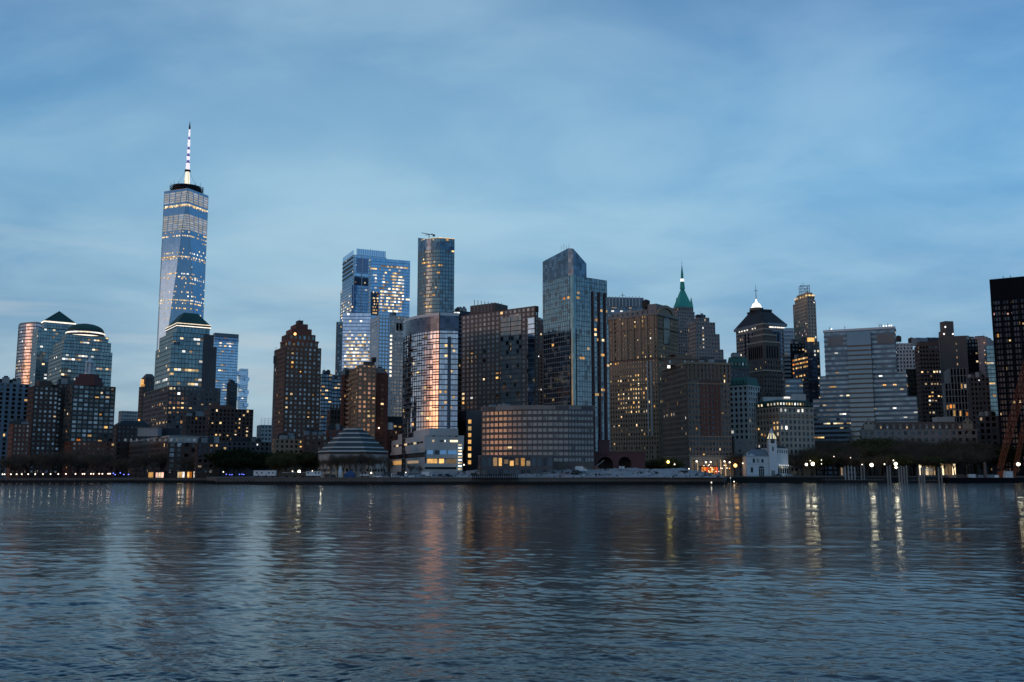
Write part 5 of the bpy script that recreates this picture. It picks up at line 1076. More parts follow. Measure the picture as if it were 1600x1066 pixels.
slabs('white_upper_block', 'white stone block with dark attic above the museum wing', 'building', 562, 52, [(637, 692, 706, 653, None, 'pale_stone', 'wall'), (637.5, 692, 706, 642, 653.2, 'dark_granite', 'attic')], x_ub)
def x_gt(root, P):
    pl = P[0][0]; D = 572
    onface(root, pl, 3, .02, .98, zat(715, 730, D), zat(715, 676, D)-zat(715, 730, D), 'brick_red', 'brick_panel', .12)
    for k, py in enumerate((662, 672.5, 683, 693.5, 704, 715, 725.5)): onface(root, pl, 0, .12, .2, zat(733, py, D), 2.3, 'lit_amber' if k not in (1, 5) else 'lit_warm', 'window', .2, 0)
    onface(root, pl, 0, .05, .34, zat(733, 730, D), zat(733, 655, D)-zat(733, 730, D), 'dark_granite', 'window_strip', .06); onface(root, pl, 3, .35, .6, zat(715, 673, D), 6, 'black_metal', 'recess', .14)
slabs('grey_slab', 'plain grey slab building with one column of seven amber windows', 'building', 572, 14, [(706, 729, 752, 641, None, 'dark_granite', 'wall')], x_gt)
# maroon arcade pavilion
def pavilion():
    D = 530; a, c = at(861, 726, D), at(1008, 726, D); root = empty('arcade_pavilion', (a.x, a.y, 3.6), 'dark maroon brick arcade with four arches and two square towers', 'pavilion')
    z1 = zat(930, 707, D); L = c.x-a.x; P = lambda px: ray(px, 726)[0]*D
    arches = [(886, 10), (911.5, 7), (946, 12), (976.5, 10)]
    def f(b):
        xs = [a.x]+[v for px, w in arches for v in (P(px-w), P(px+w))]+[c.x]
        for i in range(0, len(xs), 2): b.box((xs[i], D, 3.6), (1, 0, 0), (0, 1, 0), xs[i+1]-xs[i], 4, z1-3.6)
        for px, w in arches:
            r = (P(px+w)-P(px-w))/2; xc = P(px); zc = zat(px, 726, D)+.5; zc = max(4, z1-r-2.0-.4)
            for i in range(10):
                t0, t1 = math.pi*i/10, math.pi*(i+1)/10
                b.poly([(xc+r*math.cos(t0), D, zc+r*math.sin(t0)), (xc+r*math.cos(t1), D, zc+r*math.sin(t1)), (xc+r*math.cos(t1), D, z1), (xc+r*math.cos(t0), D, z1)])
                b.poly([(xc+r*math.cos(t0), D, zc+r*math.sin(t0)), (xc+r*math.cos(t1), D, zc+r*math.sin(t1)), (xc+r*math.cos(t1), D+4, zc+r*math.sin(t1)), (xc+r*math.cos(t0), D+4, zc+r*math.sin(t0))])
    part(root, 'arcade_wall', 'brick_maroon', f); part(root, 'back_wall', 'brick_dark', lambda b: b.box((a.x, D+10, 3.6), (1, 0, 0), (0, 1, 0), L, 1, z1-3.8)); part(root, 'roof', 'brick_dark', lambda b: b.box((a.x-.3, D-.3, z1), (1, 0, 0), (0, 1, 0), L+.6, 11.5, .6))
    for l, r, py in ((881, 896, 690), (936, 953, 689)): part(root, 'tower', 'brick_maroon', lambda b: (b.box((P(l), D-.4, z1-1), (1, 0, 0), (0, 1, 0), P(r)-P(l), 6, zat(l, py, D)-z1+1), b.box((P(l)-.3, D-.7, zat(l, py, D)), (1, 0, 0), (0, 1, 0), P(r)-P(l)+.6, 6.6, .5)))
pavilion()

# ------------------------------------------------------------------ white pier house with clock tower
def pier_house():
    D = 608; th = R(14); root = empty('pier_house', at(1199, 743, D), 'small white pier building with clock tower and lit pointed spire', 'pier building'); root.location.z = 3.9; gz = 3.9
    X = lambda px, d=0: ray(px, 740)[0]*(D+d); Z = lambda py, d=0: zat(1200, py, D+d)
    # long wing seen from its side: left face and long front
    part(root, 'wall', 'white_paint', lambda b: (b.box((X(1167), D, gz), (1, 0, 0), (0, 1, 0), X(1214)-X(1167), 11, Z(713)-gz), b.box((X(1214), D-.4, gz), (math.cos(.9), math.sin(.9), 0), (math.sin(.9), -math.cos(.9), 0), 18, -10, Z(700)-gz)))
    part(root, 'string_course', 'pale_metal', lambda b: (b.box((X(1167)-.3, D-.25, Z(725.5)), (1, 0, 0), (0, 1, 0), X(1214)-X(1167)+.5, .25, .5), b.box((X(1167)-.3, D-.3, Z(713)-.4), (1, 0, 0), (0, 1, 0), X(1214)-X(1167)+.5, .3, .5)))
    e = [(X(1167)-.3, D-.4), (X(1203), D-.4), (X(1203), D+11.4), (X(1167)-.3, D+11.4)]; t = [(X(1179), D+4), (X(1200), D+4), (X(1200), D+7), (X(1179), D+7)]
    part(root, 'roof', 'steel', lambda b: b.frustum(e, Z(713), t, Z(702)))
    part(root, 'gable', 'white_paint', lambda b: (b.box((X(1168), D-.2, Z(713)), (1, 0, 0), (0, 1, 0), .7, 1, 2.4), b.frustum([(X(1169), D-.15), (X(1182), D-.15), (X(1182), D+1), (X(1169), D+1)], Z(713), [(X(1174), D-.15), (X(1176), D-.15), (X(1176), D+1), (X(1174), D+1)], Z(709))))
    part(root, 'chimney', 'slate_dark', lambda b: b.cbox(X(1191), D+7, Z(703), 2.4, 1.6, 1.6))
    u = Vector((math.cos(.9), math.sin(.9), 0)); n = Vector((math.sin(.9), -math.cos(.9), 0)); o = Vector((X(1214), D-.4, 0))
    part(root, 'side_roof', 'slate_dark', lambda b: b.frustum([tuple((o+n*.4-u*.4).xy), tuple((o+n*.4+u*18.4).xy), tuple((o-n*10.4+u*18.4).xy), tuple((o-n*10.4-u*.4).xy)], Z(700), [tuple((o-n*4+u*4).xy), tuple((o-n*4+u*14).xy), tuple((o-n*6+u*14).xy), tuple((o-n*6+u*4).xy)], Z(694)))
    # tower
    tw = X(1214.5)-X(1202); 
    part(root, 'tower', 'white_paint', lambda b: (b.box((X(1202), D-1.2, gz), (1, 0, 0), (0, 1, 0), tw, tw, Z(696)-gz), b.box((X(1202)-.35, D-1.55, Z(696)), (1, 0, 0), (0, 1, 0), tw+.7, tw+.7, .5), b.box((X(1202)+.2, D-1.0, Z(696)+.5), (1, 0, 0), (0, 1, 0), tw-.4, tw-.4, Z(687)-Z(696))))
    cx, cy = X(1208.2), D-1.2+tw/2
    ck = part(root, 'clock', 'slate_dark', lambda b: [b.poly([(cx+1.35*math.cos(R(a)), D-1.3, Z(690)+1.35*math.sin(R(a))) for a in range(0, 360, 20)])])
    h = MB(); h.bar((cx, D-1.36, Z(690)), (cx+.3, D-1.36, Z(690)+1.0), .12); h.bar((cx, D-1.36, Z(690)), (cx+.6, D-1.36, Z(690)-.3), .12); hb = h.build('clock_hands', 'pale_metal', ck)
    oct_ = lambda r, a=22.5: [(cx+r*math.cos(R(a+45*k)), cy+r*math.sin(R(a+45*k))) for k in range(8)]
    part(root, 'spire_base', 'dark_steel', lambda b: b.prism(oct_(3.1), Z(687.2), Z(686)))
    def spire(b, mi=0): b.frustum(oct_(2.7), Z(686), oct_(.15), Z(668))
    part(root, 'spire', 'pale_metal', spire)
    for k in (4, 5, 6, 7):
        p = oct_(2.75)[k]; q = oct_(1.35)[k]; part(root, 'spire_rib_light', 'spire_glow', lambda b: b.bar((p[0], p[1], Z(686)+.1), (q[0], q[1], Z(677)), .62, .25))
    part(root, 'tower_window', 'slate_dark', lambda b: b.box((cx-.45, D-1.32, Z(705)), (1, 0, 0), (0, 1, 0), .9, .1, 2.6))
    for px, py, w, hh in ((1178.5, 723, 1.3, 2.5), (1192, 723, 1.3, 2.2), (1175, 738.5, 1.4, 3.2)): part(root, 'window', 'slate_dark', lambda b: b.box((X(px)-w/2, D-.12, Z(py)), (1, 0, 0), (0, 1, 0), w, .1, hh))
    for px in (1184, 1186.6): part(root, 'window', 'pane_home', lambda b: b.box((X(px)-.4, D-.12, Z(723)), (1, 0, 0), (0, 1, 0), .8, .1, 2.4))
    def arch(b):
        xc, z0, r = X(1190), Z(731.5), 1.9
        b.poly([(xc+r*math.cos(R(a)), D-.14, z0+r*.6*math.sin(R(a))) for a in range(0, 181, 15)])
    dr = part(root, 'door', 'slate_dark', lambda b: (arch(b), [b.box((X(1190)+k*1.15-1.6, D-.14, gz), (1, 0, 0), (0, 1, 0), .85, .1, Z(732.5)-gz) for k in range(3)]))
    part(root, 'board', 'timber_pale', lambda b: b.box((X(1202)+1, D-1.36, gz), (1, 0, 0), (0, 1, 0), 2.2, .1, 3.6))
    for k in range(5):
        q = o+u*(1.5+3.4*k)+n*.05; part(root, 'window', 'slate_dark' if k != 1 else 'pane_home', lambda b: (b.box(q+Vector((0, 0, Z(708))), u, n, 1.2, .1, 2.0)))
        part(root, 'lower_window', 'glass_teal', lambda b: b.box(q+Vector((0, 0, Z(740))), u, n, 2.2, .1, 3.2))
        part(root, 'eave_light', 'lantern_white', lambda b: b.ball(*(q+n*1.2).xy, Z(727), .28))
    part(root, 'canopy', 'pale_metal', lambda b: b.box(o+u*.3+Vector((0, 0, Z(728.5))), u, n, 17, 2.2, .25))
    g = o+u*8+n*1.6; glow(g.x, g.y, Z(729), 200, (1, .85, .55), 'canopy_light', root); glow(cx-2, D-5, Z(689), 60, (1, .85, .55), 'spire_floodlight', root)
plain_emit('spire_glow', (1, .84, .45), 1.3)
pier_house()

# ------------------------------------------------------------------ trees
def tree_meshes(seed, h, r, leaf, dens, z0=.28, twig=.5, wl=.35):
    rr = random.Random(seed); tb = MB(); cb = MB()
    tips = []
    def br(p, d, L, w, lev):
        q = p+d*L; tb.bar(p, q, w, w*.62, 0, 5 if lev < 2 else 3)
        if lev >= 1: tips.append((p, q))
        if lev < 4:
            for k in range(3 if lev else 5):
                a = rr.uniform(0, 6.28); t = rr.uniform(.35, .8); nd = (d*math.cos(t)+Vector((math.cos(a), math.sin(a), .25))*math.sin(t)).normalized()
                br(p.lerp(q, rr.uniform(.55, 1)), nd, L*rr.uniform(.6, .8), w*.55, lev+1)
    br(Vector((0, 0, 0)), Vector((rr.uniform(-.06, .06), rr.uniform(-.06, .06), 1)).normalized(), h*.34, h*.035, 0)
    # crown: many small slivers spread along the outer twigs in uneven clumps
    pts = [t for t in tips]
    for _ in range(dens):
        p, q = rr.choice(pts); c = p.lerp(q, rr.uniform(.2, 1.5))+Vector((rr.gauss(0, 1), rr.gauss(0, 1), rr.gauss(0, .8)))*r*.12
        d = Vector((rr.gauss(0, 1), rr.gauss(0, 1), rr.gauss(0, .7)+.4)).normalized(); s = d.cross(Vector((rr.gauss(0, 1), rr.gauss(0, 1), rr.gauss(0, 1)))).normalized(); L = twig*rr.uniform(.5, 1.3); w = wl*L*rr.uniform(.6, 1.2)
        cb.poly([c-s*w*.5, c+d*L*.5, c+s*w*.5, c-d*L*.5])
    a = tb.build('trunk', 'bark'); b = cb.build('crown', leaf)
    m1, m2 = a.data, b.data
    zs = max(v.co.z for v in m2.vertices)
    for o in (a, b): bpy.data.objects.remove(o)
    return m1, m2, zs
TV = {'bare': [tree_meshes(s, 14, 6, 'twig_brown', 4200, twig=.5, wl=.2) for s in (1, 2, 3)], 'olive': [tree_meshes(s, 12, 7, 'twig_olive', 8000, twig=.6, wl=.4) for s in (4, 5)],
      'dark': [tree_meshes(s, 12, 6, 'evergreen', 7000, twig=.7, wl=.45) for s in (6, 7)]}
tn = 0
def tree(kind, px, D, top, label, group, gz=3.6, wide=1.0):
    global tn
    x = ray(px, 740)[0]*D; h = zat(px, top, D)-gz; m1, m2, zs = TV[kind][tn % len(TV[kind])]; tn += 1
    o = empty('tree', (x, D, gz), label, 'tree', group); k = h/zs; rz = random.uniform(0, 6.28)
    for nm, m in (('trunk', m1), ('crown', m2)):
        c = bpy.data.objects.new(nm, m); c.parent = o; col.objects.link(c); c.scale = (k*wide, k*wide, k); c.rotation_euler.z = rz
    return o
rt = random.Random(21)
for i in range(25): px = 4+i*13; tree('bare', px, rt.uniform(606, 622), rt.uniform(698, 716), 'bare brown tree on the lamp lit esplanade, one of a row before the apartments', 'bare trees along the lamp lit esplanade', GZ, 1.3)
for px, top, D in ((350, 702, 590), (366, 697, 600), (382, 700, 585), (398, 706, 575), (412, 704, 590), (424, 703, 600), (356, 712, 560), (376, 714, 556), (404, 716, 556)):
    tree('dark', px, D, top, 'dark evergreen tree in the clump between the terraced wing and the willow', 'dark trees left of the willow', 3.6, 1.5)
for px, top, D in ((447, 702, 545), (462, 706, 540), (435, 709, 541)): tree('olive', px, D, top, 'round olive green willow behind the white trailers', 'olive willows behind the white trailers', 3.6, 1.35)
for px, top, D in ((478, 706, 545), (489, 704, 548), (497, 712, 540)): tree('dark', px, D, top, 'dark tree just left of the stepped museum', 'dark trees beside the stepped museum', 3.6, 1.3)
for px, top in ((508, 714), (517, 708), (527, 704), (537, 707), (547, 703), (556, 701), (566, 705), (576, 703), (586, 706), (597, 707), (609, 714), (642, 722), (656, 726)): tree('bare', px, 513+rt.uniform(0, 5), top, 'bare tree standing in front of the museum walls', 'bare trees in front of the museum', 3.6, .85)
for px, top in ((765, 722), (790, 723), (815, 722), (838, 724)): tree('bare', px, 503+18, top, 'small bare tree before the orange lit shop windows', 'small bare trees before the podium shops', 3.6, 1.2)
for px, top in ((1016, 716), (1030, 714), (1044, 713), (1056, 718)): tree('olive', px, 560, top, 'lamp lit yellowish tree right of the maroon arcade', 'lamp lit trees right of the arcade', 3.6, 1.3)
for px, top in ((1147, 706), (1157, 703), (1166, 712)): tree('bare', px, 622, top, 'bare tree just left of the white pier house', 'bare trees left of the pier house', 3.9, 1.3)
k = 0
for row, (D, t0, n_, x0, x1) in enumerate(((668, 682, 24, 1262, 1550), (655, 688, 22, 1240, 1540), (642, 696, 22, 1236, 1545), (630, 704, 16, 1250, 1510))):
    for i in range(n_):
        px = x0+(x1-x0)*(i+rt.uniform(-.3, .3))/(n_-1); tree('bare' if rt.random() < .85 else 'olive', px, D+rt.uniform(-4, 4), t0+rt.uniform(-5, 6)+(10 if px < 1262 else 0), 'tall bare park tree in the dense belt before the long stone museum', 'bare trees of the waterfront park', 3.9, 1.5)
for px, top in ((1556, 700), (1572, 694), (1588, 690), (1604, 694)): tree('dark', px, 650, top, 'dark leafy tree behind the orange crane boom', 'dark trees behind the crane', 3.9, 1.5)

# ------------------------------------------------------------------ lamps
def lamp(px, py, D, label, group, gz, gm='globe_white', power=0, c=(1, .85, .6), r=.28, name='street_lamp'):
    q = at(px, py, D); o = empty(name, (q.x, D, gz), label, 'street lamp', group)
    part(o, 'pole', 'dark_steel', lambda b: (b.cyl(q.x, D, gz, gz+.5, .22, .12, 8), b.bar((q.x, D, gz+.4), (q.x, D, q.z-r), .14, .09, 0, 6), b.cyl(q.x, D, q.z-r-.1, q.z-r+.02, .2, .26, 8)))
    part(o, 'globe', gm, lambda b: (b.ball(q.x, D, q.z, r, 10, 6)))
    if power: glow(q.x, q.y-.05, q.z+.0, power, c, 'lamp_light', o, r*1.05)
    return o
L1 = 'esplanade lamps on the left'
for i, px in enumerate((4, 7, 17, 26, 34, 44, 55, 67, 79, 91, 103, 118, 129, 132, 142, 146, 155, 160, 169, 172)):
    warm = px > 115
    lamp(px, 741.3-.9*px/170, 603.5, ('white' if not warm else 'pinkish white')+' globe lamp on the left esplanade'+(' in front of the pale and brown apartments' if not warm else ' before the lantern topped block'), L1+(' further right' if warm else ''), GZ, 'globe_white' if not warm else 'globe_pink', 260 if i % 2 == 0 else 0, (1, .85, .62), .36)
for px, py in ((177, 739.6), (180, 741.7), (188, 739), (193.5, 741.6), (201, 741.5)): lamp(px, py, 602, 'small blue light on a short post beside the esplanade cafe', 'small blue lights beside the esplanade cafe', GZ, 'globe_blue', 60 if px in (180, 201) else 0, (.15, .2, 1), .26)
for px, py in ((353.5, 741.3), (359, 741.8), (362.5, 741.8), (374, 741.4), (378, 741), (381, 741.6)): lamp(px, py, 545, 'tiny blue light low among the dark trees', 'tiny blue lights among the dark trees', 3.6, 'globe_blue', 0, r=.2)
lamp(349, 737.5, 545, 'lone white lamp before the dark trees', None, 3.6, 'globe_white', 120)
for px, py, s, w, lb, gm, cc in ((467.5, 737, .75, 2600, 'very bright floodlight on a mast behind the white trailers', 'globe_bright', (1, .86, .55)),
      (457, 736.6, .3, 300, 'white lamp left of the bright floodlight by the trailers', 'globe_white', (1, .85, .6)), (488, 736, .25, 0, 'small lamp above the white mobile office', 'globe_white', (1, .85, .6)),
      (580, 739, .42, 700, 'white lamp at the right foot of the museum', 'globe_white', (1, .9, .7)), (634, 738.5, .3, 120, 'small white lamp at the parked cars before the museum wing', 'globe_white', (1, .9, .8)),
      (654, 740, .32, 160, 'greenish yellow lamp among the parked cars', 'globe_bright_small', (.9, 1, .4)), (725, 726.5, .35, 200, 'white lamp at the foot of the glowing stair', 'globe_white', (1, .9, .7)),
      (772, 723.3, .3, 100, 'white lamp left of the orange lit shops', 'globe_white', (1, .9, .7)), (915, 723, .36, 200, 'white lamp inside the maroon arcade', 'globe_white', (1, .95, .8)), (884, 725, .3, 100, 'dim lamp inside the first arch', 'globe_white', (1, .95, .8)),
      (1044, 722, .7, 1500, 'strong yellow floodlight in the trees right of the arcade', 'globe_yellow', (1, .8, .25)), (1054, 725.7, .35, 150, 'small white lamp beside the strong yellow floodlight', 'globe_white', (1, .95, .8)), (1076.5, 732.7, .3, 100, 'low white lamp at the end of the gravel bank', 'globe_white', (1, .95, .8))):
    if gm == 'globe_bright_small' and gm not in MATS: plain_emit(gm, (.95, 1, .35), 10)
    if gm == 'globe_yellow' and gm not in MATS: plain_emit(gm, (1, .72, .14), 10)
    lamp(px, py, 511 if px < 600 else (524 if px < 1000 else 552), lb, None, 3.6, gm, w, cc, s)
for px, py, s, w, lb, gm, cc in ((1088.5, 721, .55, 500, 'white street lamp at the left end of the brown office block', 'globe_white', (1, .85, .65)), (1103, 722.5, .5, 500, 'white street lamp left above the red lit cafe', 'globe_white', (1, .85, .65)), (1110.5, 722, .45, 0, 'white street lamp directly above the red lit cafe', 'globe_white', (1, .85, .65)),
      (1132, 721, .5, 400, 'white street lamp right of the red lit cafe', 'globe_white', (1, .85, .65)), (1140, 722.5, .5, 300, 'white street lamp next to the big orange floodlight', 'globe_white', (1, .85, .65)), (1149, 727.5, 1.1, 1500, 'big orange sodium floodlight left of the pier house', 'globe_orange', (1, .55, .15)),
      (1160.5, 724, .35, 100, 'small lamp between the orange floodlight and the pier house', 'globe_white', (1, .9, .7)), (1260, 726, .8, 1500, 'bright lamp right of the pier house, smaller of two', 'globe_bright', (1, .9, .6)), (1270, 725, 1.1, 4200, 'brightest park floodlight right of the pier house', 'globe_bright', (1, .9, .6)),
      (1266, 720, .3, 0, 'small lamp above the brightest park floodlight', 'globe_white', (1, .9, .6)), (1283.5, 719, .28, 0, 'upper of two small park lamps right of the brightest floodlight', 'globe_white', (1, .9, .8)), (1283.5, 725, .3, 60, 'lower of two small park lamps right of the brightest floodlight', 'globe_white', (1, .9, .8)),
      (1362, 726.8, 1.1, 4200, 'bright yellowish park floodlight behind the white piles', 'globe_bright', (1, .92, .6)), (1399.5, 725, 1.0, 4000, 'tall bright park floodlight beside the ferry piles', 'globe_bright', (1, .92, .65)), (1400, 730.5, .7, 0, 'bright lamp just under the tall park floodlight', 'globe_bright', (1, .92, .65)),
      (1396, 719.5, .35, 0, 'small white lamp above the ferry piles', 'globe_white', (1, .92, .7)), (1347, 726, .3, 60, 'small lamp left of the yellowish floodlight', 'globe_white', (1, .92, .7)), (1382, 725.5, .4, 120, 'small lamp between the two big park floodlights', 'globe_white', (1, .92, .7)),
      (1591, 725.5, 1.1, 4200, 'bright floodlight on the barge beside the crane', 'globe_bright', (1, .88, .55)), (1303, 713.5, .25, 0, 'tiny high lamp in the park trees, left one', 'globe_white', (1, .9, .8)), (1329, 715.5, .22, 0, 'tiny high lamp in the park trees, right one', 'globe_white', (1, .9, .8))):
    lamp(px, py, 616 if px < 1590 else 601, lb, None, 3.9, gm, w, cc, s)

# ------------------------------------------------------------------ cafes and kiosks
def kiosk(px0, px1, top, D, label, mat, roofm, gz, panes, name='cafe_pavilion'):
    a, c = at(px0, 742, D), at(px1, 742, D); z1 = zat(px0, top, D); root = empty(name, (a.x, D, gz), label, 'pavilion'); W = c.x-a.x
    part(root, 'wall', mat, lambda b: b.box((a.x, D+.1, gz), (1, 0, 0), (0, 1, 0), W, 5, z1-gz)); part(root, 'roof', roofm, lambda b: b.box((a.x-.6, D-1, z1), (1, 0, 0), (0, 1, 0), W+1.2, 7, .35))
    n_ = len(panes)
    for k, m in enumerate(panes):
        if m: part(root, 'window', m, lambda b: b.box((a.x+W*(k+.1)/n_, D, gz+.7), (1, 0, 0), (0, 1, 0), W*.8/n_, .12, z1-gz-1.1))
    return root
kiosk(231, 240, 737, 606, 'small amber glowing kiosk on the esplanade', 'brick_dark', 'slate_dark', GZ, ['lit_amber'])
kiosk(243, 256, 737.5, 607, 'small pink lit kiosk on the esplanade', 'brick_dark', 'slate_dark', GZ, ['lit_pink', 'lit_cream', 'lit_pink'])
kiosk(277, 300, 736.5, 606, 'esplanade cafe with cream and amber lit windows', 'brick_brown', 'slate_dark', GZ, ['lit_cream', 'lit_amber', 'lit_strip', None, 'lit_amber', 'lit_orange'])
kiosk(302, 326, 736, 605, 'esplanade cafe with brightly lit white windows at the corner of the quay', 'brick_brown', 'slate_dark', GZ, ['lit_strip', 'lit_strip', 'lit_pink', 'lit_strip', None, 'lit_strip'])
for px, pw in ((235, 500), (249, 600), (281, 900), (306, 1300), (318, 1500)): q = at(px, 739.5, 603.2); glow(q.x, q.y, q.z, pw*.4, (1, .8, .5), 'cafe_light')
r_ = kiosk(1096, 1122, 729, 618, 'red lit cafe terrace under the brown office block', 'brick_red', 'brick_maroon', 3.9, ['lit_orange', 'lit_orange', 'lit_red', 'lit_orange', 'lit_amber', 'lit_orange', 'lit_red']) if lit('lit_red', (1, .14, .05), 1.2) else None
rr = random.Random(8)
for k in range(16):
    px, py = rr.uniform(1098, 1142), rr.uniform(726, 738); q = at(px, py, 613)
    m = rr.choice(['globe_orange', 'globe_pink', 'globe_white']); o = empty('string_light', (q.x, 613, 3.9), 'small warm lamp on a thin stand at the cafe terrace left of the pier house', 'lamp', 'small terrace lamps at the red lit cafe')
    part(o, 'stand', 'dark_steel', lambda b: b.bar((q.x, 613, 3.9), (q.x, 613, q.z), .08)); part(o, 'bulb', m, lambda b: b.ball(q.x, 613, q.z, .22+.1*rr.random(), 6, 4))
for px in (1104, 1118, 1134): q = at(px, 728, 611); glow(q.x, q.y, q.z, 500, (1, .5, .25), 'cafe_light')
kiosk(1470, 1494, 724, 640, 'glass ferry waiting room glowing cream under the park trees', 'steel', 'dark_steel', 3.9, ['lit_cream', 'lit_dim', 'lit_dim', 'lit_cream'], 'waiting_room')
kiosk(1436, 1462, 725.5, 638, 'low ticket hall with a row of white lit windows under the park trees', 'steel', 'dark_steel', 3.9, ['lit_cream', 'lit_dim', 'lit_cream', 'lit_dim', 'lit_dim'], 'waiting_room')
kiosk(1314, 1323, 730, 632, 'tiny pink lit kiosk among the park trees', 'steel', 'dark_steel', 3.9, ['lit_dim', None, 'lit_pink'], 'park_kiosk')

# ------------------------------------------------------------------ trailers, vehicles and site things
def trailer(px0, px1, top, D, label, wins, mat='white_paint', group=None, gz=3.7):
    a, c = at(px0, 742, D), at(px1, 742, D); z1 = zat(px0, top, D); W = c.x-a.x; root = empty('site_trailer', (a.x, D, gz), label, 'trailer', group)
    part(root, 'body', mat, lambda b: b.box((a.x, D, gz+.8), (1, 0, 0), (0, 1, 0), W, 3, z1-gz-.8)); part(root, 'roof', 'pale_metal', lambda b: b.box((a.x-.1, D-.1, z1), (1, 0, 0), (0, 1, 0), W+.2, 3.2, .15))
    for t in wins: part(root, 'window', 'slate_dark', lambda b: b.box((a.x+W*t, D-.06, gz+1.9), (1, 0, 0), (0, 1, 0), .75, .06, .8))
    for t in (.15, .5, .85): part(root, 'support', 'rubber', lambda b: b.box((a.x+W*t, D+.3, gz), (1, 0, 0), (0, 1, 0), .6, 2, .8))
trailer(396, 430, 735.6, 508, 'long white site trailer with four small dark windows', (.12, .35, .68, .86))
trailer(478, 501, 737, 508, 'short white site trailer right of the bright floodlight', (.1, .6, .82))
trailer(441, 477, 738.8, 509, 'dull brown site container between the two white trailers', (.3,), 'soil')
trailer(562, 575, 741.5, 507, 'low white site trailer at the foot of the museum trees', (.2, .6))
trailer(819, 834, 728.6, 527, 'cream site container on top of the gravel bank', (), 'yellow_dull', None, 7.0) if masonry('yellow_dull', (.4, .37, .24)) else None
trailer(968, 976, 729, 526, 'small white crate like cabin on top of the gravel bank', (.3,), 'white_paint', None, 7.0)
def vehicle(px, D, kind, label, mat, gz=3.6, group=None, L=4.5):
    x = ray(px, 742)[0]*D; root = empty('parked_'+kind, (x, D, gz), label, kind, group); hb = 1.0 if kind == 'car' else 2.3
    if kind == 'car':
        part(root, 'body', mat, lambda b: (b.frustum([(x-L/2, D-.9), (x+L/2, D-.9), (x+L/2, D+.9), (x-L/2, D+.9)], gz+.3, [(x-L/2+.05, D-.88), (x+L/2-.05, D-.88), (x+L/2-.05, D+.88), (x-L/2+.05, D+.88)], gz+.95)))
        part(root, 'cabin', 'glass_black', lambda b: b.frustum([(x-L*.3, D-.82), (x+L*.27, D-.82), (x+L*.27, D+.82), (x-L*.3, D+.82)], gz+.95, [(x-L*.2, D-.68), (x+L*.14, D-.68), (x+L*.14, D+.68), (x-L*.2, D+.68)], gz+1.45)); part(root, 'roof', mat, lambda b: b.cbox(x-L*.03, D, gz+1.45, L*.34, 1.36, .07))
    else:
        part(root, 'box', mat, lambda b: b.box((x-L/2, D-1.1, gz+.7), (1, 0, 0), (0, 1, 0), L*.68, 2.2, 2.3)); part(root, 'cab', 'white_paint', lambda b: b.frustum([(x+L*.2, D-1), (x+L*.5, D-1), (x+L*.5, D+1), (x+L*.2, D+1)], gz+.6, [(x+L*.2, D-1), (x+L*.42, D-1), (x+L*.42, D+1), (x+L*.2, D+1)], gz+2.2)); part(root, 'windscreen', 'glass_black', lambda b: b.box((x+L*.27, D-1.04, gz+1.5), (1, 0, 0), (0, 1, 0), L*.13, .05, .55))
    for s in (-.3, .32):
        for sy in (-1, 1):
            def f(b, s=s, sy=sy):
                for i in range(10):
                    a0, a1 = 2*math.pi*i/10, 2*math.pi*(i+1)/10; yy = D+sy*.85
                    p = [(x+L*s+.36*math.cos(t), yy+k*.12, gz+.36+.36*math.sin(t)) for t, k in ((a0, -1), (a1, -1), (a1, 1), (a0, 1))]; b.poly(p); b.poly([(x+L*s, yy-.12, gz+.36), p[0], p[1]])
            wh_ = part(root, 'wheel', 'rubber', f); part(wh_, 'hub_cap', 'pale_metal', lambda b: b.cbox(x+L*s, D+sy*.99, gz+.2, .32, .04, .32))
    return root
cols = ['white_paint', 'steel', 'dark_steel', 'pale_metal', 'slate_dark', 'white_paint', 'steel']
wl = {'white_paint': 'white', 'steel': 'grey', 'dark_steel': 'dark grey', 'pale_metal': 'silver', 'slate_dark': 'black'}
for i, (px, k) in enumerate(((590, 'car'), (599, 'car'), (608, 'van'), (618, 'car'), (629, 'van'), (641, 'car'), (662, 'car'), (667.5, 'van'), (677, 'car'), (701, 'car'), (724, 'car'))):
    m = cols[i % 7]; ref = ['just right of the museum lamp', 'second right of the museum lamp', 'before the bare trees of the wing', 'left of the small white lamp', 'below the small white lamp', 'left of the greenish lamp', 'right of the greenish lamp', 'beside a pale hoarding', 'where the gravel bank begins', 'under the amber museum windows', 'below the glowing stair'][i]
    vehicle(px, 507.5+.5*(i % 3), k, '%s %s parked on the quay %s' % (wl[m], k, ref), m, 3.62, None, 4.5 if k == 'car' else 5.6)
vehicle(908, 512, 'van', 'white truck beside the black excavator on the gravel bank', 'white_paint', 6.4, None, 6)
vehicle(1216, 607, 'car', 'dark car parked under the pier house canopy', 'dark_steel', 3.92)
vehicle(1232, 606, 'car', 'pale car parked right of the pier house', 'pale_metal', 3.92)
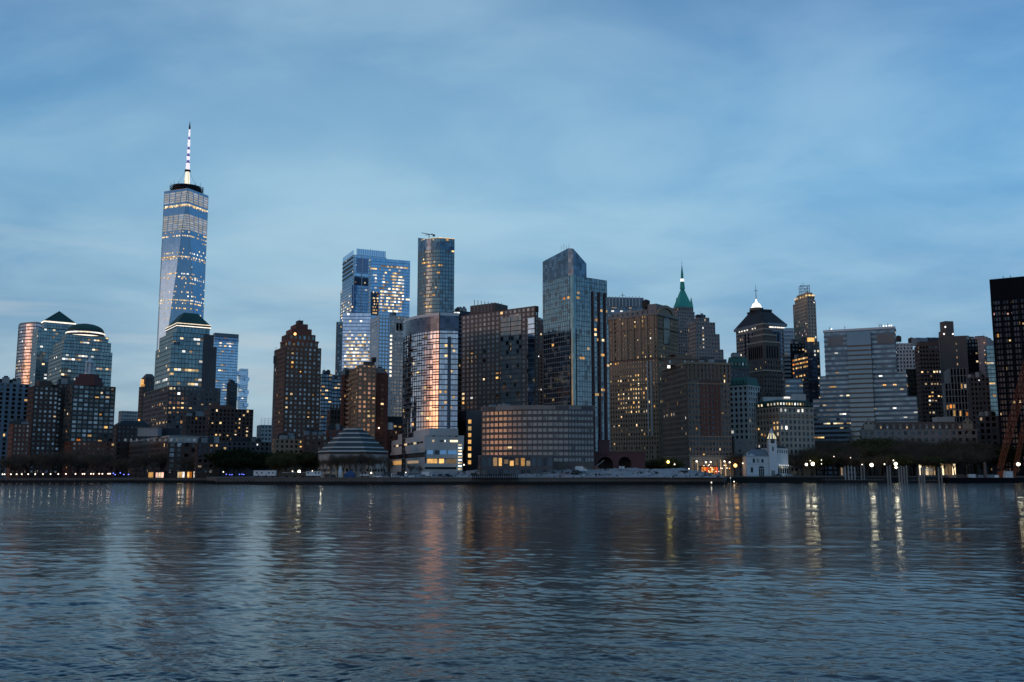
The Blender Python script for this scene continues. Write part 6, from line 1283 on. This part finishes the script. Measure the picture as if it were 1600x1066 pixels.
def excavator(px, D, gz, label, mat, s=1.0, flip=1):
    x = ray(px, 740)[0]*D; root = empty('excavator', (x, D, gz), label, 'excavator'); P = lambda a, z: Vector((x+a*s*flip, D, gz+z*s))
    part(root, 'tracks', 'rubber', lambda b: (b.cbox(x, D-1, gz, 4.2*s, .6, .9*s), b.cbox(x, D+1, gz, 4.2*s, .6, .9*s))); part(root, 'body', mat, lambda b: b.cbox(x-.4*flip, D, gz+1.0*s, 3.6*s, 2.4, 1.3*s)); part(root, 'cab', 'glass_black', lambda b: b.cbox(x+.9*flip, D-.5, gz+1.3*s, 1.3*s, 1.2, 1.9*s))
    part(root, 'boom', mat, lambda b: (b.bar(P(1, 2), P(3.6, 4.8), .55*s), b.bar(P(3.6, 4.8), P(5.6, 4.2), .45*s))); part(root, 'stick', mat, lambda b: b.bar(P(5.6, 4.2), P(6.6, 1.6), .38*s)); part(root, 'bucket', 'dark_steel', lambda b: b.frustum([tuple(P(6, 0).xy+Vector((0, -.6))), tuple(P(7.2, 0).xy+Vector((0, -.6))), tuple(P(7.2, 0).xy+Vector((0, .6))), tuple(P(6, 0).xy+Vector((0, .6)))], gz+.7*s, [tuple(P(6.2, 0).xy+Vector((0, -.6))), tuple(P(7, 0).xy+Vector((0, -.6))), tuple(P(7, 0).xy+Vector((0, .6))), tuple(P(6.2, 0).xy+Vector((0, .6)))], gz+1.7*s))
excavator(898, 510, 5.2, 'black excavator with bent boom on the gravel bank, left of the white truck', 'dark_steel', 1.0, -1); excavator(741, 509, 4.2, 'small dark excavator at the left end of the slatted fence', 'dark_steel', .8, 1); excavator(1105, 512, 4.4, 'blue grey digger at the right end of the gravel bank', 'steel', .8, -1)
def conveyor():
    a, c = at(930, 730, 524), at(944, 719, 524); root = empty('conveyor', (a.x, 524, 6.5), 'slanting pale conveyor rising from a rust red hopper before the arcade', 'conveyor')
    part(root, 'belt', 'timber_pale', lambda b: b.bar((a.x, 524, a.z), (c.x, 524, c.z), .6)); part(root, 'hopper', 'brick_red', lambda b: b.frustum([(a.x-1.2, 523), (a.x+2.4, 523), (a.x+2.4, 525.5), (a.x-1.2, 525.5)], 6.5, [(a.x-.4, 523), (a.x+1.8, 523), (a.x+1.8, 525.5), (a.x-.4, 525.5)], 9.2)); part(root, 'leg', 'dark_steel', lambda b: b.bar((c.x-1, 524, c.z-1), (c.x-1, 524, 6), .25))
conveyor()
def stack(px, D, gz, w, h, label, mat, name='material_stack', cat='material stack', group=None):
    x = ray(px, 741)[0]*D; root = empty(name, (x, D, gz), label, cat, group); k = 0; z = 0
    rr = random.Random(int(px))
    while z < h: t = rr.uniform(.25, .5); part(root, 'pallet_load', mat, lambda b: b.cbox(x+rr.uniform(-.2, .2), D+rr.uniform(-.2, .2), gz+z, w*rr.uniform(.75, 1), 1.6, t, rr.uniform(-.15, .15))); z += t+.004
def tent(px, D, gz, w, h, label, mat): 
    x = ray(px, 741)[0]*D; root = empty('tent', (x, D, gz), label, 'tent'); part(root, 'canopy', mat, lambda b: b.frustum([(x-w/2, D-1.8), (x+w/2, D-1.8), (x+w/2, D+1.8), (x-w/2, D+1.8)], gz+h*.45, [(x-w*.15, D-.2), (x+w*.15, D-.2), (x+w*.15, D+.2), (x-w*.15, D+.2)], gz+h)); part(root, 'side_wall', mat, lambda b: b.box((x-w/2+.1, D-1.7, gz), (1, 0, 0), (0, 1, 0), w-.2, .06, h*.45))
    for sx in (-1, 1): part(root, 'leg', 'dark_steel', lambda b: b.bar((x+sx*w*.48, D-1.75, gz), (x+sx*w*.48, D-1.75, gz+h*.45), .1))
tent(547, 507, 3.62, 6.0, 3.4, 'dark blue tent on the quay before the museum', 'tent_blue'); tent(532, 514.5, 3.62, 2.0, 6.0, 'narrow pointed white tent in the museum trees', 'pale_metal')
for i, (px, D, g, w, h, m, lb) in enumerate(((512, 507, 3.62, 3, 1.6, 'soil', 'brown stack of planks right of the short white trailer'), (521, 507, 3.62, 2.6, 1.4, 'dark_steel', 'dark stack of steel left of the blue tent'), (645, 516, 4.2, 14, 1.6, 'blue_concrete', 'long pale blue stack of panels left of the gravel bank'),
     (688, 508, 3.9, 2, 1.5, 'slate_dark', 'dark stack of crates at the start of the gravel bank'), (699, 508, 4.0, 2, 1.5, 'slate_dark', 'second dark stack of crates at the start of the gravel bank'), (802, 520, 6.7, 3, 1.3, 'slate_dark', 'dark bundle of rods left of the cream container'), (853, 512, 5.5, 5, .7, 'steel', 'flat grey stack of pipes midway along the bank'),
     (880, 508, 4.2, 6, .8, 'pink_granite', 'pinkish rubble stack under the excavator'), (950, 510, 5, 5, .6, 'steel', 'flat dark stack of sheets right of the conveyor'), (1012, 512, 5.2, 3, .6, 'pale_metal', 'bright small stack of sheets on the right half of the bank'), (1066, 515, 5.6, 2, 1.4, 'dark_steel', 'dark crate stack near the end of the bank'), (1072, 516, 5.4, 2, 1.6, 'dark_steel', 'taller dark crate stack at the end of the bank'))):
    stack(px, D, g, w, h, lb, m)
# people on the quay
def person(px, D, gz, label, coat, arms=.15, stride=.12, group=None):
    x = ray(px, 742)[0]*D; me = bpy.data.meshes.new('person')
    J = dict(pel=(0, 0, .95), ch=(0, 0, 1.35), nk=(0, 0, 1.5), hd=(0, -.02, 1.66), lh=(-.1, 0, .9), lk=(-.12, -stride, .5), lf=(-.12, stride*.2, .06), rh=(.1, 0, .9), rk=(.12, stride, .5), rf=(.12, stride*1.6, .06), ls=(-.2, 0, 1.42), le=(-.26, .02, 1.13), lw=(-.26-arms, -.1, .88), rs=(.2, 0, 1.42), re=(.26, .02, 1.13), rw=(.26+arms, -.1, .88))
    E = [('pel', 'ch'), ('ch', 'nk'), ('nk', 'hd'), ('pel', 'lh'), ('lh', 'lk'), ('lk', 'lf'), ('pel', 'rh'), ('rh', 'rk'), ('rk', 'rf'), ('ch', 'ls'), ('ls', 'le'), ('le', 'lw'), ('ch', 'rs'), ('rs', 're'), ('re', 'rw')]
    rad = dict(pel=.16, ch=.18, nk=.07, hd=.11, lh=.11, lk=.07, lf=.05, rh=.11, rk=.07, rf=.05, ls=.08, le=.055, lw=.04, rs=.08, re=.055, rw=.04); ks = list(J)
    me.from_pydata([J[k] for k in ks], [(ks.index(a), ks.index(b)) for a, b in E], []); o = bpy.data.objects.new('person', me); col.objects.link(o); me.materials.append(MATS[coat])
    sm = o.modifiers.new('skin', 'SKIN'); sv = me.skin_vertices[0].data
    for i, k in enumerate(ks): sv[i].radius = (rad[k], rad[k])
    sv[0].use_root = True; o.modifiers.new('sub', 'SUBSURF').render_levels = 1
    o.location = (x, D, gz); o.rotation_euler.z = random.uniform(0, 6.28); tag(o, label, 'person', group)
G = 'small dark figures walking along the quay'
for px in (404, 416, 436, 506, 515, 528, 552, 566, 604, 613, 622, 637, 649, 672, 693, 712, 733, 768, 784): person(px, 505.2+random.uniform(0, 1), 3.65, 'small dark clothed figure standing on the quay above the long grey seawall', random.choice(['slate_dark', 'dark_steel', 'soil', 'steel']), group=G)
for px in (1108, 1120, 1128, 1244, 1252, 1262, 1290): person(px, 606.5, 3.95, 'small dark clothed figure on the quay near the pier house', random.choice(['slate_dark', 'dark_steel', 'soil']), group='small dark figures near the pier house')

# ------------------------------------------------------------------ piles, pontoon, channel markers
def pile(px, top, D, label, group, w=.8, mat='timber_pale'):
    x = ray(px, 745)[0]*D; z1 = zat(px, top, D); o = MB(); o.cyl(x, D, -3, z1, w*.5, w*.45, 10); o.cyl(x, D, z1, z1+.4, w*.5, .1, 10); r = o.build('mooring_pile', mat); tag(r, label, 'pile', group)
for px in (1321, 1326, 1331, 1336): pile(px, 728+abs(px-1328)*.3, 598, 'short grey pile in the cluster left of the yellowish floodlight', 'short grey piles left of the yellowish floodlight', .9, 'concrete')
for px, t in ((1346, 727), (1350.5, 727)): pile(px, t, 598, 'pale pile just left of the yellowish floodlight', 'pale piles just left of the yellowish floodlight', .9)
for px, t in ((1387, 729), (1391, 728), (1405, 729), (1409, 729), (1413, 730), (1417, 728)): pile(px, t, 594, 'tall white pile beside the tall bright floodlight', 'tall white piles beside the tall floodlight', 1.1)
for px, t in ((1436, 731), (1440, 731), (1444, 730), (1467, 731), (1471.5, 731)): pile(px, t, 594, 'tall white pile in front of the lit waiting rooms', 'tall white piles before the waiting rooms', 1.1)
def gangway():
    a, c = at(1440, 731.5, 594), at(1458, 733, 596); root = empty('gangway_frame', (a.x, 594, 1), 'pale steel gangway frame between the white piles', 'gangway')
    part(root, 'frame', 'pale_metal', lambda b: (b.bar(a, c, .5), b.bar(a+Vector((0, 0, -1.4)), c+Vector((0, 0, -1.4)), .3), [b.bar(a.lerp(c, t)+Vector((0, 0, -1.4)), a.lerp(c, t), .2) for t in (0, .25, .5, .75, 1)]))
gangway()
def pontoon(px0, px1, D, z1, label, mat='wet_timber'):
    a, c = at(px0, 748, D), at(px1, 748, D); root = empty('pontoon', (a.x, D, 0), label, 'pontoon'); part(root, 'hull', mat, lambda b: b.box((a.x, D, -.8), (1, 0, 0), (0, 1, 0), c.x-a.x, 9, z1+.8)); part(root, 'deck', 'paving', lambda b: b.box((a.x-.1, D-.15, z1), (1, 0, 0), (0, 1, 0), c.x-a.x+.2, 9.3, .2))
    b = MB()
    k = a.x
    while k < c.x: b.bar((k, D, z1+.2), (k, D, z1+1.2), .1); k += 2.5
    b.bar((a.x, D, z1+1.2), (c.x, D, z1+1.2), .08); b.build('railing', 'steel', root)
pontoon(1290, 1384, 593, 1.6, 'long dark ferry pontoon under the park, left one'); pontoon(1420, 1478, 595, 1.4, 'short dark ferry pontoon behind the white piles')
def marker(px, py, D, label, gm, h): 
    x = ray(px, 752)[0]*D; root = empty('channel_marker', (x, D, 0), label, 'buoy'); part(root, 'float', 'dark_steel', lambda b: b.cyl(x, D, -.4, .5, .5, .4, 10)); part(root, 'post', 'pale_metal', lambda b: b.bar((x, D, .4), (x, D, h), .25)); part(root, 'light', gm, lambda b: b.ball(x, D, h+.2, .3))
marker(1111.5, 754, 492, 'small buoy with a cream light below the gravel bank', 'globe_white', 1.0); marker(1132.5, 754, 560, 'small buoy with a red light at the quay corner', 'globe_red', .9) if plain_emit('globe_red', (1, .2, .1), 4) else None; marker(1141.5, 750, 560, 'thin white post standing in the water left of the pier house', 'globe_white_dim', 3.0) if plain_emit('globe_white_dim', (.8, .8, .8), 1) else None; marker(1147, 753, 560, 'small buoy with a white light beside the thin post', 'globe_white', .8)

# ------------------------------------------------------------------ crane barge at the right
def barge():
    D = 590; a, c = at(1478, 750, D), at(1660, 750, D); root = empty('crane_barge', (a.x, D, 0), 'dark flat barge at the right edge with an orange lattice crane', 'barge'); W = c.x-a.x
    part(root, 'hull', 'black_metal', lambda b: b.frustum([(a.x+3, D), (c.x, D), (c.x, D+14), (a.x+3, D+14)], -1, [(a.x, D-.3), (c.x, D-.3), (c.x, D+14), (a.x, D+14)], 3.0)); part(root, 'deck', 'asphalt', lambda b: b.box((a.x, D-.3, 3.0), (1, 0, 0), (0, 1, 0), W, 14.5, .15))
    p0 = at(1562, 727, D+8); p1 = at(1606, 560, D+8)
    part(root, 'crane_cab', 'rust_orange', lambda b: (b.cbox(p0.x+4, D+8, 3.15, 9, 5, 3.8), b.cbox(p0.x+1, D+6, 4.2, 2.4, 2, 3.4)))
    part(root, 'crane_boom', 'rust_orange', lambda b: (lattice(b, p0-Vector((0, 0, 2)), at(1592, 620, D+8), 2.2, 16, .34, 3.8), lattice(b, at(1592, 620, D+8), at(1622, 500, D+8), 3.8, 16, .34, 2.6)))
    part(root, 'back_mast', 'rust_orange', lambda b: (lattice(b, (p0.x+9, D+8, 6), at(1600, 660, D+8), 1.8, 9, .25)))
    part(root, 'boom_tie', 'dark_steel', lambda b: b.bar((p0.x+11, D+8, 6), at(1622, 500, D+8), .2))
barge()
for px, w, h, m, lb in ((1488, 5, 1.2, 'tan_stone', 'tan stack of timber on the left end of the barge'), (1500, 6, 1.6, 'soil', 'brown crate stack on the left half of the barge'), (1518, 5, 1.8, 'pale_metal', 'pale wrapped stack on the barge'), (1531, 4, 1.3, 'steel', 'grey stack midway on the barge'), (1547, 5, 1.4, 'blue_concrete', 'pale blue stack left of the crane on the barge'), (1556, 3, 1.2, 'white_paint', 'white stack at the crane foot on the barge')): stack(px, 592, 3.16, w, h, lb, m)
a = ray(1574, 740)[0]*593; root = empty('deck_generator', (a, 593, 3.15), 'pale tilted machine housing right of the crane foot on the barge', 'machine'); part(root, 'housing', 'pale_metal', lambda b: b.frustum([(a-2.5, 591), (a+2.5, 591), (a+2.5, 594), (a-2.5, 594)], 3.16, [(a-1.6, 591), (a+2.2, 591), (a+2.2, 594), (a-1.6, 594)], 7.0)); part(root, 'exhaust', 'rubber', lambda b: b.bar((a, 592, 7), (a, 592, 8.6), .3))
m_ = at(1538.5, 722, 594); o = MB(); o.cyl(m_.x, 594, 3.1, m_.z, .9, .7, 10); tag(o.build('spud_post', 'brown_granite'), 'brown upright post on the barge left of the crane', 'post')
# ------------------------------------------------------------------ raise every building of the skyline
for own_, (name, label, cat, group, polys, sty, zones, lp, mix, extra, D, gz) in enumerate(SPECS):
    cx, cy = center(polys[0][0])
    root = empty(name, (cx, cy, gz), label, cat, group)
    facade(root, polys, sty, zones, lp, mix, 100, own_)
    if extra: extra(root, polys, polys[-1][2])

# ------------------------------------------------------------------ sky and light
def build_world():
    w = bpy.data.worlds.new('World'); scene.world = w; w.use_nodes = True; nt = w.node_tree; n, l = nt.nodes, nt.links; n.clear()
    out = N(n, 'ShaderNodeOutputWorld'); bg = N(n, 'ShaderNodeBackground'); l.new(bg.outputs[0], out.inputs[0])
    tc = N(n, 'ShaderNodeTexCoord'); sep = N(n, 'ShaderNodeSeparateXYZ'); l.new(tc.outputs['Generated'], sep.inputs[0])
    X, Y, Z = sep.outputs[0], sep.outputs[1], sep.outputs[2]
    zc = mathn(n, l, 'MAXIMUM', Z, 0.0)
    r = N(n, 'ShaderNodeValToRGB'); l.new(zc, r.inputs[0]); el = r.color_ramp.elements
    stops = [(0, (.24, .38, .49)), (.10, (.25, .40, .53)), (.18, (.195, .385, .55)), (.28, (.23, .45, .62)), (.36, (.165, .375, .57)), (.43, (.10, .275, .48)), (.5, (.07, .21, .40)), (1, (.04, .13, .26))]
    el[0].position = 0; el[0].color = (*stops[0][1], 1); el[1].position = 1; el[1].color = (*stops[-1][1], 1)
    for p, c in stops[1:-1]: e = el.new(p); e.color = (*c, 1)
    # the right-hand (southern) sky is a deeper blue
    side = mathn(n, l, 'MULTIPLY', mathn(n, l, 'ADD', X, .12), 1.7, True)
    base = mixc(n, l, side, r.outputs[0], mixc(n, l, 1.0, r.outputs[0], (.40, .77, 1.0), 'MULTIPLY'))
    lefts = mathn(n, l, 'MULTIPLY', mathn(n, l, 'SUBTRACT', mathn(n, l, 'MULTIPLY', X, -1), .14), 2.4, True)
    hi = mathn(n, l, 'MULTIPLY', mathn(n, l, 'SUBTRACT', zc, .12), 4, True)
    base = mixc(n, l, mathn(n, l, 'MULTIPLY', lefts, hi), base, mixc(n, l, 1.0, base, (.40, .68, .86), 'MULTIPLY'))
    # clouds: a flat layer seen in perspective
    den = mathn(n, l, 'ADD', zc, .16)
    cmb = N(n, 'ShaderNodeCombineXYZ'); l.new(mathn(n, l, 'DIVIDE', X, den), cmb.inputs[0]); l.new(mathn(n, l, 'DIVIDE', Y, den), cmb.inputs[1])
    mp = N(n, 'ShaderNodeMapping'); l.new(cmb.outputs[0], mp.inputs[0]); mp.inputs['Rotation'].default_value = (0, 0, R(25)); mp.inputs['Scale'].default_value = (.8, 1.0, 1); mp.inputs['Location'].default_value = (3.1, 1.7, 0)
    n1 = N(n, 'ShaderNodeTexNoise'); n1.inputs['Scale'].default_value = 2.0; n1.inputs['Detail'].default_value = 9; n1.inputs['Roughness'].default_value = .52; n1.inputs['Distortion'].default_value = .35; l.new(mp.outputs[0], n1.inputs[0])
    n2 = N(n, 'ShaderNodeTexNoise'); n2.inputs['Scale'].default_value = .55; n2.inputs['Detail'].default_value = 4; l.new(mp.outputs[0], n2.inputs[0])
    cr = N(n, 'ShaderNodeMapRange'); cr.interpolation_type = 'SMOOTHSTEP'; l.new(mathn(n, l, 'ADD', mathn(n, l, 'MULTIPLY', n1.outputs[0], .6), mathn(n, l, 'MULTIPLY', n2.outputs[0], .4)), cr.inputs[0]); cr.inputs[1].default_value = .36; cr.inputs[2].default_value = .64
    lightc = mixc(n, l, .5, base, (.46, .57, .66)); darkc = mixc(n, l, 1.0, base, (.72, .79, .88), 'MULTIPLY')
    cl = mixc(n, l, cr.outputs[0], darkc, mixc(n, l, .62, base, lightc))
    # a broad luminous veil of thinner cloud
    vd = N(n, 'ShaderNodeVectorMath', operation='DOT_PRODUCT'); l.new(tc.outputs['Generated'], vd.inputs[0]); vd.inputs[1].default_value = (-.10, .958, .27)
    vm = N(n, 'ShaderNodeMapRange'); vm.interpolation_type = 'SMOOTHSTEP'; l.new(vd.outputs['Value'], vm.inputs[0]); vm.inputs[1].default_value = .92; vm.inputs[2].default_value = 1.0
    cl = mixc(n, l, mathn(n, l, 'MULTIPLY', vm.outputs[0], mathn(n, l, 'ADD', mathn(n, l, 'MULTIPLY', n1.outputs[0], .7), -.03)), cl, (.36, .54, .67))
    # low horizontal streaks near the horizon
    mp2 = N(n, 'ShaderNodeMapping'); l.new(tc.outputs['Generated'], mp2.inputs[0]); mp2.inputs['Scale'].default_value = (1.2, 1.2, 16); mp2.inputs['Location'].default_value = (.4, .2, .3)
    n3 = N(n, 'ShaderNodeTexNoise'); n3.inputs['Scale'].default_value = 2.2; n3.inputs['Detail'].default_value = 5; l.new(mp2.outputs[0], n3.inputs[0])
    s3 = N(n, 'ShaderNodeMapRange'); s3.interpolation_type = 'SMOOTHSTEP'; l.new(n3.outputs[0], s3.inputs[0]); s3.inputs[1].default_value = .48; s3.inputs[2].default_value = .68
    low = N(n, 'ShaderNodeMapRange'); l.new(zc, low.inputs[0]); low.inputs[1].default_value = .26; low.inputs[2].default_value = .12
    westish = mathn(n, l, 'ADD', mathn(n, l, 'MULTIPLY', X, -1.1), .45, True)
    f3 = mathn(n, l, 'MULTIPLY', mathn(n, l, 'MULTIPLY', s3.outputs[0], low.outputs[0]), westish, True)
    cl = mixc(n, l, mathn(n, l, 'MULTIPLY', f3, .8), cl, (.42, .48, .56))
    # afterglow behind the viewer, to the west
    dot = N(n, 'ShaderNodeVectorMath', operation='DOT_PRODUCT'); nv = N(n, 'ShaderNodeVectorMath', operation='NORMALIZE'); cxy = N(n, 'ShaderNodeCombineXYZ'); l.new(X, cxy.inputs[0]); l.new(Y, cxy.inputs[1]); l.new(cxy.outputs[0], nv.inputs[0])
    l.new(nv.outputs[0], dot.inputs[0]); dot.inputs[1].default_value = (-math.sin(R(GLOW_AZ)), -math.cos(R(GLOW_AZ)), 0)
    g1 = N(n, 'ShaderNodeMapRange'); g1.interpolation_type = 'SMOOTHSTEP'; l.new(dot.outputs['Value'], g1.inputs[0]); g1.inputs[1].default_value = .82; g1.inputs[2].default_value = 1.0
    gr = N(n, 'ShaderNodeValToRGB'); l.new(zc, gr.inputs[0]); ge = gr.color_ramp.elements
    ge[0].position = 0; ge[0].color = (1.3, .62, .34, 1); ge[1].position = .42; ge[1].color = (.2, .25, .36, 1)
    for p, c in ((.06, (.95, .40, .24)), (.085, (.66, .30, .28)), (.115, (.42, .27, .33)), (.15, (.27, .26, .35))): e = ge.new(p); e.color = (*c, 1)
    ga = N(n, 'ShaderNodeMapRange'); ga.interpolation_type = 'SMOOTHSTEP'; l.new(zc, ga.inputs[0]); ga.inputs[1].default_value = .19; ga.inputs[2].default_value = .095
    cl = mixc(n, l, mathn(n, l, 'MULTIPLY', g1.outputs[0], ga.outputs[0]), cl, gr.outputs[0])
    # a little of the physical twilight sky on top
    sky = N(n, 'ShaderNodeTexSky'); sky.sky_type = 'NISHITA'; sky.sun_disc = False; sky.sun_elevation = R(SUN_EL); sky.sun_rotation = R(180+GLOW_AZ)
    sk = N(n, 'ShaderNodeVectorMath', operation='SCALE'); l.new(sky.outputs[0], sk.inputs[0]); sk.inputs['Scale'].default_value = .06
    add = mixc(n, l, 1.0, mixc(n, l, 1.0, cl, sk.outputs[0], 'ADD'), (.95, .99, 1.0), 'MULTIPLY')
    l.new(add, bg.inputs[0]); bg.inputs[1].default_value = SKY_K
    return w
SUN_EL = 1.5; GLOW_AZ = 62.0; SKY_K = 1.07
build_world()
sd = bpy.data.lights.new('sun', 'SUN'); sd.energy = .2; sd.angle = R(25); sd.color = (1, .6, .42)
sun = bpy.data.objects.new('sun', sd); col.objects.link(sun)
d = Vector((math.sin(R(GLOW_AZ))*math.cos(R(5)), math.cos(R(GLOW_AZ))*math.cos(R(5)), -math.sin(R(5))))
sun.rotation_euler = d.to_track_quat('-Z', 'Y').to_euler()

# ------------------------------------------------------------------ water
def build_water():
    rs = np.random.RandomState(5)
    m, n, l = newmat('water')
    out = N(n, 'ShaderNodeOutputMaterial'); b = N(n, 'ShaderNodeBsdfPrincipled'); l.new(b.outputs[0], out.inputs[0])
    b.inputs['Base Color'].default_value = (.002, .012, .018, 1); b.inputs['Roughness'].default_value = WR; b.inputs['IOR'].default_value = 1.333; b.inputs['Specular Tint'].default_value = (.54, .76, .88, 1)
    g = N(n, 'ShaderNodeNewGeometry'); mp = N(n, 'ShaderNodeMapping'); l.new(g.outputs['Position'], mp.inputs[0]); mp.inputs['Scale'].default_value = (.8, 1.0, 1)
    a = N(n, 'ShaderNodeTexNoise'); a.inputs['Scale'].default_value = 2.6; a.inputs['Detail'].default_value = 6; a.inputs['Roughness'].default_value = .62; a.inputs['Distortion'].default_value = .4; l.new(mp.outputs[0], a.inputs[0])
    bp = N(n, 'ShaderNodeBump'); bp.inputs['Strength'].default_value = WB; bp.inputs['Distance'].default_value = .035; l.new(a.outputs[0], bp.inputs['Height']); at_ = N(n, 'ShaderNodeAttribute'); at_.attribute_name = 'unresolved_waves'
    a2 = N(n, 'ShaderNodeTexNoise'); a2.inputs['Scale'].default_value = 1.0; a2.inputs['Detail'].default_value = 4; a2.inputs['Roughness'].default_value = .6; l.new(mp.outputs[0], a2.inputs[0])
    b2 = N(n, 'ShaderNodeBump'); b2.inputs['Strength'].default_value = 1; l.new(mathn(n, l, 'MULTIPLY', at_.outputs['Fac'], .27), b2.inputs['Distance']); l.new(a2.outputs[0], b2.inputs['Height']); l.new(bp.outputs[0], b2.inputs['Normal'])
    l.new(b2.outputs[0], b.inputs['Normal'])
    # concentric rows, evenly spaced as the eye sees them, then a coarse flat rest out to the horizon and behind
    yp = np.concatenate([np.linspace(470, 60, 820), np.linspace(59.6, 13, 140)]); rr = H*F/yp
    az = np.linspace(R(-36), R(36), 1000)
    Rg, Ag = np.meshgrid(rr, az, indexing='ij'); Xg = Rg*np.sin(Ag); Yg = Rg*np.cos(Ag); dr = np.gradient(rr)[:, None]
    Zg = np.zeros_like(Xg); gust = .85+.45*np.sin(Xg*.021+Yg*.034+1)*np.sin(Xg*.013-Yg*.017+2)+.3*np.sin(Xg*.06+Yg*.19)*np.sin(Xg*.11-Yg*.07+1)
    for k in range(110):
        lam = .22*(14/.22)**(rs.rand()**1.7); th = rs.normal(R(82), R(34)); s = .029*(1.0 if lam < 1.6 else (1.6/lam)**.6)
        kx, ky = 2*np.pi/lam*np.cos(th), 2*np.pi/lam*np.sin(th); ph = rs.rand()*6.28
        fade = np.clip((lam*abs(1)-1.6*dr)/(1.6*dr+1e-6), 0, 1)
        p = kx*Xg+ky*Yg+ph
        Zg += (s*lam/(2*np.pi))*WS*fade*gust*(np.sin(p)+.25*np.cos(2*p))
    edge = np.clip((rr[-1]-Rg)/60, 0, 1)*np.clip((Rg-rr[0])/2, 0, 1)*np.clip((R(36)-abs(Ag))/R(2), 0, 1); Zg *= edge
    nr, na = Xg.shape; LOD = np.clip((Rg-70)/240, 0, 1).ravel()   # how much of the short waves the mesh is too coarse to carry
    V = np.stack([Xg, Yg, Zg], -1).reshape(-1, 3); i = np.arange(nr-1)[:, None]*na+np.arange(na-1)[None, :]
    Fq = np.stack([i, i+1, i+na+1, i+na], -1).reshape(-1, 4)
    # rest: inner disc, side and back sectors, far skirt
    ext = []; V2 = []; base = len(V)
    az2 = np.concatenate([[R(36)], np.linspace(R(44), R(316), 35), [R(324)]]); rad2 = [rr[0], 60, 200, rr[-1]]
    o = base
    for r_ in rad2: V2 += [(r_*math.sin(t), r_*math.cos(t), 0) for t in az2]
    m2 = len(az2)
    for q in range(len(rad2)-1):
        for t in range(m2-1): ext.append((o+q*m2+t, o+q*m2+t+1, o+(q+1)*m2+t+1, o+(q+1)*m2+t))
    o2 = base+len(V2); full = np.linspace(0, 2*np.pi, 73)[:-1]
    for r_ in (rr[-1], 9000): V2 += [(r_*math.sin(t), r_*math.cos(t), -.002 if r_ < 8000 else 0) for t in full]
    for t in range(72): ext.append((o2+t, o2+(t+1) % 72, o2+72+(t+1) % 72, o2+72+t))
    o3 = base+len(V2); V2 += [(rr[0]*1.001*math.sin(t), rr[0]*1.001*math.cos(t), -.002) for t in full]
    for t in range(1, 71): ext.append((o3, o3+t, o3+t+1, o3+t+1))
    ext = [e for e in ext]
    V = np.concatenate([V, np.array(V2)]); tri = [(a_, b_, c_) for a_, b_, c_, d_ in ext if c_ == d_]; quads = [e for e in ext if e[2] != e[3]]
    Fq = np.concatenate([Fq, np.array(quads)]); me = bpy.data.meshes.new('water'); nq, ntr = len(Fq), len(tri)
    me.vertices.add(len(V)); me.vertices.foreach_set('co', V.ravel()); me.loops.add(nq*4+ntr*3)
    me.loops.foreach_set('vertex_index', np.concatenate([Fq[:, ::-1].ravel(), np.array(tri)[:, ::-1].ravel()]))
    me.polygons.add(nq+ntr); me.polygons.foreach_set('loop_start', np.concatenate([np.arange(nq)*4, nq*4+np.arange(ntr)*3])); me.polygons.foreach_set('loop_total', np.concatenate([np.full(nq, 4), np.full(ntr, 3)]))
    me.polygons.foreach_set('use_smooth', np.ones(nq+ntr, bool)); me.materials.append(m); av = me.attributes.new('unresolved_waves', 'FLOAT', 'POINT'); av.data.foreach_set('value', np.concatenate([LOD, np.ones(len(V)-len(LOD))])); me.update(calc_edges=True); me.validate()
    ob = bpy.data.objects.new('water', me); col.objects.link(ob); tag(ob, 'rippled dark blue harbour water reflecting the skyline', 'water', None, 'structure')
WR, WB, WS = .045, .5, .47
build_water()

# ------------------------------------------------------------------ render settings
scene.view_settings.view_transform = 'Standard'; scene.view_settings.look = 'None'; scene.view_settings.exposure = 0; scene.view_settings.gamma = 1
scene.render.engine = 'CYCLES'
cy = scene.cycles; cy.use_denoising = True; cy.max_bounces = 6; cy.diffuse_bounces = 2; cy.glossy_bounces = 4; cy.transmission_bounces = 2; cy.sample_clamp_indirect = 6; cy.sample_clamp_direct = 0; cy.caustics_reflective = True
try: cy.denoiser = 'OPENIMAGEDENOISE'
except Exception: pass
